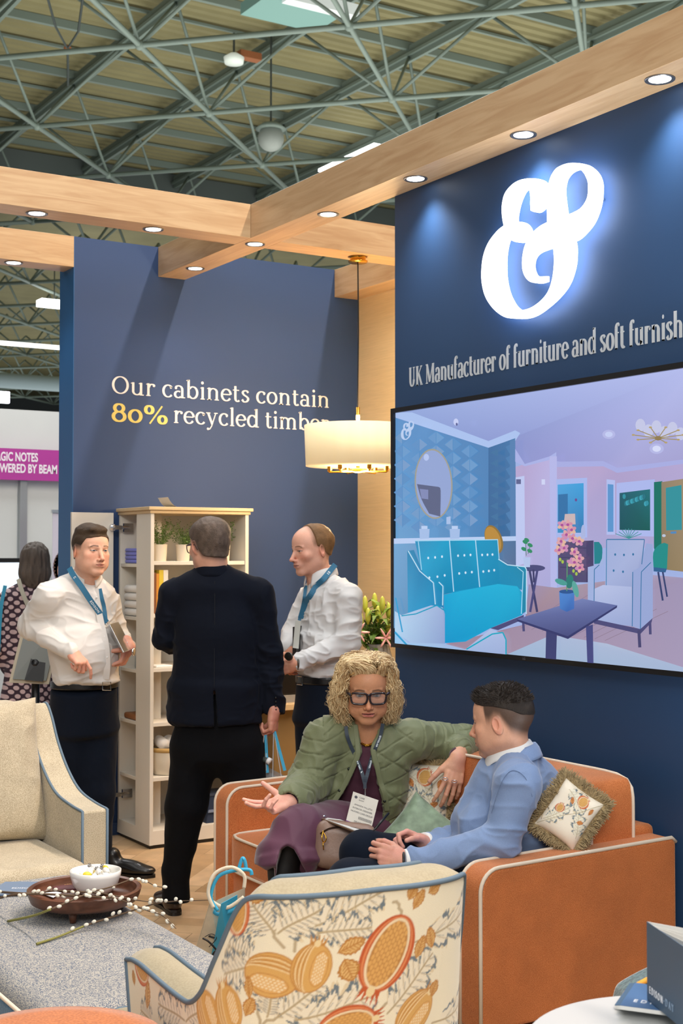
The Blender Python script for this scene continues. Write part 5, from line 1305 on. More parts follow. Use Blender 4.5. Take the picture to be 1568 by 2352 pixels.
# pussy willow branches
M_twig = mat('twig_bark', '5a4632', .7); M_tgr = mat('twig_green', '7d7a3a', .6); M_catk = mat('catkin_down', 'd9d4c4', .95, sheen=.8)
def willow(pts, zs, cats, lab, seed, green=.25):
    R_ = random.Random(seed); p3 = [PL(x/3.5636, 1980+y/3.5636, 2, z) for (x, y), z in zip(pts, zs)]; sp = smooth_path(p3, 6); n = len(sp)
    t = thing('willow_branch', sp[0], lab, 'branch')
    k = max(2, int(n*green)); rs = [.0042-.0030*i/n for i in range(n)]
    MB().tube(sp[:k+1], rs[:k+1], 8).build('cut_stem', M_tgr, t, smooth=True); MB().tube(sp[k:], rs[k:], 8).build('twig', M_twig, t, smooth=True)
    for i in range(cats):
        f = green*.8+(1-green*.8)*(i+R_.uniform(0, .6))/cats; j = min(n-2, int(f*(n-1))); d_ = nrm(sp[j+1]-sp[j]); sd = nrm(np.cross(d_, V(R_.uniform(-1, 1), R_.uniform(-1, 1), R_.uniform(-.2, 1.2))))
        c = sp[j]+sd*.007+V(0, 0, .002); B_ = basis(nrm(d_+sd*.6), V(0, 0, 1)); MB().sphere(c, (.0085, .0058, .0058), 10, 8, B_).build('catkin', M_catk, t, smooth=True)
willow([(300, 670), (480, 610), (700, 520), (900, 455), (1060, 405), (1200, 360), (1310, 335), (1450, 320), (1700, 312)], [.458, .460, .470, .49, .51, .53, .55, .57, .60], 16, 'pussy willow branch with thick green cut end pointing to the photo corner', 1)
willow([(65, 485), (270, 440), (420, 385), (560, 325), (700, 265), (770, 240), (900, 205), (1090, 140), (1180, 150), (1270, 195), (1365, 210)], [.458, .505, .549, .552, .56, .565, .575, .58, .57, .56, .55], 15, 'pussy willow branch crossing the tray in front of the white bowl', 2, .2)
willow([(-60, 240), (240, 258), (430, 235), (600, 240), (850, 260), (1010, 290), (1170, 320), (1340, 335)], [.50, .550, .552, .552, .552, .55, .548, .54], 15, 'pussy willow branch lying nearly level over the tray rim', 3, .05)
willow([(-60, 310), (130, 265), (350, 262), (600, 275), (800, 285), (950, 300), (1080, 345), (1200, 395), (1330, 440), (1440, 545)], [.50, .549, .552, .552, .552, .55, .545, .53, .51, .48], 26, 'pussy willow branch drooping over the right edge of the bench', 4, .05)

# ---- orange pouf, bottom left
pf = thing('pouf', (1.07, 2.98, 0), 'round orange felt pouf at the bottom left corner of the photo', 'pouf')
M_felt = weave('orange_felt', 'a65a22', 'c0723a', 160, .95, .3, .08, 14)
pz = .56; MB().lathe((1.065, 2.935, 0), [(.0, .06), (.24, .06), (.275, .10), (.285, .25), (.275, pz-.03), (.255, pz), (.18, pz+.014), (0, pz+.02)], 64).build('cover', M_felt, pf, smooth=True)
MB().lathe((1.065, 2.935, 0), [(.2, 0), (.22, 0), (.22, .06), (.2, .06)], 40).build('plinth', M_dkwood, pf)

# ---- printed tub chair seen from behind
ch = thing('tub_chair', (1.70, 2.90, 0), 'tub armchair seen from behind, leaf and pomegranate print with cream rim', 'armchair')
ce, cf_, cm = V(.990, -.139, 0), V(.139, .990, 0), V(1.665, 2.62, 0)
def CL(a, b, z): return cm+a*ce+b*cf_+V(0, 0, z)
half = [(-.375, .585), (-.365, .45), (-.352, .30), (-.332, .15), (-.298, .035), (-.235, -.055), (-.13, -.105), (0, -.122)]
full = half+[(-a, b) for a, b in half[:-1][::-1]]
pth = [p[:2] for p in smooth_path([V(a, b, 0) for a, b in full], 40)]
pth = np.array(pth); seg = np.hypot(*np.diff(pth, axis=0).T); arc = np.concatenate([[0], np.cumsum(seg)]); TOT = arc[-1]
def outer_at(s): return np.array([np.interp(s, arc, pth[:, 0]), np.interp(s, arc, pth[:, 1])])
sA = arc[np.argmin(np.hypot(pth[:, 0]+.332, pth[:, 1]-.15))]; sB = arc[np.argmin(np.hypot(pth[:, 0]+.285, pth[:, 1]-.015))]
def ztop(s):
    s = min(s, TOT-s)
    return float(np.interp(s, [0, .02, .10, sA-.10, sA-.02, sA+.04, sB-.02, sB+.015, sB+.05, TOT/2], [.612, .625, .632, .622, .622, .67, .80, .885, .905, .915]))
zs_ = np.array([ztop(s) for s in np.linspace(0, TOT, 400)]); kk = np.ones(13)/13; zs_ = np.convolve(np.pad(zs_, 6, 'edge'), kk, 'valid')
def zt(s): return float(np.interp(s, np.linspace(0, TOT, 400), zs_))
def lean(b, z): return b+.24*(.90-np.maximum(z, .45))*np.clip((.12-b)/.2, 0, 1)      # the back leans outwards at the top
def tangent(s): d_ = outer_at(min(TOT, s+.01))-outer_at(max(0, s-.01)); return d_/np.hypot(*d_)
Cv = Canvas(TOT, 1.0, .0016, BG)
def backuv(px, py):     # where a photo point falls on the cover, in metres along and up it
    best = None
    for s in np.arange(.02, TOT-.3, .006):
        a, b = outer_at(s)
        for z in np.arange(.30, zt(s)+.03, .012):
            u, v, d = proj(CL(a, lean(b, z), z)); e_ = (u-px)**2+(v-py)**2
            if best is None or e_ < best[0]: best = (e_, s, z)
    return best[1], best[2]
def zz(x, y): return 240+x/1.7818, 1900+y/1.7818
FUV = {}
_gs = np.arange(.01, TOT*.80, .008); _gz = np.arange(.22, .94, .008); _t = []
for s in _gs:
    a, b = outer_at(s)
    for z in _gz: _t.append((s, z, *proj(CL(a, lean(b, z), z))[:2]))
_t = np.array(_t)
def uv(x, y):
    px, py = zz(x, y); i = np.argmin((_t[:, 2]-px)**2+(_t[:, 3]-py)**2); return _t[i, 0], _t[i, 1]
def between(p, q):
    a, b = uv(*p), uv(*q); return a, math.degrees(math.atan2(b[1]-a[1], b[0]-a[0])), math.hypot(b[0]-a[0], b[1]-a[1])
def stem(pts, w_=.007): Cv.line([uv(*p) for p in smooth_path([V(*p, 0) for p in pts], 5) for p in [p[:2]]], w_, 'b9ab8c')
for st in ([(735, 500), (690, 440), (700, 370), (730, 290)], [(770, 510), (800, 440), (850, 400), (960, 370), (1080, 310)], [(630, 800), (640, 700), (690, 650), (780, 640)], [(640, 690), (600, 600), (520, 555), (480, 560)], [(1210, 360), (1205, 320), (1180, 300)], [(1090, 790), (1150, 720), (1250, 620), (1330, 540)], [(650, 800), (760, 760), (900, 700), (1060, 700)], [(870, 480), (868, 430)]): stem(st)
for p, q, Wd, bd in (((700, 440), (620, 310), .055, .1), ((705, 430), (850, 300), .06, -.25), ((860, 400), (1130, 300), .062, .12), ((870, 440), (1080, 390), .045, -.12), ((1275, 470), (1420, 250), .055, .1), ((1160, 760), (1345, 540), .062, .1), ((660, 770), (700, 690), .05, .2), ((700, 770), (900, 660), .055, .1), ((780, 790), (1100, 740), .06, .15), ((600, 540), (520, 470), .05, .15), ((610, 560), (500, 620), .05, -.1), ((330, 790), (230, 690), .055, .15), ((330, 800), (400, 700), .05, -.2), ((200, 800), (150, 740), .05, .1), ((1340, 800), (1390, 680), .05, .1)):
    b_, an, L_ = between(p, q); big_leaf(Cv, b_, an, L_*1.05, Wd*.80, bd, seed=int(p[0]))
for p, q, a_, b_, cut in (((680, 600), (790, 640), .068, .052, False), ((840, 570), (870, 490), .058, .046, False), ((1160, 520), (1090, 660), .092, .066, True), ((1390, 510), (1385, 620), .085, .055, True), ((420, 770), (400, 700), .058, .050, False), ((505, 740), (490, 670), .058, .046, False), ((1265, 760), (1320, 700), .062, .050, False), ((150, 580), (120, 520), .05, .042, True), ((990, 815), (1090, 790), .07, .05, True), ((545, 340), (545, 280), .055, .034, True)):
    c_, an, L_ = between(p, q); pomegranate(Cv, c_, an, a_, b_, 'd6a961', 'c08a45', cut)
for p, q, Wd in (((960, 520), (1060, 460), .020), ((980, 535), (1010, 615), .026), ((1240, 300), (1270, 240), .016), ((1260, 335), (1300, 255), .015), ((1330, 265), (1370, 230), .018), ((1275, 540), (1300, 445), .016), ((1335, 490), (1330, 420), .016), ((1340, 690), (1360, 625), .016), ((580, 770), (600, 700), .018), ((590, 700), (590, 620), .012), ((585, 285), (650, 285), .018), ((175, 740), (180, 640), .018), ((120, 640), (115, 590), .014)):
    b_, an, L_ = between(p, q); small_leaf(Cv, b_, an, L_*1.1, Wd)
for s_ in np.arange(.06, TOT-.02, .16):
    big_leaf(Cv, (s_, .30+.03*math.sin(s_*9)), 60+50*math.sin(s_*7), .13, .04, .15, seed=int(s_*99)); pomegranate(Cv, (s_+.08, .22), 90*math.sin(s_*5), .05, .042, 'd6a961', 'c08a45', int(s_*50) % 3 == 0)
for s_, z_ in ((1.55, .5), (1.68, .42), (1.80, .52), (1.90, .4)): big_leaf(Cv, (s_, z_), 100, .13, .04, .15, seed=int(s_*99))
NS, NZ = 760, 330
ss = np.linspace(0, TOT, NS); fr_ = np.linspace(0, 1, NZ); ov = np.zeros((NZ, NS, 3)); UVs = np.zeros((NZ, NS, 2))
for i, s in enumerate(ss):
    a, b = outer_at(s); zt_ = zt(s); z = .13+(zt_-.13)*fr_
    bl = lean(b, z)+np.clip((.12-s)/.12, 0, 1)*(-.16)*np.clip((.62-z)/.5, 0, 1)+np.clip((.12-(TOT-s))/.12, 0, 1)*(-.16)*np.clip((.62-z)/.5, 0, 1)
    ov[:, i] = cm[None]+a*(1-.0*z)[:, None]*ce[None]+bl[:, None]*cf_[None]; ov[:, i, 2] = z; UVs[:, i, 0] = s; UVs[:, i, 1] = z
idx = np.arange(NS*NZ).reshape(NZ, NS); q = np.stack([idx[:-1, :-1], idx[:-1, 1:], idx[1:, 1:], idx[1:, :-1]], -1).reshape(-1, 4)
ovf = ov.reshape(-1, 3); colz = Cv.get(UVs[..., 0].ravel(), UVs[..., 1].ravel())
nn = vnormals(ovf, q); ctr = CL(0, .25, .5); sg = 1 if (nn*(ovf-ctr)).sum() > 0 else -1
cov = np_mesh('printed_cover', ovf, q if sg > 0 else q[:, ::-1], M_print, ch, colz)
md = cov.modifiers.new('thick', 'SOLIDIFY'); md.thickness = .006; md.offset = -1
def ring(s, t, dz=0, frac=1.0):       # point on the rim: t=0 outer edge, 1 inner edge
    a, b = outer_at(s); z = zt(s)+dz; tg = tangent(s); n2 = np.array([tg[1], -tg[0]])
    if (np.array([0, .25])-np.array([a, b]))@n2 < 0: n2 = -n2
    wd = float(np.interp(min(s, TOT-s), [0, sA, sB, TOT/2], [.078, .085, .10, .118]))
    return CL(a+n2[0]*wd*t, lean(b, z)+n2[1]*wd*t, z)
rim = MB(); T_ = np.linspace(0, 1, 9)
rim.grid(lambda u, v: ring(u*TOT, v)+V(0, 0, .012*math.sin(PI*v)+.020*v*(1 if True else 0)), 200, 9)
rim.build('rim_cover', M_cream2, ch, smooth=True)
inn = MB(); inn.grid(lambda u, v: (lambda p: V(p[0], p[1], (p[2]+.020)*(1-v)+.40*v))(ring(u*TOT, 1.0+.15*v)), 160, 16); inn.build('inner_cover', M_cream2, ch, smooth=True)
for t_, dz in ((0, .003), (1, .022)):
    MB().tube([ring(s, t_)+V(0, 0, dz) for s in np.linspace(0, TOT, 220)], .0062, 8).build('piping', M_bpipe, ch, smooth=True)
for s0 in (0, TOT):      # arm fronts
    P0 = [ov[int(k), 0 if s0 == 0 else -1] for k in np.linspace(0, NZ-1, 12)]
    tg = ring(s0, 1)-ring(s0, 0); m = MB(); vs = []
    for p in P0: vs += [p, p+tg*V(1, 1, 0)]
    m.add(vs, [(2*i, 2*i+1, 2*i+3, 2*i+2) for i in range(len(P0)-1)]); m.build('arm_front', M_cream2, ch, smooth=True)
    MB().tube(P0, .006, 8).build('piping', M_bpipe, ch, smooth=True); MB().tube([p+tg*V(1, 1, 0) for p in P0], .006, 8).build('piping', M_bpipe, ch, smooth=True)
TC = lambda p: CL(p[0], p[1], p[2])
sc_ = MB().rbox((-.285, .13, .36), (.285, .655, .475), .035, 5, TC).rbox((-.40, .592, .365), (.40, .69, .472), .03, 5, TC).build('seat_cushion', M_cream2, ch, smooth=True)
MB().tube([CL(-.375, .595, .466), CL(-.397, .62, .458), CL(-.395, .665, .46), CL(-.37, .685, .463), CL(.37, .685, .463)], .006, 8).build('piping', M_bpipe, sc_, smooth=True); MB().tube([CL(-.284, .64, .468), CL(-.284, .3, .468)], .006, 8).build('piping', M_bpipe, sc_, smooth=True)
MB().tube([CL(-.284, .64, .37), CL(-.284, .3, .37)], .006, 8).build('piping', M_bpipe, sc_, smooth=True)
MB().rbox((-.265, .13, .13), (.265, .56, .37), .02, 3, TC).build('seat_base', M_cream2, ch, smooth=True)
for a in (-.25, .25):
    for b in (.08, .5): MB().tube([CL(a, b, 0), CL(a, b, .135)], [.014, .022], 12).build('leg', M_dkwood, ch, smooth=True)

# ---- white round side table with brochures, bottom right
tbc = cdir(0, 1)*2.50+CR*.62; tbc[2] = 0
ta = thing('side_table', tbc, 'round white topped side table at the bottom right corner', 'table')
MB().lathe((tbc[0], tbc[1], 0), [(0, .735), (.272, .735), (.285, .742), (.285, .752), (.28, .757), (0, .757)], 80).build('table_top', mat('white_laminate', 'b9bcbc', .3), ta, smooth=True, angle=40)
MB().lathe((tbc[0], tbc[1], 0), [(0, .735), (.2865, .735), (.2865, .741), (0, .741)], 80).build('edge_band', mat('oak_edge', 'c99a63', .5), ta)
MB().cyl((tbc[0], tbc[1], 0), (tbc[0], tbc[1], .735), .025).build('pedestal', M_white, ta, smooth=True); MB().lathe((tbc[0], tbc[1], 0), [(0, 0), (.2, 0), (.2, .012), (.03, .02), (0, .02)], 40).build('foot', M_white, ta)
M_nav = mat('brochure_navy', '3b5873', .45); M_pg = mat('brochure_pages', 'dcdcd8', .7); M_nav2 = mat('brochure_blue', '40648f', .4)
ztp = .757
def stackp(k, m, lab):
    z0 = ztp+.009*k; c = [PL(1412+3*k, 2313-9*k*0, 2, z0+.009), None]
    p0 = PL(1411, 2308, 2, z0+.009)+V(.004*k, -.003*k, 0); r_ = nrm(cdir(.93, -.40)); f_ = nrm(cdir(.55, .83)); f_ = nrm(f_-(f_@r_)*r_)
    t = thing('brochure', p0+r_*.1+f_*.07, lab, 'brochure'); c4 = [p0, p0+r_*.21, p0+r_*.21+f_*.148, p0+f_*.148]
    MB().prism([q-V(0, 0, .001) for q in c4], (0, 0, -.0072)).build('pages', M_pg, t); cv = MB().prism(c4, (0, 0, -.001)).build('cover', m, t)
    if k == 2:
        mm = MB(); place_text(mm, 'EDISON', .022, p0+r_*.020+f_*.028+V(0, 0, .0005), r_, f_, spacing=1.6, fit=.085); mm.build('lettering', mat('ink_white', 'e6eaf0', .5), cv)
        mm = MB(); place_text(mm, '·DAY', .022, p0+r_*.112+f_*.028+V(0, 0, .0005), r_, f_, spacing=1.4, fit=.05); mm.build('lettering', mat('ink_grey', '8fa6bf', .5), cv)
    return p0, r_, f_
stackp(0, M_nav, 'lowest brochure of the stack on the white table'); stackp(1, M_nav, 'middle brochure of the stack on the white table'); p0, r_, f_ = stackp(2, M_nav2, 'topmost lying navy brochure of the stack on the white table')
zb_ = ztp+.028
bk = thing('brochure', PL(1487, 2296, 2, zb_), 'open navy brochure standing upright on the stack on the white table', 'brochure')
pa = PL(1487, 2296, 2, zb_); rr_ = nrm(cdir(.17, -.985)); Hh = .150
q4 = [pa, pa+rr_*.21, pa+rr_*.21+V(0, 0, Hh), pa+V(0, 0, Hh)]
cv = MB().prism(q4, nrm(np.cross(rr_, V(0, 0, 1)))*.0012).build('front_cover', M_nav, bk)
mm = MB(); place_text(mm, 'EDISON', .020, pa+rr_*.014+V(0, 0, .017)-nrm(np.cross(rr_, V(0, 0, 1)))*-.0022, rr_, V(0, 0, 1), spacing=1.6, fit=.062); mm.build('lettering', mat('ink_white', 'e6eaf0', .5), cv)
mm = MB(); place_text(mm, '·DAY', .020, pa+rr_*.082+V(0, 0, .017)-nrm(np.cross(rr_, V(0, 0, 1)))*-.0022, rr_, V(0, 0, 1), spacing=1.6, fit=.045); mm.build('lettering', mat('ink_grey', '8fa6bf', .5), cv)
r2_ = nrm(cdir(.78, -.62)); bcv = MB().prism([pa, pa+r2_*.2, pa+r2_*.2+V(0, 0, Hh), pa+V(0, 0, Hh)], nrm(np.cross(r2_, V(0, 0, 1)))*.0015).build('back_cover', M_pg, bk)
for k in range(3):
    r3 = nrm(cdir(.32+.14*k, -.95+.10*k)); MB().prism([pa, pa+r3*.19, pa+r3*.19+V(0, 0, Hh-.004), pa+V(0, 0, Hh-.004)], nrm(np.cross(r3, V(0, 0, 1)))*.0006).build('page', M_pg, bk)
# teal chair behind the table
tq = thing('side_chair', cdir(0, 1)*3.22+CR*.80-V(0, 0, 0), 'dark teal velvet chair with mustard piping behind the white table', 'chair')
M_tv = weave('dark_teal_velvet', '2f4a52', '4a6a70', 150, .8, .6, .15, 20); M_must = mat('mustard_piping', 'd99a2e', .6)
tcx = cdir(0, 1)*3.15+CR*.90; tcx[2] = 0; e1 = cdir(1, .12); e2 = cdir(-.12, 1)
out_ = smooth_path([V(-.26, .33, 0), V(-.272, .50, 0), V(-.268, .625, 0), V(-.225, .672, 0), V(-.05, .735, 0), V(.15, .775, 0), V(.26, .74, 0), V(.26, .33, 0)], 6)
MB().prism([tcx+e1*p[0]+V(0, 0, p[1]) for p in out_], e2*.07).build('backrest', M_tv, tq, smooth=True, bevel=.012, angle=40)
MB().tube([tcx+e1*p[0]+V(0, 0, p[1])-e2*.001 for p in out_], .006, 8).build('piping', M_must, tq, smooth=True)
MB().rbox((-.25, .05, .30), (.25, .50, .45), .04, 4, lambda p: tcx+e1*p[0]+e2*p[1]+V(0, 0, p[2])).build('seat', M_tv, tq, smooth=True)
for a in (-.2, .2):
    for b in (.08, .45): MB().cyl(tcx+e1*a+e2*b, tcx+e1*a+e2*b+V(0, 0, .3), .014, 10).build('leg', M_dkwood, tq, smooth=True)

# ---- display cabinet
M_cab = mat('putty_cabinet', 'd6d0c4', .55, bump=(40, .02)); M_cabt = mat('cabinet_top', 'd0b68c', .5)
cb = thing('display_cabinet', (3.42, 7.25, 0), 'tall putty coloured display cabinet with shelves open to the front and left', 'cabinet')
cx0, cx1, cy0, cy1 = 3.115, 3.735, 7.045, 7.505; cw = .148; tk = .022
m = MB()
for lo, hi in (((cx0+tk, cy0+.18, .02), (cx0+cw, cy0+.20, 1.89)), ((cx0+cw-tk, cy0+.20, .02), (cx0+cw, cy1, 1.89)), ((cx0, cy0, .02), (cx0+tk, cy0+.20, 1.89)), ((cx1-tk, cy0, .02), (cx1, cy1, 1.89)), ((cx0, cy1-tk, .02), (cx1-tk, cy1, 1.89))): m.box(lo, hi)
m.box((cx0+.0, cy0+.004, .02), (cx1-.001, cy1, .10)); m.build('carcase', M_cab, cb, bevel=.002)
m = MB(); m.box((cx0-.02, cy0-.022, 1.892), (cx1+.02, cy1, 1.912)); m.box((cx0-.008, cy0-.010, 1.874), (cx1+.008, cy1, 1.892)); m.build('top', M_cabt, cb, bevel=.004)
MB().box((cx0+.01, cy0+.01, .0), (cx1-.01, cy1-.02, .02)).build('plinth', M_black, cb)
shz = (.100, .395, .70, 1.005, 1.31, 1.605)
for z in shz:
    if z > .2: MB().box((cx0+tk, cy0+.006, z-.022), (cx1-tk, cy0+.18, z)).box((cx0+cw, cy0+.18, z-.022), (cx1-tk, cy1-tk, z)).build('shelf', M_cab, cb, bevel=.002)
lz = (.375, .69, .985, 1.285, 1.59)
for z in lz: MB().box((cx0+.004, cy0+.2, z-.02), (cx0+cw-tk, cy1-tk, z)).build('side_shelf', M_cab, cb, bevel=.002)
dr = MB().box((2.80, 7.44, .05), (3.055, 7.462, 1.885)).build('door', M_cab, cb, bevel=.002)
for z in (1.80, .25):
    hg = MB(); hg.box((3.03, 7.425, z-.012), (3.10, 7.44, z+.012)); hg.cyl((3.10, 7.43, z), (3.16, 7.45, z), .010); hg.sphere((3.045, 7.43, z), .022, 10, 8); hg.box((3.12, 7.44, z-.025), (3.18, 7.455, z+.025)); hg.build('hinge', M_chrome, dr)
# things on its shelves
M_pot = mat('cream_pot', 'd9cdb8', .6); M_lf = mat('box_leaf', '5f7a35', .6, noise=(30, .35)); M_lf2 = mat('fresh_leaf', '7f9a3a', .55, noise=(20, .3))
def pot_plant(px, lab, pot=M_pot, s=1.0):
    c = PL(px, 1285, 1, 7.14); c[2] = shz[-1]; t = thing('potted_plant', c, lab, 'plant', None)
    MB().lathe(c, [(0, 0), (.036, 0), (.042, .095), (.038, .095), (.036, .085), (0, .085)], 28).build('pot', pot, t, smooth=True, angle=40)
    m = MB(); R_ = random.Random(px)
    for k in range(26):
        a_ = R_.uniform(0, 2*PI); tl = R_.uniform(.02, .085)*s; hgt = R_.uniform(.03, .145)*s; p1 = c+V(.012*math.cos(a_), .012*math.sin(a_), .085); p2 = c+V(tl*math.cos(a_), tl*math.sin(a_), .085+hgt)
        m.tube([p1, (p1+p2)/2+V(0, 0, .01), p2], [.0012, .001, .0007], 4, False)
        for j in range(20):
            f = R_.uniform(.35, 1.1); q = p1+(p2-p1)*f+V(*(R_.uniform(-.012, .012) for _ in range(3))); d_ = nrm(V(*(R_.uniform(-1, 1) for _ in range(3)))); sd = nrm(np.cross(d_, V(R_.uniform(-1, 1), .3, .5))); l = .011
            m.add([q, q+d_*l*.5+sd*l*.35, q+d_*l, q+d_*l*.5-sd*l*.35], [(0, 1, 2, 3)])
    m.build('foliage', (M_lf, M_lf2)[R_.random() > .4], t)
pot_plant(367, 'bushy green plant in a cream pot on the top shelf, left of three')
pot_plant(420, 'bushy green plant in a cream pot on the top shelf, middle one of three', M_pot)
pot_plant(512, 'bushy green plant on the top shelf, right of three behind the man\'s head')
M_lil = mat('lilac_cloth', '6f74c9', .9, sheen=.3)
for k in range(4):
    c = V(cx0+.075, cy0+.33, 1.592+.022*k); o = MB().rbox((cx0+.02, cy0+.23, c[2]), (cx0+.118, cy0+.42, c[2]+.021), .009, 3).build('folded_cloth', M_lil, smooth=True); tag(o, ['lowest', 'second lowest', 'second from top', 'topmost'][k]+' folded lilac cloth on the top side shelf of the cabinet', 'cloth', None)
M_tow = mat('white_towel', 'e3e0da', .95, sheen=.4)
for k in range(4):
    z = 1.286+.045*k; o = MB().rbox((cx0+.012, cy0+.215, z), (cx0+.122, cy0+.42, z+.044), .02, 4).build('folded_towel', M_tow, smooth=True); tag(o, ['lowest', 'second lowest', 'second from top', 'topmost'][k]+' folded white towel on the side shelf of the cabinet', 'towel', None)
for k, (c_, w_, h_, l_) in enumerate((('7a4a2a', .022, .23, 'brown spined book at the left end of the cabinet row'), ('c7862f', .016, .225, 'thin orange spined book in the cabinet row'), ('d2b83a', .026, .245, 'yellow spined book in the cabinet row'), ('e0d9cc', .028, .245, 'cream spined book next to the man\'s arm in the cabinet row'))):
    x = cx0+tk+.004+sum((.022, .016, .026, .028)[:k])+.001*k; t = thing('book', (x+w_/2, cy0+.1, shz[4]), l_, 'book')
    MB().box((x, cy0+.03, shz[4]), (x+w_, cy0+.034, shz[4]+h_)).build('spine', mat('book_'+c_, c_, .6), t); MB().box((x+.001, cy0+.034, shz[4]+.003), (x+w_-.001, cy0+.17, shz[4]+h_-.003)).build('pages', M_pg, t)
    MB().box((x, cy0+.034, shz[4]), (x+.001, cy0+.175, shz[4]+h_)).build('cover', MATS['book_'+c_], t)
t = thing('paper_sheet', (3.35, 7.15, 1.912), 'white curled paper sheet on top of the cabinet', 'paper')
MB().grid(lambda u, v: V(3.24+.20*u, 7.09+.14*v, 1.914+.055*max(0, 1-3.2*u)**2), 16, 3).build('sheet', M_pg, t, smooth=True)
o = MB().rbox((cx0+.05, cy0+.03, shz[3]), (cx0+.15, cy0+.14, shz[3]+.012), .004).build('soap_dish', M_white, smooth=True); tag(o, 'low white dish on the middle shelf of the cabinet', 'dish')
def basket(cx_, cy_, z, lab, r=.085):
    t = thing('rope_basket', (cx_, cy_, z), lab, 'basket'); pr = [(0, 0), (r*.8, 0)]
    for k in range(11): zz_ = .012+k*.0125; rr = r*(.84+.16*math.sin(min(1, zz_/.09)*PI/2)); pr += [(rr+.003, zz_), (rr, zz_+.006)]
    pr += [(r-.004, .15), (r-.012, .02), (0, .015)]
    MB().lathe((cx_, cy_, z), pr, 40).build('body', mat('cream_rope', 'd8cdb8', .9), t, smooth=True)
    MB().lathe((cx_, cy_, z), [(r-.002, .128), (r+.005, .132), (r+.004, .152), (r-.003, .154), (r-.002, .128)], 40).build('rim', mat('straw', 'b99558', .8), t, smooth=True); return t
basket(cx0+.145, cy0+.095, shz[1], 'cream rope basket with straw rim holding white rolls, left of the man\'s leg')
for k in range(2):
    x = cx0+.115+.06*k; o = MB().cyl((x, cy0+.05, shz[1]+.17), (x, cy0+.14, shz[1]+.185), .033, 20).build('tissue_roll', M_tow, smooth=True); tag(o, ['left', 'right'][k]+' white roll in the rope basket on the lower shelf', 'roll')
basket(cx1-.13, cy0+.13, shz[1], 'cream rope basket seen between the suited man\'s legs')
t = thing('storage_box', (cx1-.16, cy0+.13, shz[0]), 'dark blue storage box with sloping sides on the bottom shelf', 'box')
m = MB(); b4 = [(cx1-.25, cy0+.04), (cx1-.07, cy0+.04), (cx1-.07, cy0+.22), (cx1-.25, cy0+.22)]; t4 = [(cx1-.215, cy0+.06), (cx1-.085, cy0+.06), (cx1-.085, cy0+.20), (cx1-.215, cy0+.20)]
m.add([(*p, shz[0]) for p in b4]+[(*p, shz[0]+.15) for p in t4], [(0, 1, 2, 3), (4, 5, 6, 7), (0, 1, 5, 4), (1, 2, 6, 5), (2, 3, 7, 6), (3, 0, 4, 7)]); m.build('body', mat('box_navy', '1f2f48', .5), t)
MB().box((cx1-.22, cy0+.055, shz[0]+.15), (cx1-.08, cy0+.205, shz[0]+.165)).build('lid', mat('box_lid', '39465a', .5), t); MB().prism([(cx1-.24, cy0+.036, shz[0]+.06), (cx1-.075, cy0+.036, shz[0]+.06), (cx1-.08, cy0+.04, shz[0]+.075), (cx1-.235, cy0+.04, shz[0]+.075)], (0, .004, 0)).build('band', mat('box_band', '6c7890', .5), t)
t = thing('jar', (cx0+.07, cy0+.3, lz[2]), 'clear glass jar on the side shelf of the cabinet', 'jar'); MB().lathe((cx0+.07, cy0+.3, lz[2]), [(0, 0), (.03, 0), (.032, .01), (.03, .08), (.02, .09), (.02, .1), (0, .1)], 24).build('glass_body', mat('grey_glass', 'a9b2b0', .1, alpha=.6), t, smooth=True)
t = thing('straw_handbag', (cx0+.07, cy0+.3, lz[1]), 'small brown and white folded bag with ring handle on the side shelf', 'bag'); MB().rbox((cx0+.01, cy0+.22, lz[1]), (cx0+.12, cy0+.4, lz[1]+.035), .012).build('body', mat('tan_leather2', '8f5a32', .6), t, smooth=True)
MB().tube([V(cx0+.075, cy0+.25+.05*math.cos(a_), lz[1]+.06+.05*math.sin(a_)) for a_ in np.linspace(0, 2*PI, 20, endpoint=False)], .004, 8, closed=True).build('handle', M_dkwood, t, smooth=True)
t = thing('cup_stack', (cx0+.085, cy0+.3, .10), 'stack of white cups on the bottom side shelf', 'cups', None)
for k in range(10): MB().lathe((cx0+.085, cy0+.28, .10+.02*k), [(0, 0), (.02, 0), (.034, .022), (.034, .025), (.03, .025), (0, .004)], 20).build('cup', M_white, t, smooth=True)

# ---- desk with black machine and vase, behind the doorway
dkk = thing('counter_desk', (4.3, 7.2, 0), 'beige counter desk standing before the blue wall by the doorway', 'desk')
MB().box((3.83, 6.92, .735), (4.79, 7.50, .77)).build('desk_top', M_cabt, dkk, bevel=.003); MB().box((3.87, 6.98, .02), (4.75, 7.47, .735)).build('front_panel', mat('desk_panel', '8f7448', .7), dkk)
t = thing('black_machine', (4.0, 7.15, .77), 'black box shaped machine on a grey base on the beige counter', 'machine'); MB().rbox((3.84, 7.0, .815), (4.2, 7.35, 1.03), .01).build('body', M_black, t); MB().box((3.84, 7.0, .77), (4.18, 7.33, .815)).build('base', mat('grey_base', '8b8a88', .4), t)
vc = P(868, 1560, 7.3); vz = .77
vs_ = thing('flower_vase', (vc[0], vc[1], 0), 'grey glass vase of lilies on a pale plinth beside the beige wall', 'vase')
vz = P(868, 1565, 7.3)[2]
MB().box((vc[0]-.15, vc[1]-.15, 0), (vc[0]+.15, vc[1]+.15, vz)).build('plinth', M_beige, vs_)
MB().lathe((vc[0], vc[1], vz), [(0, 0), (.05, 0), (.075, .06), (.08, .12), (.06, .19), (.062, .20), (0, .2)], 32).build('vase_body', mat('smoky_glass', '9a958c', .15), vs_, smooth=True)
R_ = random.Random(5); M_lil_l = mat('lily_leaf', '5e7f2c', .45, noise=(12, .25)); M_bud = mat('lily_bud', 'b5b83c', .5); M_pk = mat('lily_pink', 'e0a59c', .5)
st_m = MB(); lf_m = MB()
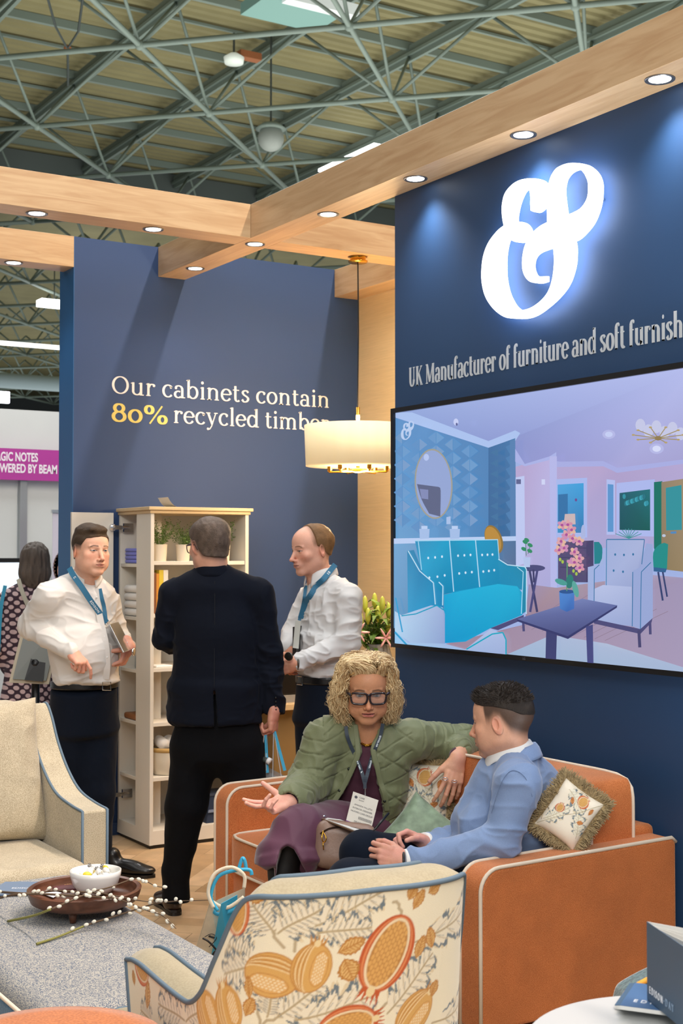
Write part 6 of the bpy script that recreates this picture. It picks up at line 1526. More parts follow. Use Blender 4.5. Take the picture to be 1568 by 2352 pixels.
for k, (px, py) in enumerate(((828, 1440), (838, 1402), (860, 1395), (878, 1403), (892, 1418), (815, 1470), (845, 1430), (890, 1450), (905, 1470), (868, 1425))):
    top = P(px, py, 7.25+.05*(k % 3)); bot = V(vc[0]+R_.uniform(-.03, .03), vc[1]+R_.uniform(-.03, .03), vz+.15); pts = smooth_path([bot, (bot+top)/2+V(R_.uniform(-.02, .02), 0, .03), top], 4); st_m.tube(pts, .004, 6)
    for j in range(11):
        f = .2+.08*j; q = bot+(top-bot)*f; a_ = R_.uniform(0, 2*PI); d_ = V(math.cos(a_)*.8, math.sin(a_)*.8, R_.uniform(-.1, .6)); d_ = nrm(d_); sd = nrm(np.cross(d_, V(0, 0, 1))); l = R_.uniform(.09, .15); w_ = .015
        rows = [(0, .3, 0), (.35, 1, .02), (.7, .8, .01), (1, .05, -.03)]; n = len(lf_m.v)
        lf_m.add([q+d_*l*t_-sd*w_*ww+V(0, 0, dz) for t_, ww, dz in rows]+[q+d_*l*t_+sd*w_*ww+V(0, 0, dz) for t_, ww, dz in rows], [(i, i+1, 5+i, 4+i) for i in range(3)])
    b_ = MB(); b_.lathe(top, [(.004, -.01), (.014, .015), (.016, .04), (.009, .07), (0, .08)], 12); b_.build('bud', M_bud if k not in (5, 8) else M_pk, vs_, smooth=True)
st_m.build('stems', M_lil_l, vs_, smooth=True); lf_m.build('leaves', M_lil_l, vs_)
for (px, py) in ((886, 1465), (824, 1452)):
    c = P(px, py, 7.15); m = MB()
    for k in range(6):
        a_ = k*PI/3; d_ = nrm(cdir(math.cos(a_), -.4, math.sin(a_))); m.sphere(c+d_*.03, (.034, .014, .006), 10, 6, basis(d_, cdir(0, 1, .2)))
    m.build('flower', M_pk, vs_, smooth=True)

# ---- tote bag on the floor by the sofa
tt = thing('tote_bag', (2.2, 4.45, 0), 'cream canvas tote bag with turquoise handles on the floor before the sofa', 'bag')
M_canvas = mat('canvas', 'ddd2bb', .9, noise=(40, .05)); M_turq = mat('turquoise', '3aa9d2', .55)
def TB(px, py, d): return P(px, py, d)
bm_ = MB(); F_ = [TB(478, 2078, 4.62), TB(545, 2048, 4.75), TB(545, 2330, 4.98), TB(398, 2335, 4.95)]
off = cdir(.35, .9)*.07; F2 = [p+off for p in F_]
bm_.add(F_+F2, [(0, 1, 2, 3), (4, 5, 6, 7), (0, 3, 7, 4), (1, 2, 6, 5), (3, 2, 6, 7)]); bm_.build('body', M_canvas, tt, bevel=.01)
MB().prism([TB(508, 2075, 4.60), TB(545, 2055, 4.70), TB(545, 2300, 4.92), TB(465, 2300, 4.92)], cdir(0, -1)*.006).build('side_gusset', M_turq, tt)
for k, (pts, m_) in enumerate((([(490, 2085), (478, 2050), (492, 2008), (530, 1992), (560, 2010), (560, 2040)], M_canvas), ([(500, 2092), (484, 2060), (500, 2015), (535, 2000), (572, 1998), (578, 2010)], M_turq), ([(485, 2070), (520, 2085), (560, 2060)], M_canvas), ([(484, 2078), (500, 2100), (545, 2085), (560, 2060)], M_turq), ([(548, 1996), (556, 1972), (562, 1978), (566, 2000)], M_turq))):
    mm = MB(); ribbon(mm, smooth_path([TB(x, y, 4.60+.02*k) for x, y in pts], 6), .006, th=.0015); mm.build('handle', m_, tt, smooth=True)
mm = MB(); place_text(mm, 'B', .065, TB(478, 2152, 4.72), cdir(.95, 0, -.3), cdir(.3, -.05, .95), depth=.0006); mm.build('emblem', mat('ink_black', '2a2a2c', .6), tt)
MB().tube(smooth_path([TB(470, 2152, 4.70), TB(486, 2145, 4.70), TB(497, 2155, 4.70), TB(480, 2175, 4.73)], 5), .0014, 6).build('emblem_swirl', MATS['ink_black'], tt)
um = thing('cable_bundle', TB(490, 2215, 4.70), 'black coiled cable hanging out beside the tote bag', 'cable')
MB().tube(smooth_path([TB(465, 2155, 4.66), TB(478, 2162, 4.66), TB(495, 2180, 4.66), TB(505, 2198, 4.66)], 6), .0035, 8).build('plug_cable', M_black, um, smooth=True)
for k in range(6): MB().tube([TB(498+13*math.cos(a_)+2*k, 2210+26*math.sin(a_)-k, 4.64+.004*k) for a_ in np.linspace(0, 2*PI, 24, endpoint=False)], .0032, 6, closed=True).build('coil', M_black, um, smooth=True)

# ---- sign holder on black pole, far left
sh = P(78, 1500, 8.0); shp = thing('sign_holder', (sh[0], sh[1], 0), 'tilted framed sign holder on a black pole behind the man in white', 'sign stand')
def SH(px, py, dd=0): return P(px, py, 8.0+dd)
MB().prism([SH(60, 1405), SH(146, 1420), SH(112, 1572, -.1), SH(20, 1568, -.1)], cdir(0, 1)*.02).build('frame', mat('oak_frame', 'b5ab95', .5), shp, bevel=.002)
MB().prism([SH(66, 1413, -.012), SH(138, 1427, -.012), SH(106, 1564, -.112), SH(29, 1560, -.112)], cdir(0, 1)*.006).build('panel', mat('grey_panel', '6f7470', .4), shp)
MB().prism([SH(84, 1470, -.03), SH(112, 1475, -.03), SH(98, 1566, -.13), SH(56, 1562, -.13)], cdir(0, 1)*.012).build('bracket', M_black, shp)
b0 = SH(82, 1525, -.06); MB().tube([V(b0[0], b0[1], .02), b0], .024, 14).build('pole', M_black, shp, smooth=True); MB().sphere(b0, .035, 14, 10).build('knuckle', M_black, shp, smooth=True)
MB().lathe((b0[0], b0[1], 0), [(0, 0), (.18, 0), (.18, .012), (.03, .02), (0, .02)], 36).build('foot', M_black, shp)
# ================================================================ people
def body_join(parts, parent):
    v, q, c = joined(parts); return np_mesh('body', v, q, M_skin, parent, c)
def coarse(S, skin, h=.014):
    v, q = S.mesh(h, 1); return v, q, paint_skin(v, skin)
def hands_part(S, skin, h=.0021, seed=0):
    v, q = S.mesh(h, 1); return v, q, paint_skin(v, skin, seed)
def cloth(name, S, m, parent, h=.006, amp=.005, freq=(9, 9, 15), seed=1, relax=1, mask=None, post=None, sharp=1.6):
    v, q = S.mesh(h, relax)
    if amp: v = folds(v, q, amp, freq, seed, mask=mask(v) if mask else None, sharp=sharp)
    if post is not None: v = post(v, q)
    return np_mesh(name, v, q, m, parent), v
def collar(c, fwd, up, r, m, parent, gap=.30, stand=.030, fall=.036, point=.030, back=.010, lean=.0, ry=1.0):
    R = frame3(fwd, up); g = MB()
    def fn(u, v):
        th = gap+(2*PI-2*gap)*u; cf, sf = math.cos(th), math.sin(th); front_ = max(0, cf)**3
        prof = [(0, -.012), (.001, stand*.9), (.005, stand+.003), (.014, stand-.014), (.020+.006*front_, stand-fall-point*front_)]
        k = v*4; i = min(3, int(k)); t = k-i; dr = prof[i][0]+(prof[i+1][0]-prof[i][0])*t; dz = prof[i][1]+(prof[i+1][1]-prof[i][1])*t
        return c+R@V((r+dr)*sf, (r+dr)*cf*ry, dz-back*cf-.018*front_+lean*cf)
    g.grid(fn, 64, 13); o = g.build('collar', m, parent, smooth=True)
    md = o.modifiers.new('thick', 'SOLIDIFY'); md.thickness = .0022; md.offset = 0
    return o
def shoe(name, heel, dirn, m, sole, parent, L=.29):
    d = nrm(V(dirn[0], dirn[1], 0)); s_ = np.cross(d, V(0, 0, 1)); h = V(heel[0], heel[1], 0); W = lambda x, y, z: h+d*x+s_*y+V(0, 0, z)
    R = np.stack([d, s_, V(0, 0, 1)], 1); S = Sdf()
    S.ell(W(.05, 0, .05), V(.06, .036, .050), R, .02).ell(W(.13, 0, .045), V(.09, .038, .040), R, .03).ell(W(L-.075, 0, .034), V(.075, .046, .026), R, .03)
    S.cone(W(.06, 0, .05), W(.055, 0, .10), .040, .040, .02); S.plane(h+V(0, 0, .012), V(0, 0, -1), .002)
    v, q = S.mesh(.005, 1); o = np_mesh(name, v, q, m, parent)
    mm = MB(); pts = [(0, .026), (-.012, .0), (0, -.026), (.05, -.036), (.12, -.034), (L-.08, -.048), (L-.03, -.034), (L, 0), (L-.03, .034), (L-.08, .048), (.12, .034), (.05, .036)]
    mm.prism([W(x, y, .0) for x, y in [tuple(p[:2]) for p in smooth_path([V(*p, 0) for p in pts], 3, True)]], (0, 0, .016))
    mm.prism([W(x, y, .0) for x, y in pts[:4]+pts[-1:]], (0, 0, .026)); mm.build('sole', sole, o)
    return o
def strap(name, pts, w_, m, parent, texts=(), tm=None, tsz=.016):
    mm = MB(); ribbon(mm, smooth_path(pts, 6), w_, th=.0009); o = mm.build(name, m, parent, smooth=False)
    for i, txt, fl in texts:
        a, b = pts[i], pts[i+1]; t = nrm(b-a); n_ = nrm(np.cross(t, CF)); n_ = n_ if n_@V(0, 0, 1) > 0 else -n_
        if fl < 0: t = -t; a = b
        up = n_; nv = nrm(np.cross(t, up)); tmh = MB(); c = a+t*.006-n_*tsz*.36+(-CF)*.0022
        place_text(tmh, txt, tsz, c, t, up, spacing=1.25, depth=.0004, bold=.0004, fit=min(np.linalg.norm(pts[i+1]-pts[i])*.9, len(txt)*tsz*.78)); tmh.build('lettering', tm, o)
    return o
M_shirt = mat('white_shirting', 'd6d2cd', .75, bump=(420, .06), sheen=.15)
M_shirt2 = mat('white_shirting_cool', 'd6d6d6', .75, bump=(420, .06), sheen=.15)
M_navy = mat('navy_suiting', '0c111d', .85, bump=(500, .12), sheen=.03, spec=.15)
M_trouser = mat('black_trousers', '090a0e', .85, bump=(500, .12), sheen=.02, spec=.15)
M_chino = mat('dark_navy_trousers', '101826', .85, bump=(400, .12), sheen=.04, spec=.15)
M_blk_l = mat('black_leather', '0e0e10', .35, coat=.2); M_brn_l = mat('dark_brown_leather', '2f1d16', .3, coat=.3)
M_lany = mat('blue_lanyard', '2f6f92', .6); M_lt = mat('lanyard_print', 'dfe9ee', .6)

def belt(parent, c, side, wa, m=M_blk_l, bx=None, hgt=.034, up=V(0, 0, 1)):
    S = Sdf(); S.ecap(c-up*hgt/2, c+up*hgt/2, side, wa, wa, .002, cap=.05); v, q = S.mesh(.004, 1); o = np_mesh('belt', v, q, m, parent)
    if bx is not None:
        p, rt = bx; mm = MB(); u = V(0, 0, 1)
        fr_ = [p+rt*a*.022+u*b*.02 for a, b in ((-1, -1), (1, -1), (1, 1), (-1, 1))]; mm.tube(fr_, .003, 6, closed=True); mm.build('buckle', M_chrome, o)
    return o

# ---------------------------------------------------------------- 1: man in white shirt, left
p1 = thing('person', V(2.6, 6.6, 0), 'man in white shirt and blue lanyard, hand on hip, holding a tablet by the cabinet', 'person')
sk1 = 'e0ad92'; f1 = cdir(.42, -.9); r1_ = np.cross(f1, V(0, 0, 1)); hf1 = cdir(.66, -.75, -.02); R1 = frame3(hf1, nrm(V(0, 0, 1)+.02*CR)); hc1 = P(207, 1264, 6.9); s1 = 1.07
nb1 = P(196, 1345, 6.95)
S = head_sdf(hc1, R1, s1, .99, nb1, .060, .95, 0, .004); v, q = S.mesh(.0028, 1)
fade1 = lambda x, y, z: .85*sstep(z-np.interp(y, [-.10, -.04, .0, .03, .055, .09], [-.060, -.045, .004, .004, .050, .070]), -.012, .022)
parts = [(v, q, paint_head(v, hc1, R1, s1, sk1, 'c07a6c', '3d2b20', '3d5560', '33261d', fade1, .22, lids=.62, blush=.4))]
sh1r, el1r, wr1r = P(112, 1372, 6.82), P(70, 1440, 6.90), P(163, 1497, 6.66)
sh1l, el1l, wr1l = P(248, 1392, 7.05), P(272, 1462, 7.12), P(290, 1482, 6.92)
B = Sdf(); B.ecap(P(182, 1385, 6.96), P(192, 1560, 6.96), r1_, (.13, .08), (.12, .09)); B.chain([sh1r, el1r, wr1r], [.04, .032, .026]); B.chain([sh1l, el1l, wr1l], [.04, .032, .026]); B.cone(P(165, 1600, 6.96), P(175, 1960, 7.0), .06, .035); B.cone(P(225, 1600, 6.98), P(225, 1960, 7.05), .06, .035)
parts.append(coarse(B, sk1))
H = Sdf(); hand_sdf(H, wr1r, P(193, 1528, 6.62)-wr1r, cdir(-.55, .5, -.55), True, 1.0, [(25, 30, 15), (65, 75, 35), (75, 80, 40), (80, 80, 40)], (.6, .6, .5, 20, 15), back=P(150, 1490, 6.70)); parts.append(hands_part(H, 'd89c84', seed=1))
H = Sdf(); hand_sdf(H, P(298, 1488, 6.90), cdir(-.35, -.25, -.75), cdir(-.85, .2, .3), False, 1.02, [(40, 55, 30), (50, 60, 30), (55, 65, 30), (60, 65, 30)], (.5, .5, .55, 15, 20), back=wr1l+V(0, 0, .02)); parts.append(hands_part(H, 'd89c84', seed=2))
body_join(parts, p1)
th1 = lambda x, y, z: np.where(True, .013*sstep(z, .070, .110)+.003*sstep(z, .0, .05)-.000+.010*sstep(y, .03, .08)*sstep(z, .07, .10)-.05*sstep(np.interp(y, [-.12, -.05, .0, .03, .045, .06, .088, .12], [-.06, -.04, .014, .012, .032, .054, .066, .08])-z, -.002, .010), 0)
v, q, c = hair_shell(hc1, R1, s1, th1, '40301f', .003, (50, 18, 50), .0035, 3, .35); np_mesh('hair', v, q, M_hair, p1, c)
S = Sdf(); S.ecap(P(183, 1375, 6.95), P(184, 1450, 6.94), r1_, (.175, .105), (.178, .135), .04); S.ecap(P(184, 1450, 6.94), P(197, 1560, 6.92), r1_, (.178, .145), (.168, .140), .04, cap=.3)
S.ell(P(205, 1505, 6.87), (.15, .12, .13), np.stack([r1_, f1, V(0, 0, 1)], 1), .05)
S.cone(sh1r, P(165, 1350, 6.92), .066, .07, .05); S.cone(sh1l, P(215, 1352, 6.98), .062, .07, .05); S.cone(P(190, 1330, 6.96), P(188, 1365, 6.95), .060, .10, .04)
S.cone(sh1r, el1r, .070, .062, .03); S.cone(el1r, P(150, 1491, 6.69), .062, .043, .02); S.cone(sh1l, el1l, .066, .056, .03); S.cone(el1l, wr1l, .056, .042, .02)
S.cone(P(146, 1489, 6.70), P(161, 1496, 6.665), .040, .043, .006); S.ell(P(205, 1563, 6.9), (.165, .13, .03), np.stack([r1_, f1, V(0, 0, 1)], 1), .03)
S.ecap(hc1+R1@V(0, -.02, -.08), nb1+V(0, 0, .02), r1_, (.05, .05), (.056, .056), .004, 's')
shirt1, sv1 = cloth('shirt', S, M_shirt, p1, .005, .017, (8, 8, 14), 11, 1, sharp=3)
collar(P(195, 1322, 6.95)+V(0, 0, .0), nrm(f1*.85+hf1*.15), nrm(V(0, 0, 1)+f1*.30), .068, M_shirt, shirt1, .32, .028, .040, .030)
mm = MB(); ribbon(mm, smooth_path([front(sv1, x, y, 5, .002) for x, y in ((219, 1352), (224, 1390), (232, 1430), (243, 1480), (246, 1530), (243, 1560))], 6), .016); mm.build('placket', M_shirt, shirt1)
for x, y in ((222, 1372), (230, 1415), (240, 1462), (246, 1510)): MB().sphere(front(sv1, x, y, 5, .003), .0045, 8, 6).build('button', M_white, shirt1)
T = Sdf(); T.ecap(P(193, 1585, 6.94), P(193, 1670, 6.97), r1_, (.170, .135), (.172, .14), .10, cap=.3)
T.cone(P(160, 1680, 6.95), P(170, 1830, 6.95), .105, .085, .05); T.cone(P(170, 1830, 6.95), P(187, 1985, 7.0), .085, .062, .03); T.cone(P(226, 1680, 7.0), P(225, 1820, 6.97), .10, .082, .05); T.cone(P(225, 1820, 6.97), P(228, 1975, 6.98), .082, .062, .03)
T.plane(V(0, 0, .045), V(0, 0, -1), .01); cloth('trousers', T, M_chino, p1, .008, .010, (8, 8, 5), 5)
belt(p1, P(194, 1571, 6.93), r1_, (.172, .142), bx=(P(245, 1576, 6.78), nrm(r1_*-.6+f1*.5)))
shoe('shoe', P(236, 1990, 7.0), cdir(.95, -.25), M_blk_l, M_black, p1); shoe('shoe', P(192, 1995, 6.98), cdir(.3, -.9), M_blk_l, M_black, p1)
ln = [(163, 1305), (172, 1322), (190, 1350), (207, 1378), (228, 1407), (245, 1430)]; LP = [front(sv1, x, y, 9, .014) for x, y in ln]; LP[0] = P(159, 1304, 6.86); LP[1] = LP[1]-CF*.03; LP[2] = LP[2]-CF*.012
strap('lanyard', LP, .0145, M_lany, p1, ((3, 'EDISON', 1), (1, 'DAY', 1)), M_lt, .017)
LP2 = [front(sv1, x, y, 8, .012) for x, y in ((229, 1352), (234, 1375), (239, 1395), (243, 1425))]; strap('lanyard', LP2, .010, M_lany, p1)
MB().tube([front(sv1, 243, 1426, 6, .006), front(sv1, 244, 1435, 6, .010)], .003, 6).build('lanyard_clip', M_chrome, p1)
bd = P(160, 1497, 6.66); MB().tube([bd+(cdir(.2, 0, 1)*math.cos(a)+cdir(.55, -.8, -.1)*math.sin(a))*.0335 for a in np.linspace(0, 2*PI, 24, endpoint=False)], .004, 8, closed=True).build('wristband', M_black, p1, smooth=True)
MB().lathe((0, 0, 0), [(0, 0), (.02, 0), (.021, .008), (.016, .011), (0, .011)], 24, T=lambda p: P(305, 1497, 6.88)+cdir(1, -.3)*p[2]+cdir(.3, 1)*p[0]+V(0, 0, 1)*p[1]).build('wristwatch', M_chrome, p1, smooth=True)
tb1 = thing('tablet', P(262, 1470, 6.80), 'slim silver edged tablet held by the man in white at left', 'tablet')
a, b = P(249, 1435, 6.82), P(282, 1500, 6.72); dn = nrm(b-a); wd_ = nrm(cdir(.10, 1, .02)); MB().prism([a, b, b+wd_*.17, a+wd_*.17], nrm(np.cross(dn, wd_))*.007).build('case', M_chrome, tb1, bevel=.002)
MB().prism([a+dn*.01+wd_*.01-nrm(np.cross(dn, wd_))*.0006, b-dn*.01+wd_*.01-nrm(np.cross(dn, wd_))*.0006, b-dn*.01+wd_*.16-nrm(np.cross(dn, wd_))*.0006, a+dn*.01+wd_*.16-nrm(np.cross(dn, wd_))*.0006], nrm(np.cross(dn, wd_))*.0004).build('glass', M_black, tb1)

# ---------------------------------------------------------------- 2: man in dark suit, from behind
p2 = thing('person', V(2.75, 5.6, 0), 'man in dark navy suit seen from behind before the cabinet', 'person')
sk2 = 'cf9c84'; D2 = 6.2; hf2 = cdir(-.55, .84, -.06); R2 = frame3(hf2, (0, 0, 1)); hc2 = P(482, 1254, D2); s2 = 1.06; nb2 = P(489, 1320, D2)
S = head_sdf(hc2, R2, s2, 1.05, nb2, .064); v, q = S.mesh(.0028, 1)
fade2 = lambda x, y, z: .80*sstep(z-np.interp(y, [-.10, -.04, .0, .03, .055, .09], [-.075, -.055, .005, .015, .040, .075]), -.010, .02)
parts = [(v, q, paint_head(v, hc2, R2, s2, sk2, 'a06a5c', '2f2620', hair='3f362f', fade=fade2, stubble=.3))]
B = Sdf(); B.ecap(P(488, 1350, D2), P(492, 1640, D2), CR, (.15, .08), (.15, .09)); B.cone(P(445, 1700, D2), P(405, 2060, D2), .06, .035); B.cone(P(552, 1700, D2), P(572, 2060, D2+.05), .06, .035)
sh2l, el2l, wr2l = P(402, 1362, D2), P(379, 1462, D2+.03), P(395, 1478, D2+.26); sh2r, el2r, wr2r = P(596, 1364, D2), P(615, 1500, D2+.02), P(629, 1634, D2-.02)
B.chain([sh2l, el2l, wr2l], [.04, .03, .025]); B.chain([sh2r, el2r, wr2r], [.04, .03, .025]); parts.append(coarse(B, sk2))
H = Sdf(); hand_sdf(H, wr2r, V(-.05, .02, -1), cdir(-.9, .35), True, 1.02, [(55, 75, 35), (60, 80, 35), (62, 80, 35), (65, 80, 35)], (.75, .35, .55, 25, 20), back=P(628, 1610, D2)); parts.append(hands_part(H, 'cc9078', seed=3))
H = Sdf(); hand_sdf(H, wr2l, cdir(.2, .7, .6), cdir(.9, -.2), False, 1.0, None, back=el2l*.3+wr2l*.7); parts.append(hands_part(H, 'cc9078', .004, seed=4))
body_join(parts, p2)
th2 = lambda x, y, z: .010*sstep(z, .02, .09)+.004-.03*sstep(np.interp(y, [-.12, -.05, .0, .03, .055, .1], [-.060, -.045, .022, .030, .052, .085])-z, -.002, .010)-.006*np.exp(-((x)**2+(y+.045)**2)/.0012)*(z > .09)
v, q, c = hair_shell(hc2, R2, s2, th2, '5a4c42', .003, (90, 60, 60), .0016, 4, .30); np_mesh('hair', v, q, M_hair, p2, c)
def glasses(parent, c, R, s, m, w_=.030, hh=.019, cx=.034, cy=.101, cz=-.006, r=.0022, rivet=None, drop=0, tem=.045):
    W = lambda x, y, z: c+R@(V(x, y, z)*s); g = thing('glasses', c, 'x', 'x') if parent is None else None
    mb = MB()
    for sg in (-1, 1):
        L = []
        for t in np.linspace(0, 2*PI, 36, endpoint=False):
            ct, st = math.cos(t), math.sin(t); k = (abs(ct)**4.5+abs(st)**4.5)**(1/4.5); x = ct/k*w_; z = st/k*hh
            if st < 0: x *= 1-.14*(-st/k)
            L.append(W(sg*(cx)+x, cy-.010*((abs(sg*cx+x)-.01)/.06)**2, cz+z))
        mb.tube(L, r, 8, closed=True)
    mb.tube([W(-.008, cy+.001, cz+hh*.62), W(0, cy+.004, cz+hh*.75), W(.008, cy+.001, cz+hh*.62)], r*1.2, 8)
    fr_ = mb.build('glasses', m, parent, smooth=True)
    for sg in (-1, 1):
        MB().tube([W(sg*(cx+w_), cy-.010, cz+hh*.6), W(sg*.076, cy-.030, cz+hh*.6), W(sg*.079, .02, cz+.012), W(sg*.079, -.015, cz+.010), W(sg*.077, -.032, cz-.012)], [r*1.3, r*1.4, r, r, r*.8], 6).build('temple', m, fr_, smooth=True)
        ln_ = MB(); ln_.prism([W(sg*cx+a*w_*.93, cy-.002-.010*((abs(sg*cx+a*w_)-.01)/.06)**2, cz+b*hh*.92) for a, b in ((-.9, -1), (.9, -1), (1, .9), (-1, .9))], R@V(0, .0008, 0)); ln_.build('lens', mat('lens_glass', 'ffffff', .02, alpha=.05, spec=.3), fr_)
        if rivet:
            for dz in (.004, -.004): MB().sphere(W(sg*(cx+w_-.002), cy-.004, cz+hh*.62+dz), .0018, 8, 6).build('rivet', rivet, fr_)
    return fr_
glasses(p2, hc2, R2, s2, mat('tortoise_frame', '2a1a14', .3), r=.0024)
S = Sdf(); S.ecap(P(491, 1362, D2), P(496, 1450, D2), CR, (.178, .115), (.180, .136), .06); S.ecap(P(496, 1450, D2), P(494, 1570, D2), CR, (.180, .136), (.203, .154), .06); S.ecap(P(494, 1570, D2), P(492, 1650, D2), CR, (.203, .154), (.222, .17), .06, cap=.3)
S.cone(sh2l, P(455, 1334, D2), .064, .055, .04); S.cone(sh2r, P(522, 1334, D2), .064, .055, .04); S.cone(P(489, 1312, D2), P(489, 1350, D2), .062, .10, .05)
S.chain([sh2l, el2l, wr2l], [.066, .060, .050], .02); S.chain([sh2r, el2r, P(629, 1622, D2)], [.068, .064, .052], .02); S.cone(P(629, 1600, D2), P(629, 1634, D2), .0495, .050, .004)
S.plane(P(492, 1661, D2), V(0, 0, -1), .004, (0, 0, 0), P(640, 1500, D2)+V(.2, .4, 0)) if False else None
S.cutpoly([(490, 1585), (494, 1585), (500, 1672), (492, 1672)], 5.9, 6.12, .004); S.cutpoly([(300, 1664), (420, 1668), (497, 1671), (560, 1667), (604, 1660), (606, 1760), (300, 1760)], 5.7, 6.7, .004); S.cutpoly([(604, 1640), (660, 1640), (660, 1720), (604, 1720)], 5.7, 6.7, .002)
S.ecap(hc2+R2@V(0, -.02, -.08), P(489, 1318, D2), CR, (.055, .055), (.062, .062), .004, 's')
msk = lambda v: .35+.9*sstep(np.abs(proj(v)[0]-495), 60, 110)
jk2, sv2 = cloth('jacket', S, M_navy, p2, .006, .014, (8, 8, 11), 21, 1, mask=msk, sharp=3)
collar(P(489, 1318, D2)-V(0, 0, .002), cdir(0, 1), nrm(V(0, 0, 1)+CF*.12), .070, M_navy, jk2, .5, .030, .050, .0, .012)
mm = MB(); ribbon(mm, smooth_path([front(sv2, x, y, 5, .0015) for x, y in ((493, 1335), (493, 1420), (492, 1500), (492, 1580))], 5), .0012); mm.build('back_seam', mat('seam_navy', '0b0e16', .9), jk2)
for k in range(4): MB().sphere(front(sv2, 633, 1603+9*k, 4, .002), .0055, 10, 6).build('cuff_button', M_black, jk2)
T = Sdf(); T.ecap(P(497, 1640, D2), P(498, 1705, D2), CR, (.185, .13), (.205, .14), .04)
T.cone(P(447, 1720, D2), P(428, 1850, D2-.02), .108, .088, .05); T.cone(P(428, 1850, D2-.02), P(405, 2000, D2), .088, .062, .03); T.cone(P(405, 2000, D2), P(404, 2066, D2), .062, .062, .02)
T.cone(P(552, 1720, D2), P(570, 1850, D2-.02), .108, .088, .05); T.cone(P(570, 1850, D2-.02), P(578, 2060, D2+.03), .088, .062, .03); T.plane(P(404, 2070, D2), V(0, 0, -1), .004)
cloth('trousers', T, M_trouser, p2, .008, .012, (7, 7, 5), 23)
shoe('shoe', P(404, 2098, D2-.0), cdir(-.38, .92), M_brn_l, M_black, p2); shoe('shoe', P(580, 2096, D2+.03), cdir(.2, .95), M_brn_l, M_black, p2)
# bags in his hand
M_clear = mat('clear_plastic', 'b9c4cc', .25, alpha=.55); M_cord = mat('grey_cord', 'b9bcc0', .8)
hb = P(628, 1672, D2-.02)
bg2 = thing('carrier_bag', P(628, 1830, D2), 'clear carrier bag with turquoise and grey handles held by the suited man', 'bag')
z0_ = P(628, 1775, D2)[2]; c_ = hb.copy()
B0 = [P(598, 1762, D2+.02), P(655, 1795, D2-.08), P(668, 1790, D2+.06), P(612, 1760, D2+.14)]; B1 = [V(p[0], p[1], z0_-.30) for p in B0]
mm = MB(); mm.add(B0+B1, [(0, 1, 5, 4), (1, 2, 6, 5), (2, 3, 7, 6), (3, 0, 4, 7), (4, 5, 6, 7)]); mm.build('body', M_clear, bg2)
for (x0, y0, x1, y1, w_, m_) in ((610, 1688, 614, 1775, .010, M_turq), (606, 1690, 600, 1765, .0025, M_cord), (612, 1690, 611, 1770, .0025, M_cord), (628, 1680, 626, 1790, .0025, M_cord), (630, 1682, 646, 1785, .0025, M_cord), (630, 1680, 654, 1770, .011, M_turq)):
    mm = MB(); ribbon(mm, [P(x0, y0, D2-.03), P((x0+x1)/2, (y0+y1)/2, D2-.03), P(x1, y1, D2-.04)], w_/1.6, th=.0012); mm.build('handle', m_, bg2)
MB().tube([P(603, 1744, D2-.03), P(618, 1748, D2-.04)], .013, 12).build('bottle_neck', M_steel_dk, bg2, smooth=True); MB().tube([P(614, 1746, D2-.045), P(621, 1750, D2-.05)], .016, 12).build('bottle_cap', M_white, bg2, smooth=True)

# ---------------------------------------------------------------- 3: man with receding ginger hair
p3 = thing('person', V(3.4, 5.7, 0), 'balding man in white shirt with blue lanyard standing behind the sofa', 'person')
sk3 = 'e2ab93'; D3 = 6.68; f3 = cdir(-.80, -.60); r3_ = np.cross(f3, V(0, 0, 1)); hf3 = cdir(-.86, -.50, -.10); R3 = frame3(hf3, (0, 0, 1)); hc3 = P(717, 1262, D3); s3 = 1.05; nb3 = P(735, 1335, D3+.02)
S = head_sdf(hc3, R3, s3, .98, nb3, .056, 1.05); v, q = S.mesh(.0028, 1)
fade3 = lambda x, y, z: .75*sstep(z-np.interp(y, [-.10, -.04, .0, .03, .045, .09], [-.055, -.035, .005, .015, .055, .14]), -.008, .02)*(1-sstep(y-.018+.0*z, 0, .03))
parts = [(v, q, paint_head(v, hc3, R3, s3, sk3, 'b5746a', '7a5238', '4a4a44', '6d5038', fade3, .28, lids=.55, blush=.5))]
sh3n, el3n, wr3n = P(800, 1372, D3-.13), P(797, 1475, D3-.16), P(690, 1521, D3-.22); sh3f, el3f, wr3f = P(712, 1372, D3+.16), P(672, 1455, D3+.15), P(660, 1488, D3+.0)
B = Sdf(); B.ecap(P(752, 1385, D3), P(740, 1540, D3), r3_, (.12, .07), (.11, .08)); B.chain([sh3n, el3n, wr3n], [.04, .03, .025]); B.chain([sh3f, el3f, wr3f], [.04, .03, .025]); B.cone(P(715, 1600, D3), P(725, 1960, D3), .06, .035); B.cone(P(760, 1600, D3), P(760, 1960, D3), .06, .035); parts.append(coarse(B, sk3))
H = Sdf(); hand_sdf(H, P(683, 1524, D3-.23), cdir(-.9, -.1, -.22), cdir(.15, .95, .1), False, 1.0, [(45, 60, 30), (50, 60, 30), (55, 60, 30), (55, 60, 30)], (.6, .55, .3, 15, 15), back=P(708, 1516, D3-.212), tw=.85); parts.append(hands_part(H, 'd69a7c', seed=5))
H = Sdf(); hand_sdf(H, wr3f, cdir(-.15, -.6, -.75), cdir(.6, .5, -.2), True, 1.0, [(40, 50, 30)]*4, (.6, .5, .4, 15, 15), back=el3f*.3+wr3f*.7); parts.append(hands_part(H, 'd69a7c', seed=6)); body_join(parts, p3)
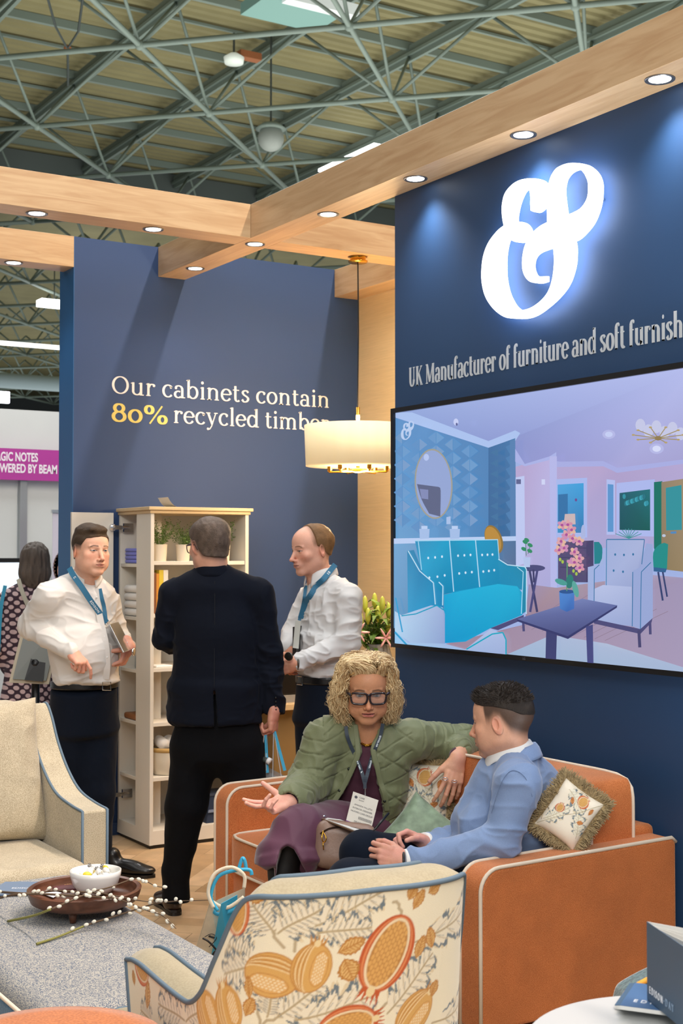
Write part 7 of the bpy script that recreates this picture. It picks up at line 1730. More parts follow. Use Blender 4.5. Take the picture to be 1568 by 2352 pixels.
th3 = lambda x, y, z: .0065*sstep(z, -.04, .05)+.001-.03*sstep(np.interp(y, [-.12, -.05, .0, .03, .1], [-.045, -.028, .014, .024, .05])-z, -.002, .010)-.03*sstep(y-.012-.16*np.clip(z-.02, 0, .06), -.004, .010)-.0035*np.exp(-((x)**2+(y+.0)**2)/.0022)*(z > .085)
v, q, c = hair_shell(hc3, R3, s3, th3, '7a5a3a', .0028, (80, 50, 50), .0018, 7, .3); np_mesh('hair', v, q, M_hair, p3, c)
S = Sdf(); S.ecap(P(757, 1385, D3), P(748, 1460, D3), r3_, (.165, .105), (.165, .115), .04); S.ecap(P(748, 1460, D3), P(741, 1548, D3), r3_, (.165, .118), (.150, .120), .04, cap=.3)
S.cone(sh3n, P(765, 1345, D3-.03), .064, .058, .05); S.cone(sh3f, P(735, 1348, D3+.05), .060, .058, .05); S.cone(P(742, 1328, D3+.01), P(748, 1365, D3), .056, .09, .04)
S.chain([sh3n, el3n, P(703, 1516, D3-.21)], [.066, .062, .043], .02); S.cone(P(712, 1513, D3-.205), P(690, 1522, D3-.22), .041, .046, .006); S.chain([sh3f, el3f, wr3f], [.062, .054, .040], .02)
S.ecap(hc3+R3@V(0, -.02, -.08), P(738, 1330, D3+.01), r3_, (.048, .048), (.053, .053), .004, 's')
st3, sv3 = cloth('shirt', S, M_shirt2, p3, .005, .018, (9, 9, 14), 31, 1, sharp=3)
collar(P(738, 1318, D3+.01), nrm(f3*.85+hf3*.15), nrm(V(0, 0, 1)+f3*.34), .063, M_shirt2, st3, .30, .028, .040, .030)
T = Sdf(); T.ecap(P(741, 1570, D3), P(742, 1650, D3), r3_, (.15, .12), (.165, .135), .04, cap=.3); T.cone(P(722, 1660, D3+.02), P(722, 1850, D3), .098, .08, .05); T.cone(P(722, 1850, D3), P(728, 2010, D3), .08, .06, .03); T.cone(P(762, 1660, D3-.03), P(762, 1850, D3-.03), .098, .08, .05); T.cone(P(762, 1850, D3-.03), P(762, 2010, D3-.03), .08, .06, .03)
T.plane(V(0, 0, .04), V(0, 0, -1), .01); cloth('trousers', T, M_chino, p3, .009, .004, (8, 8, 6), 33)
belt(p3, P(741, 1560, D3), r3_, (.154, .124), bx=(P(688, 1563, D3-.10), cdir(.6, -.8)))
hL = V(*P(762, 2000, D3-.03)[:2], 0); shoe('shoe', hL, f3, M_blk_l, M_black, p3); shoe('shoe', V(*P(725, 2000, D3+.05)[:2], 0), f3, M_blk_l, M_black, p3)
LP = [P(770, 1296, D3-.02)]+[front(sv3, x, y, 6, .005) for x, y in ((757, 1312), (742, 1330), (727, 1345), (712, 1368), (700, 1388), (690, 1420))]; LP = [p-CF*(.022 if i < 3 else .004) for i, p in enumerate(LP)]; strap('lanyard', LP, .0135, M_lany, p3, ((1, 'EDIS', -1),), M_lt, .017)
tmh = MB(); a, b = LP[3], LP[1]; t_ = nrm(b-a); n_ = nrm(np.cross(t_, CF)); n_ = n_ if n_[2] > 0 else -n_
LP2 = [front(sv3, x, y, 6, .006) for x, y in ((702, 1345), (699, 1370), (695, 1392), (687, 1425))]; strap('lanyard', LP2, .008, M_lany, p3)
mm = MB(); mm.prism([P(678, 1425, D3-.22), P(690, 1427, D3-.20), P(685, 1490, D3-.20), P(672, 1488, D3-.22)], cdir(.3, 1)*.004); bh = mm.build('badge_holder', mat('badge_clear', 'c9cabf', .3), p3)
wt_ = P(664, 1508, D3-.275); MB().lathe((0, 0, 0), [(0, 0), (.019, 0), (.021, .004), (.020, .010), (.017, .011), (0, .0112)], 28, T=lambda p: wt_+cdir(-.35, -.9, .2)*p[2]+cdir(.85, -.3)*p[0]+V(0, 0, 1)*p[1]).build('wristwatch', mat('watch_steel', '6a645c', .25, .9), p3, smooth=True)
MB().tube([P(684, 1523, D3-.23)+(V(0, 0, 1)*math.cos(a)+cdir(-.1, 1)*math.sin(a))*.031 for a in np.linspace(0, 2*PI, 24, endpoint=False)], .005, 8, closed=True).build('watch_strap', mat('mesh_strap', '5f5a52', .4, .6), p3, smooth=True)
nb_ = thing('notebook', P(676, 1480, D3-.1), 'thin black notebook held upright by the balding man', 'notebook')
MB().prism([P(672, 1440, D3-.10), P(680, 1440, D3-.12), P(681, 1536, D3-.12), P(671, 1538, D3-.10)], cdir(.2, 1)*.12).build('cover', M_black, nb_)

# ---------------------------------------------------------------- 4: woman in the green quilted jacket
p4 = thing('person', V(2.95, 4.5, .45), 'seated woman with curly blonde hair and dark framed glasses in olive quilted jacket', 'person')
sk4 = 'cb916c'; D4 = 5.22; hf4 = cdir(.02, -.97, -.22); R4 = frame3(hf4, (0, 0, 1)); hc4 = P(843.5, 1581, D4); s4 = 1.03; nb4 = P(846, 1700, D4+.06)
S = head_sdf(hc4, R4, s4, .93, nb4, .051, .92, .0025, .005); v, q = S.mesh(.0021, 1)
parts = [(v, q, paint_head(v, hc4, R4, s4, sk4, 'bd6660', '5e4230', '3a5a70', stubble=0, mouth=.002, teeth=False, lids=.85, down=1, blush=.3))]
sh4r, el4r, wr4r = P(748, 1694, D4+.02), P(703, 1812, D4-.02), P(664, 1842, D4-.26); sh4l, el4l, wr4l = P(945, 1698, D4+.10), P(1066, 1705, D4+.26), P(1050, 1735, D4+.08)
B = Sdf(); B.ecap(P(845, 1720, D4+.09), P(835, 1890, D4+.18), CR, (.12, .07), (.13, .09)); B.chain([sh4r, el4r, wr4r], [.035, .03, .024]); B.chain([sh4l, el4l, wr4l], [.035, .03, .024]); B.chain([P(805, 1905, D4+.15), P(700, 1905, D4-.22), P(660, 2000, D4-.30), P(644, 2100, D4-.32)], [.05, .035, .03, .028]); B.chain([P(850, 1905, D4+.15), P(745, 1920, D4-.12), P(706, 1950, D4-.22), P(701, 2120, D4-.28)], [.05, .03, .03, .028]); parts.append(coarse(B, sk4, .012))
H = Sdf(); hand_sdf(H, wr4r, cdir(-.86, -.42, -.16), cdir(-.10, -.62, .78), True, .97, [(8, 12, 8), (14, 18, 10), (48, 60, 25), (60, 62, 28)], (.42, .85, .15, -8, -6), (14, 2, -6, -14), back=P(690, 1845, D4-.13)); parts.append(hands_part(H, 'e0a893', .0019, seed=7))
H = Sdf(); hand_sdf(H, P(1050, 1745, D4+.04), cdir(-.22, -.30, -.90), cdir(-.25, .92, -.30), False, 1.05, [(12, 18, 10), (16, 20, 12), (20, 20, 12), (26, 22, 12)], (.72, .58, .10, 10, 5), (14, 3, -5, -12), back=P(1062, 1712, D4+.14)); parts.append(hands_part(H, 'd9a283', .0019, seed=8)); body_join(parts, p4)
# hair: a soft base and several hundred curls
th4 = lambda x, y, z: .007*sstep(z, -.12, .05)+.004-.06*sstep(.092-z-.9*np.clip(np.abs(x)-.035, 0, .06), -.004, .012)*sstep(y, .028, .045)
v, q, c = hair_shell(hc4, R4, s4, th4, 'b08a55', .0035, (50, 50, 22), .004, 9, .3)
HV = [v]; HQ = [q]; HC = [c]; n0 = len(v)
cm_ = MB(); R_ = random.Random(11)
for k in range(2600):
    az0 = R_.uniform(-PI, PI); sgn = 1 if az0 > .15 else -1; azm = math.radians(R_.uniform(50, 78)); lay_ = R_.uniform(.84, 1.10); ln_ = R_.uniform(.70, 1.04)
    ph, ph2 = R_.uniform(0, 6.28), R_.uniform(0, 6.28); wv = R_.uniform(.005, .015); per = R_.uniform(3.0, 5.6); f0 = R_.choice((0, 0, .08, .2, .35, .45)) if abs(az0) > 1.1 else 0; fly = k % 12 == 0; yr = R_.uniform(-.075, .078)
    pts = []; rad = []; Np = 27; r0 = (.0008 if fly else R_.uniform(.0012, .0027)); kx = R_.uniform(-.02, .02)
    for i in range(Np):
        f = f0+(ln_-f0)*i/(Np-1); az = az0
        if abs(az0) < azm: az = az0+(sgn*azm-az0)*float(sstep(np.array(f), .03, .30))
        z = float(np.interp(f, [0, .1, .2, .3, .5, .75, 1], [.124, .121, .104, .072, .010, -.060, -.130])); br = float(np.interp(f, [0, .1, .2, .3, .5, .75, 1], [.010, .052, .082, .096, .108, .115, .096]))
        m = min(1, f*5)*(1.5 if fly else 1); w1 = wv*math.sin(per*2*PI*f+ph)*m; w2 = wv*math.cos(per*2*PI*f*.93+ph2)*m; sn, cs = math.sin(az), math.cos(az)
        rr = (br*lay_+w2*.8)*(1.06 if sn > 0 else .97)*(1.10 if fly and f > .5 else 1); yy = rr*cs*(.92 if cs < 0 else .80)
        b_ = float(sstep(np.array(f), 0, .2)) if f0 == 0 else 1; q_ = V(rr*sn+w1*cs+kx*f*f, yy-w1*sn-.010, z+w1*.5+(lay_-1)*.10*(1-f)); q_ = q_*b_+(1-b_)*V(-.022+.02*math.sin(az0), yr, .128-1.9*yr*yr+(lay_-1)*.05)
        pts.append(hc4+R4@(q_*s4)); rad.append(r0*(1-.75*(i/(Np-1))**2))
    t_ = R_.random(); cm_.col = tuple(np.array(hexc('99703f'))*(1-t_)+np.array(hexc('fbe2b0'))*t_); cm_.tube(pts, rad, 4, False)
for k in range(640):
    x0 = R_.uniform(-.060, .060); sg = 1 if x0 > -.030 else -1; j_ = lambda a: R_.uniform(-a, a); ww = R_.uniform(.9, 1.1)
    p_ = [(x0, .080-abs(x0)*.35, .082-abs(x0)*.25+j_(.003)), (x0+sg*.012, .082-abs(x0)*.3+j_(.006), .108+j_(.006)), (sg*(.055+abs(x0)*.4)*ww, .058+j_(.008), .112+j_(.010)), (sg*.086*ww, .044+j_(.01), .072+j_(.01)), (sg*.098*ww+j_(.008), .038+j_(.012), .015+j_(.01)), (sg*.106*ww+j_(.012), .033+j_(.012), -.045+j_(.01)), (sg*.095*ww+j_(.014), .03+j_(.012), -.105+j_(.02))]
    sp = smooth_path([V(*q) for q in p_], 5); n_ = len(sp); ph = R_.uniform(0, 6.28); wv = R_.uniform(.002, .008); r0 = R_.uniform(.0010, .0022); t_ = R_.random(); cm_.col = tuple(np.array(hexc('99703f'))*(1-t_)+np.array(hexc('fbe2b0'))*t_)
    cm_.tube([hc4+R4@((q+V(math.sin(i*.9+ph), math.cos(i*.8+ph), .3*math.sin(i+ph))*wv*min(1, i/8))*s4) for i, q in enumerate(sp)], [r0*(1-.7*(i/(n_-1))**2)*min(1, .4+i*.15) for i in range(n_)], 4, False)
fq = np.array(cm_.f); vv = np.array(cm_.v); cc = np.array(cm_.c)
hv, hq, hcx = joined([(v, q, c), (vv, fq, cc)]); np_mesh('hair', hv, hq, mat('blonde_hair', 'c9a468', .45, attr='Col', spec=.5), p4, hcx)
glasses(p4, hc4, R4, s4, mat('dark_plum_frame', '1d0f16', .2, coat=.4), w_=.0300, hh=.0210, cx=.0345, cy=.108, cz=-.0045, r=.0042, rivet=M_gold)
for sg in (-1, 1): MB().tube([hc4+R4@(V(sg*.083+.013*math.cos(a)*.5, .012+.004*math.cos(a), -.058+.013*math.sin(a))*s4) for a in np.linspace(0, 2*PI, 22, endpoint=False)], .0012, 6, closed=True).build('hoop_earring', M_gold, p4, smooth=True)
M_mar = mat('maroon_knit', '4a2233', .8, bump=(300, .1), sheen=.3); M_plum = mat('plum_skirt', '5b3147', .65, bump=(300, .06), sheen=.3); M_olive = mat('olive_quilt', '747a58', .62, bump=(220, .1), sheen=.2)
S = Sdf(); S.ecap(P(846, 1722, D4+.08), P(838, 1895, D4+.15), CR, (.145, .095), (.150, .12), .04); S.cone(nb4+V(0, 0, -.012), P(846, 1735, D4+.07), .056, .10, .03); S.chain([P(705, 1815, D4-.02), wr4r+cdir(.7, .7)*.01], [.04, .031], .01); S.chain([el4l, wr4l], [.042, .033], .01)
S.plane(P(846, 1696, D4+.06), cdir(0, -.35, 1), .004, P(800, 1720, D4)-V(.1, .2, .02), P(890, 1650, D4)+V(.2, .2, 0))
top4, sv4t = cloth('knit_top', S, M_mar, p4, .005, .005, (6, 6, 12), 41, 1, sharp=2)
S = Sdf(); S.ecap(P(845, 1725, D4+.09), P(830, 1800, D4+.10), CR, (.172, .120), (.175, .130), .04); S.ecap(P(830, 1800, D4+.10), P(822, 1868, D4+.12), CR, (.170, .130), (.155, .135), .04, cap=.4)
S.cone(sh4r, P(800, 1680, D4+.06), .070, .055, .05); S.cone(sh4l, P(890, 1682, D4+.08), .070, .055, .05)
S.chain([sh4r, el4r, P(672, 1836, D4-.22)], [.078, .078, .062], .03); S.chain([sh4l, P(1010, 1703, D4+.20), el4l, P(1054, 1724, D4+.13)], [.074, .068, .066, .054], .025)
S.cone(P(680, 1833, D4-.19), P(667, 1840, D4-.245), .058, .046, .006); S.ell(P(762, 1868, D4+.02), (.055, .06, .05), None, .03); S.ell(P(880, 1862, D4+.08), (.05, .05, .055), None, .03)
S.cutpoly([(822, 1660), (826, 1700), (828, 1728), (823, 1748), (791, 1813), (754, 1864), (760, 1915), (872, 1915), (882, 1863), (877, 1824), (868, 1798), (860, 1763), (850, 1723), (865, 1692), (868, 1660)], 4.7, D4+.11, .006)
S.cone(P(846, 1640, D4+.06), P(846, 1705, D4+.07), .055, .062, .004, 's')
S.cone(P(672, 1838, D4-.22), P(660, 1844, D4-.28), .036, .038, .002, 's')
quilt_c = [sh4r, el4r, wr4r]
def quilt(v, q):
    n = vnormals(v, q); u, w_, d = proj(v)
    def segd(a, b):
        e = b-a; t = np.clip(((v-a)@e)/(e@e), 0, 1); return np.linalg.norm(v-a-t[:, None]*e, axis=1), t*np.linalg.norm(e)
    ds = []; ts = []
    for ch_ in ([P(745, 1668, D4), el4r, wr4r], [P(915, 1690, D4+.08), el4l, wr4l]):
        acc = 0
        for a, b in zip(ch_[:-1], ch_[1:]): dd, tt = segd(np.asarray(a), np.asarray(b)); ds.append(dd); ts.append(tt+acc); acc += np.linalg.norm(np.asarray(b)-np.asarray(a))
    ds = np.array(ds); ts = np.array(ts); bi = ds.argmin(0); tt = ts[bi, np.arange(len(v))]; inarm = (ds.min(0) < .092) & ((u < 742) | (u > 948))
    armc = .055*(1+.25*vnoise(v*8, 4)); a1 = np.abs(((tt/armc) % 1)-.5)*2
    X1 = (u-835)*.0017; Z1 = (w_-1700)*.0017+.0; k = .075; wob = .012*vnoise(v*9, 5)
    a2 = np.abs((((Z1+.55*X1+wob)/k) % 1)-.5)*2; a3 = np.abs((((Z1-.75*np.abs(X1)+wob)/.14) % 1)-.5)*2
    g = np.where(inarm, np.clip((1-a1)*5, 0, 1), np.minimum(np.clip((1-a2)*7, 0, 1), np.clip((1-a3)*10, 0, 1)))
    pu = .0075*(np.sqrt(g)-.8)+.0035*vnoise(v*np.array([38, 38, 38]), 7)*g+.0045*(1-np.abs(vnoise(v*24, 8)))**2.5
    return v+n*pu[:, None]
jk4, sv4 = cloth('quilted_jacket', S, M_olive, p4, .0042, 0, post=quilt)
mm = MB()
for e in ([(822, 1668), (819, 1690), (826, 1714), (826, 1744)], [(868, 1668), (864, 1690), (851, 1716), (860, 1752)]): pass
for pp in ([(816, 1664), (818, 1690), (821, 1715), (819, 1742), (786, 1812), (751, 1862)], [(873, 1664), (871, 1692), (857, 1720), (866, 1762), (874, 1798), (883, 1824), (889, 1863)]):
    mm = MB(); c_ = smooth_path([front(sv4, x, y, 6, .004) for x, y in pp], 5); ribbon(mm, c_, .010, th=.003); mm.build('front_band', M_olive, jk4, smooth=True, bevel=.003)
M_snap = mat('dark_snap', '2f352c', .35, .5)
for x, y in ((801, 1766), (779, 1816), (868, 1772), (883, 1840)): MB().sphere(front(sv4, x, y, 5, .001), .0062, 12, 8).build('snap_button', M_snap, jk4, smooth=True)
mm = MB(); ch_pts = [front(sv4t, x, y, 6, .006) for x, y in ((826, 1702), (833, 1709), (843, 1712), (853, 1709), (862, 1700))]; sp = smooth_path(ch_pts, 6)
for i, p in enumerate(sp[:-1]): d_ = nrm(sp[i+1]-p); n_ = nrm(np.cross(d_, CF if i % 2 else V(0, 0, 1))); mm.tube([p+d_*.0055*math.cos(a)+n_*.0035*math.sin(a) for a in np.linspace(0, 2*PI, 12, endpoint=False)], .0013, 5, closed=True)
mm.build('chain_necklace', M_gold, p4, smooth=True)
M_lan2 = mat('slate_lanyard', '2f3b48', .6)
va = [(794, 1668), (797, 1690), (806, 1715), (820, 1745), (831, 1775), (837, 1800)]; vb = [(879, 1662), (873, 1690), (862, 1718), (852, 1745), (843, 1775), (838, 1800)]
def lan4(pts): return [P(x, y, min((front(sv4, x, y, 8, .006)-CP)@CF, D4-.02)) for x, y in pts]
L1, L2 = lan4(va), lan4(vb); L1[-1] = L2[-1] = P(837.5, 1800, D4-.10); L1[-2] = P(831, 1775, D4-.09); L2[-2] = P(844, 1775, D4-.09)
strap('lanyard', L1, .0068, M_lan2, p4, ((3, 'onetouch', 1),), M_lt, .011); strap('lanyard', L2, .0068, M_lan2, p4, ((1, 'onetouch', -1), (3, 'onetouch', -1)), M_lt, .011)
strap('lanyard', [P(837.5, 1797, D4-.102), P(838, 1812, D4-.105)], .006, M_lan2, p4); MB().tube([P(838, 1810, D4-.108), P(838.5, 1828, D4-.11)], .0022, 8).build('lanyard_hook', M_chrome, p4)
# name badge
bq = [P(811, 1818, D4-.115), P(869, 1838, D4-.105), P(849, 1917, D4-.20), P(792, 1895, D4-.21)]; nv = nrm(np.cross(bq[1]-bq[0], bq[3]-bq[0])); nv = nv if nv@CF < 0 else -nv
bgd = thing('name_badge', bq[3], 'white delegate name badge with purple foot hanging on the seated woman', 'badge')
crd = MB().prism(bq, -nv*.001).build('card', mat('badge_card', 'd6d0c2', .5), bgd)
ex, ey = bq[1]-bq[0], bq[3]-bq[0]; W_ = np.linalg.norm(ex); exn = nrm(ex); eyn = -nrm(ey); L_ = np.linalg.norm(ey)
MB().prism([bq[0]+ex*a+ey*b+nv*.0003 for a, b in ((0, .86), (1, .86), (1, 1), (0, 1))], nv*.0002).build('purple_band', mat('badge_purple', '6d2a80', .5), bgd)
tm = MB()
for txt, b, f in (('AMANDA FALLETH', .36, .70), ('INTERIOR DESIGNER', .46, .76), ('MILFORD CARE GROUP', .56, .84), ('DELEGATE', .83, .42)): place_text(tm, txt, .0088, bq[0]+ex*(.5-f/2)+ey*b+nv*.0006, exn, eyn, fit=W_*f, depth=.0002)
place_text(tm, 'CARE', .010, bq[0]+ex*.28+ey*.13+nv*.0006, exn, eyn, fit=W_*.2, depth=.0002); place_text(tm, 'SHOW', .007, bq[0]+ex*.28+ey*.20+nv*.0006, exn, eyn, fit=W_*.2, depth=.0002)
for k in range(26): x = .42+.020*k; tm.prism([bq[0]+ex*a+ey*b+nv*.0005 for a, b in ((x, .64), (x+.006+.006*(k*7 % 3 == 0), .64), (x+.006+.006*(k*7 % 3 == 0), .72), (x, .72))], nv*.0002) if x < .93 else None
tm.lathe((0, 0, 0), [(0, 0), (.006, 0), (.006, .0002), (0, .0002)], 16, T=lambda p: bq[0]+ex*.15+ey*.13+exn*p[0]+eyn*p[1]+nv*(.0005+p[2])); tm.build('print', mat('badge_ink', '4a4a50', .6), crd)
# skirt, boots
S = Sdf(); S.ecap(P(838, 1895, D4+.15), P(765, 1905, D4-.05), V(0, 0, 1), (.105, .16), (.095, .13), .05); S.ecap(P(765, 1905, D4-.05), P(690, 1905, D4-.30), V(0, 0, 1), (.10, .12), (.085, .09), .05)
S.ecap(P(688, 1905, D4-.30), P(662, 1965, D4-.36), CR, (.080, .07), (.112, .09), .05); S.ecap(P(662, 1965, D4-.36), P(664, 1985, D4-.37), CR, (.112, .09), (.123, .10), .03, cap=.2); S.ell(P(612, 1975, D4-.34), (.04, .06, .06), None, .04); S.ell(P(722, 1980, D4-.28), (.05, .06, .09), None, .04)
S.cutpoly([(630, 2060), (636, 1985), (645, 1950), (660, 1941), (676, 1948), (690, 1975), (706, 2010), (716, 2060)], 4.2, D4-.30, .008); S.cutpoly([(560, 1988), (592, 1989), (612, 2001), (630, 1990), (630, 2060), (560, 2060)], 4.2, 5.3, .006)
cloth('skirt', S, M_plum, p4, .006, .010, (9, 9, 2.5), 43, 2)
S = Sdf(); S.chain([P(668, 1925, D4-.30), P(650, 2000, D4-.30), P(640, 2110, D4-.32)], [.055, .052, .045], .02); S.chain([P(705, 1945, D4-.22), P(700, 2040, D4-.25), P(700, 2150, D4-.28)], [.06, .052, .045], .02); S.cone(P(640, 2110, D4-.32), P(612, 2150, D4-.38), .045, .035, .02); v, q = S.mesh(.007)
np_mesh('boots', v, q, mat('black_boot', '0b0b0d', .6), p4)
q_ = P(640, 2110, D4-.32); shoe('shoe', V(q_[0]+.02, q_[1], 0), cdir(-.5, -.8), M_blk_l, M_black, p4, .25); shoe('shoe', V(*P(700, 2150, D4-.28)[:2], 0), cdir(-.3, -.9), M_blk_l, M_black, p4, .25)
S = Sdf(); S.cone(P(640, 2110, D4-.32), V(q_[0]+.03, q_[1], .08), .045, .042, .02); q2 = P(700, 2150, D4-.28); S.cone(q2, V(q2[0], q2[1], .08), .045, .042, .02); v, q = S.mesh(.009); np_mesh('boot_shaft', v, q, MATS['black_boot'], p4)
rg = MB()
for (px, py, dd) in ((1022, 1789, 0), (1043, 1795, 0)): rg.tube([P(px, py, D4-.035)+(CR*math.cos(a)+nrm(CF+CU*.3)*math.sin(a))*.0105 for a in np.linspace(0, 2*PI, 20, endpoint=False)], .0016, 6, closed=True)
rg.build('ring', M_chrome, p4, smooth=True)
hbg = thing('handbag', P(790, 1990, D4-.36), 'taupe leather handbag with brass clasp on the sofa between the two seated people', 'bag')
hs_ = P(792, 1943, D4-.36); S = Sdf(); Rb = basis(cdir(1, -.1, -.1), cdir(0, .2, 1)); S.box(hs_, (.112, .055, .085), np.stack([Rb[:, 0], np.cross(Rb[:, 1], Rb[:, 0]), Rb[:, 1]], 1), .045, .02); v, q = S.mesh(.005); v = folds(v, q, .005, (8, 8, 8), 51); o = np_mesh('body', v, q, mat('taupe_leather', '8a6f60', .42, noise=(30, .08), bump=(120, .08)), hbg)
mm = MB(); ribbon(mm, smooth_path([front(v, x, y, 6, .002) for x, y in ((735, 1915), (760, 1902), (800, 1900), (850, 1912))], 6), .003); mm.build('zip_seam', M_brn_l, hbg)
MB().tube(smooth_path([P(742, 1908, D4-.43), P(739, 1925, D4-.44), P(744, 1935, D4-.44), P(749, 1925, D4-.44), P(742, 1912, D4-.43)], 5), .0024, 8).build('clasp', M_gold, hbg, smooth=True); MB().tube([P(741, 1935, D4-.44), P(743, 1952, D4-.44)], .0022, 8).build('zip_pull', M_gold, hbg, smooth=True)

# ---------------------------------------------------------------- 5: man in the light blue jacket
p5 = thing('person', V(2.95, 3.85, .45), 'seated man with dark cropped hair in light blue suit jacket on the sofa', 'person')
sk5 = 'd9a487'; D5 = 4.75; be_ = math.radians(27); hf5 = nrm(-math.cos(be_)*CR+math.sin(be_)*cdir(0, 1)-.10*V(0, 0, 1)); R5 = frame3(hf5, (0, 0, 1)); hc5 = P(1154, 1656, D5); s5 = 1.06; nb5 = P(1176, 1742, D5+.02)
S = head_sdf(hc5, R5, s5, 1.05, nb5, .062, .95, 0, .006); v, q = S.mesh(.0021, 1)
fade5 = lambda x, y, z: .9*sstep(z-np.interp(y, [-.11, -.076, -.047, -.020, .0, .02, .031, .038, .06, .09], [-.075, -.058, -.038, .008, .014, -.004, .0, .045, .075, .085]), -.012, .034)
parts = [(v, q, paint_head(v, hc5, R5, s5, sk5, 'b06a5c', '2f241c', '3a4a50', '2b231d', fade5, .10, lids=.7))]
f5 = nrm(-math.cos(math.radians(15))*CR+math.sin(math.radians(15))*cdir(0, 1)); r5_ = np.cross(f5, V(0, 0, 1))
sh5n, el5n, wr5n = P(1188, 1803, 4.58), P(1152, 1932, 4.53), P(938, 1978, 4.50); sh5f, el5f, wr5f = P(1150, 1785, 4.98), P(1100, 1905, 4.98), P(978, 1936, 4.76)
B = Sdf(); B.ecap(P(1175, 1780, 4.78), P(1190, 1965, 4.88), r5_, (.12, .08), (.12, .09)); B.chain([sh5n, el5n, wr5n], [.04, .032, .026]); B.chain([sh5f, el5f, wr5f], [.04, .032, .026]); B.chain([P(1140, 1990, 4.98), P(830, 1955, 4.68), P(830, 2180, 4.68)], [.06, .05, .04]); B.chain([P(1150, 2005, 4.78), P(800, 2022, 4.45), P(800, 2250, 4.5)], [.06, .05, .04]); parts.append(coarse(B, sk5, .012))
H = Sdf(); hand_sdf(H, P(928, 1979, 4.495), cdir(-.93, -.12, .30), cdir(-.05, .95, -.25), False, .98, [(50, 70, 35), (58, 75, 35), (62, 78, 35), (66, 78, 35)], (.70, .40, .45, 20, 20), back=P(950, 1978, 4.50)); parts.append(hands_part(H, 'dba088', .0019, seed=9))
H = Sdf(); hand_sdf(H, P(972, 1936, 4.745), cdir(-.88, -.28, .38), cdir(-.42, -.75, -.55), True, .98, [(38, 70, 30), (52, 75, 35), (60, 78, 35), (64, 80, 35)], (.80, .42, .45, 8, 10), (6, 1, -3, -7), back=P(995, 1942, 4.78)); parts.append(hands_part(H, 'e0a490', .0019, seed=10)); body_join(parts, p5)
th5 = lambda x, y, z: .007*sstep(z, .05, .10)+.003*sstep(y, .03, .08)*sstep(z, .06, .1)+.003-.045*sstep(np.interp(y, [-.12, -.08, -.04, .0, .04, .06, .085, .12], [.010, .025, .045, .055, .058, .064, .080, .10])-z, -.004, .022)
v, q, c = hair_shell(hc5, R5, s5, th5, '2a221c', .0026, (60, 35, 60), .0022, 13, .35)
cm_ = MB(); R_ = random.Random(5); L = ((v-hc5)@R5)/s5; nrmh = vnormals(v, q); ctr_ = hc5; nrmh = nrmh*np.sign(((v-ctr_)*nrmh).sum(1))[:, None]
idx_ = [i for i in range(len(v)) if L[i, 2] > .060]; R_.shuffle(idx_)
for i in idx_[:1500]:
    p = v[i]; up_ = nrmh[i]; fl_ = R5@V(R_.uniform(-.25, .25), .75 if L[i, 1] > -.02 else -.35, .25+(.5 if L[i, 1] > .05 else 0)); d1 = nrm(up_*.32+fl_*.8); l = R_.uniform(.006, .012)*(1.3 if L[i, 1] > .05 else 1)
    k = R_.uniform(.5, 1.5); cm_.col = tuple(np.array(hexc('2f2620'))*k); cm_.tube([p-up_*.002, p+d1*l*.5, p+d1*l+fl_*l*.25], [.0014, .0012, .0004], 4, False)
hv, hq, hcx = joined([(v, q, c), (np.array(cm_.v), np.array(cm_.f), np.array(cm_.c))]); np_mesh('hair', hv, hq, M_hair, p5, hcx)
M_lblue = mat('light_blue_suiting', '7d94bb', .75, bump=(520, .12), noise=(300, .05), sheen=.3)
S = Sdf(); S.ecap(P(1176, 1800, 4.78), P(1180, 1880, 4.82), r5_, (.175, .125), (.175, .150), .05); S.ecap(P(1180, 1880, 4.82), P(1175, 1975, 4.88), r5_, (.175, .150), (.185, .175), .05)
S.cone(sh5n, P(1180, 1752, 4.72), .078, .060, .05); S.cone(sh5f, P(1165, 1755, 4.86), .074, .058, .05); S.cone(P(1180, 1745, 4.78), P(1180, 1790, 4.78), .070, .11, .05); S.ell(P(1232, 1850, 4.84), V(.12, .12, .15), None, .06); S.cone(P(1150, 1805, 4.79), P(1100, 1885, 4.77), .100, .098, .05)
S.chain([sh5n, el5n], [.082, .064], .03); S.chain([el5n, P(965, 1977, 4.50)], [.064, .047], .02); S.cone(P(975, 1976, 4.50), P(948, 1977, 4.50), .046, .047, .004)
S.chain([sh5f, el5f], [.078, .062], .03); S.chain([el5f, P(1000, 1938, 4.785)], [.062, .046], .02); S.cone(P(1005, 1938, 4.79), P(988, 1938, 4.775), .045, .046, .004)
S.ell(P(1095, 1905, 4.68), V(.07, .05, .08), None, .05); S.ell(P(1040, 1955, 4.72), V(.11, .06, .035), None, .05)
S.cone(hc5+R5@V(0, -.02, -.09), P(1174, 1742, D5+.02), .058, .064, .004, 's')
jk5, sv5 = cloth('jacket', S, M_lblue, p5, .0048, .013, (8, 8, 13), 62, 1, sharp=3)
Su = Sdf(); Su.cone(P(1165, 1742, D5), P(1142, 1790, 4.76), .064, .062, .03); v, q = Su.mesh(.007); 
np_mesh('shirt', v, q, M_white, p5)
collar(P(1170, 1735, D5+.01), nrm(f5+V(0, 0, -.1)), nrm(V(0, 0, 1)+f5*.42), .072, M_white, p5, .22, .034, .034, .030, .012)
collar(P(1178, 1742, D5+.015), nrm(f5+V(0, 0, -.2)), nrm(V(0, 0, 1)+f5*.50), .083, M_lblue, jk5, .55, .026, .046, .040, .012)
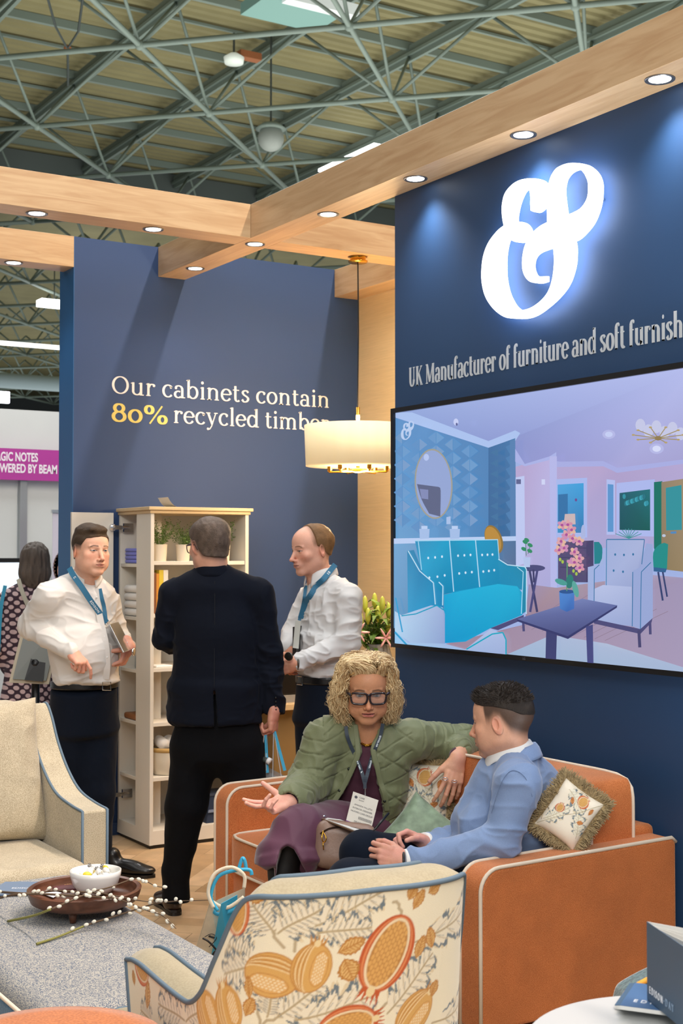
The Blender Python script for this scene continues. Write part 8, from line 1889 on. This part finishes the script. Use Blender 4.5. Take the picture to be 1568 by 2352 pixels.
for a, b, r0 in ((P(955, 1977, 4.50), P(930, 1978, 4.495), .040), (P(992, 1938, 4.78), P(972, 1936, 4.75), .037)):
    S = Sdf(); S.cone(a, b, r0, r0, .002); d_ = nrm(b-a); S.plane(b+d_*.002, d_, .002); v, q = S.mesh(.004); np_mesh('shirt_cuff', v, q, M_white, p5)
MB().sphere(P(985, 1944, 4.73), .005, 10, 8).build('sleeve_button', M_lblue, jk5)
MB().tube([P(926, 1979, 4.495)+(CU*math.cos(a)+cdir(0, 1)*math.sin(a))*.031 for a in np.linspace(0, 2*PI, 24, endpoint=False)], .0045, 8, closed=True).build('watch_strap', M_blk_l, p5, smooth=True)
mm = MB(); ribbon(mm, smooth_path([front(sv5, x, y, 5, .0012) for x, y in ((1128, 1868), (1150, 1800), (1175, 1770), (1205, 1785), (1222, 1830))], 6), .0006); mm.build('shoulder_seam', mat('seam_blue', '5f7396', .9), jk5)
S = Sdf(); S.chain([P(1140, 1995, 4.97), P(835, 1962, 4.68)], [.095, .078], .04); S.chain([P(835, 1962, 4.68), V(*P(842, 2000, 4.62)[:2], .08)], [.078, .052], .03); S.chain([P(1145, 2015, 4.78), P(805, 2030, 4.46)], [.095, .078], .04); S.chain([P(805, 2030, 4.46), V(*P(800, 2060, 4.40)[:2], .08)], [.078, .052], .03); S.ecap(P(1170, 1985, 4.95), P(1170, 2010, 4.85), r5_, (.16, .12), (.17, .12), .04)
cloth('trousers', S, M_chino, p5, .008, .004, (7, 7, 7), 63)
for (x, y, d) in ((842, 2000, 4.62), (800, 2060, 4.40)): q_ = P(x, y, d); shoe('shoe', V(q_[0]+.03, q_[1], 0), V(-1, .1, 0), M_brn_l, M_black, p5)
cl = thing('clipboard', P(810, 1905, 4.8), 'brown clipboard with metal clip held by the man in light blue', 'clipboard')
a, b = P(738, 1880, 4.88), P(888, 1938, 4.58); wd_ = cdir(.12, .97, -.135); MB().prism([a, b, b+wd_*.20, a+wd_*.20], (0, 0, -.004)).build('board', mat('hardboard', '6f5138', .6), cl); MB().prism([a+nrm(b-a)*.02+wd_*.01+V(0, 0, .0005), b+wd_*.01+V(0, 0, .0005), b+wd_*.19+V(0, 0, .0005), a+nrm(b-a)*.02+wd_*.19+V(0, 0, .0005)], (0, 0, .0025)).build('paper', M_pg, cl)
MB().tube([a+nrm(b-a)*.004+wd_*.04+V(0, 0, .006), a+nrm(b-a)*.004+wd_*.16+V(0, 0, .006)], .005, 8).build('clip', M_chrome, cl, smooth=True)
pn = thing('pen', P(880, 1900, 4.6), 'black pen in the hand of the man in light blue', 'pen')
MB().tube([P(892, 1868, 4.66), P(860, 1905, 4.575)], .0045, 10).build('barrel', M_black, pn, smooth=True); MB().tube([P(860, 1905, 4.575), P(857, 1909, 4.57)], [.0045, .0014], 10).build('tip', M_black, pn, smooth=True)

# ---------------------------------------------------------------- 6: woman in the spotted dress, far left
p6 = thing('person', V(2.95, 8.5, 0), 'woman with long grey brown hair in spotted dress seen from behind at far left', 'person')
D6 = 8.9; sk6 = 'd0a088'; hf6 = cdir(-.25, .95); R6 = frame3(hf6, (0, 0, 1)); hc6 = P(80, 1292, D6); s6 = 1.0
S = head_sdf(hc6, R6, s6, 1, P(80, 1345, D6), .05); v, q = S.mesh(.004, 1); parts = [(v, q, paint_skin(v, sk6))]
B = Sdf(); B.ecap(P(80, 1370, D6), P(78, 1560, D6), CR, (.13, .08), (.13, .09)); B.chain([P(20, 1385, D6), P(8, 1480, D6), P(25, 1540, D6+.1)], [.04, .035, .028]); B.chain([P(122, 1385, D6), P(128, 1480, D6), P(118, 1540, D6+.1)], [.04, .035, .028]); B.cone(P(60, 1600, D6), P(60, 1830, D6), .06, .04); B.cone(P(95, 1600, D6), P(95, 1830, D6), .06, .04); parts.append(coarse(B, sk6)); body_join(parts, p6)
th6 = lambda x, y, z: .020+.02*sstep(-z, -.02, .08)-.06*sstep(y, .055, .075)*sstep(.07-z, 0, .01)
v, q, c = hair_shell(hc6, R6, s6, th6, '5a5048', .005, (70, 70, 14), .006, 15, .3); S = Sdf(); S.ecap(hc6+V(0, 0, -.02), hc6+V(0, 0, -.125), CR, (.100, .085), (.088, .06), .03, cap=.4); S.ell(hc6+V(0, 0, .03), (.092, .1, .10), None, .04); v2, q2 = S.mesh(.005)
v2 = v2+vnormals(v2, q2)*(.006*vnoise(v2*np.array([60, 60, 12]), 4))[:, None]; c2 = np.array(hexc('5d5249'))[None]*(1+.35*vnoise(v2*np.array([70, 70, 12]), 6))[:, None]; hv, hq, hx = joined([(v, q, c), (v2, q2, np.clip(c2, 0, 1))]); np_mesh('hair', hv, hq, M_hair, p6, hx)
md = mat('spotted_cloth', '3d2836', .8); nt = md.node_tree; N_ = nt.nodes; L_ = nt.links; tc_ = N_.new('ShaderNodeTexCoord'); mp_ = N_.new('ShaderNodeMapping'); mp_.inputs['Rotation'].default_value = (.5, .6, .4); vo = N_.new('ShaderNodeTexVoronoi'); vo.inputs['Scale'].default_value = 26; vo.inputs['Randomness'].default_value = .12
sx_ = N_.new('ShaderNodeSeparateXYZ'); cx_ = N_.new('ShaderNodeCombineXYZ'); vo.voronoi_dimensions = '2D'; mp_.inputs['Rotation'].default_value = (0, 0, .7)
L_.new(tc_.outputs['Object'], sx_.inputs[0]); L_.new(sx_.outputs[0], cx_.inputs[0]); L_.new(sx_.outputs[2], cx_.inputs[1]); L_.new(cx_.outputs[0], mp_.inputs[0]); L_.new(mp_.outputs[0], vo.inputs['Vector']); rp = N_.new('ShaderNodeValToRGB'); rp.color_ramp.elements[0].position = .34; rp.color_ramp.elements[1].position = .40; rp.color_ramp.elements[0].color = (*hexc('cdb3b4'), 1); rp.color_ramp.elements[1].color = (*hexc('3a2634'), 1); L_.new(vo.outputs['Distance'], rp.inputs[0]); L_.new(rp.outputs[0], N_['Principled BSDF'].inputs['Base Color'])
S = Sdf(); S.ecap(P(78, 1378, D6), P(76, 1500, D6), CR, (.165, .11), (.150, .12), .05); S.cone(P(20, 1378, D6), P(60, 1352, D6), .07, .06, .04); S.cone(P(125, 1378, D6), P(100, 1352, D6), .07, .06, .04); S.chain([P(20, 1385, D6), P(6, 1480, D6), P(22, 1530, D6+.08)], [.075, .07, .06], .03); S.chain([P(124, 1385, D6), P(132, 1480, D6), P(120, 1530, D6+.08)], [.075, .07, .06], .03)
S.ecap(P(76, 1500, D6), P(72, 1740, D6), CR, (.160, .13), (.27, .2), .05, cap=.2); cloth('dress', S, md, p6, .009, .008, (7, 7, 3), 71)
strap('bag_strap', [P(42, 1330, D6-.09), P(52, 1362, D6-.14), P(66, 1395, D6-.15), P(90, 1450, D6-.14)], .014, mat('striped_strap', 'b5b2a2', .7), p6); strap('cardigan_edge', [P(12, 1345, D6-.11), P(2, 1400, D6-.14), P(-4, 1500, D6-.14)], .012, mat('blue_strap', '2a93b8', .6), p6)
for x in (62, 95): q_ = P(x, 1830, D6); shoe('shoe', V(q_[0], q_[1], 0), cdir(0, 1), M_blk_l, M_black, p6, .25)
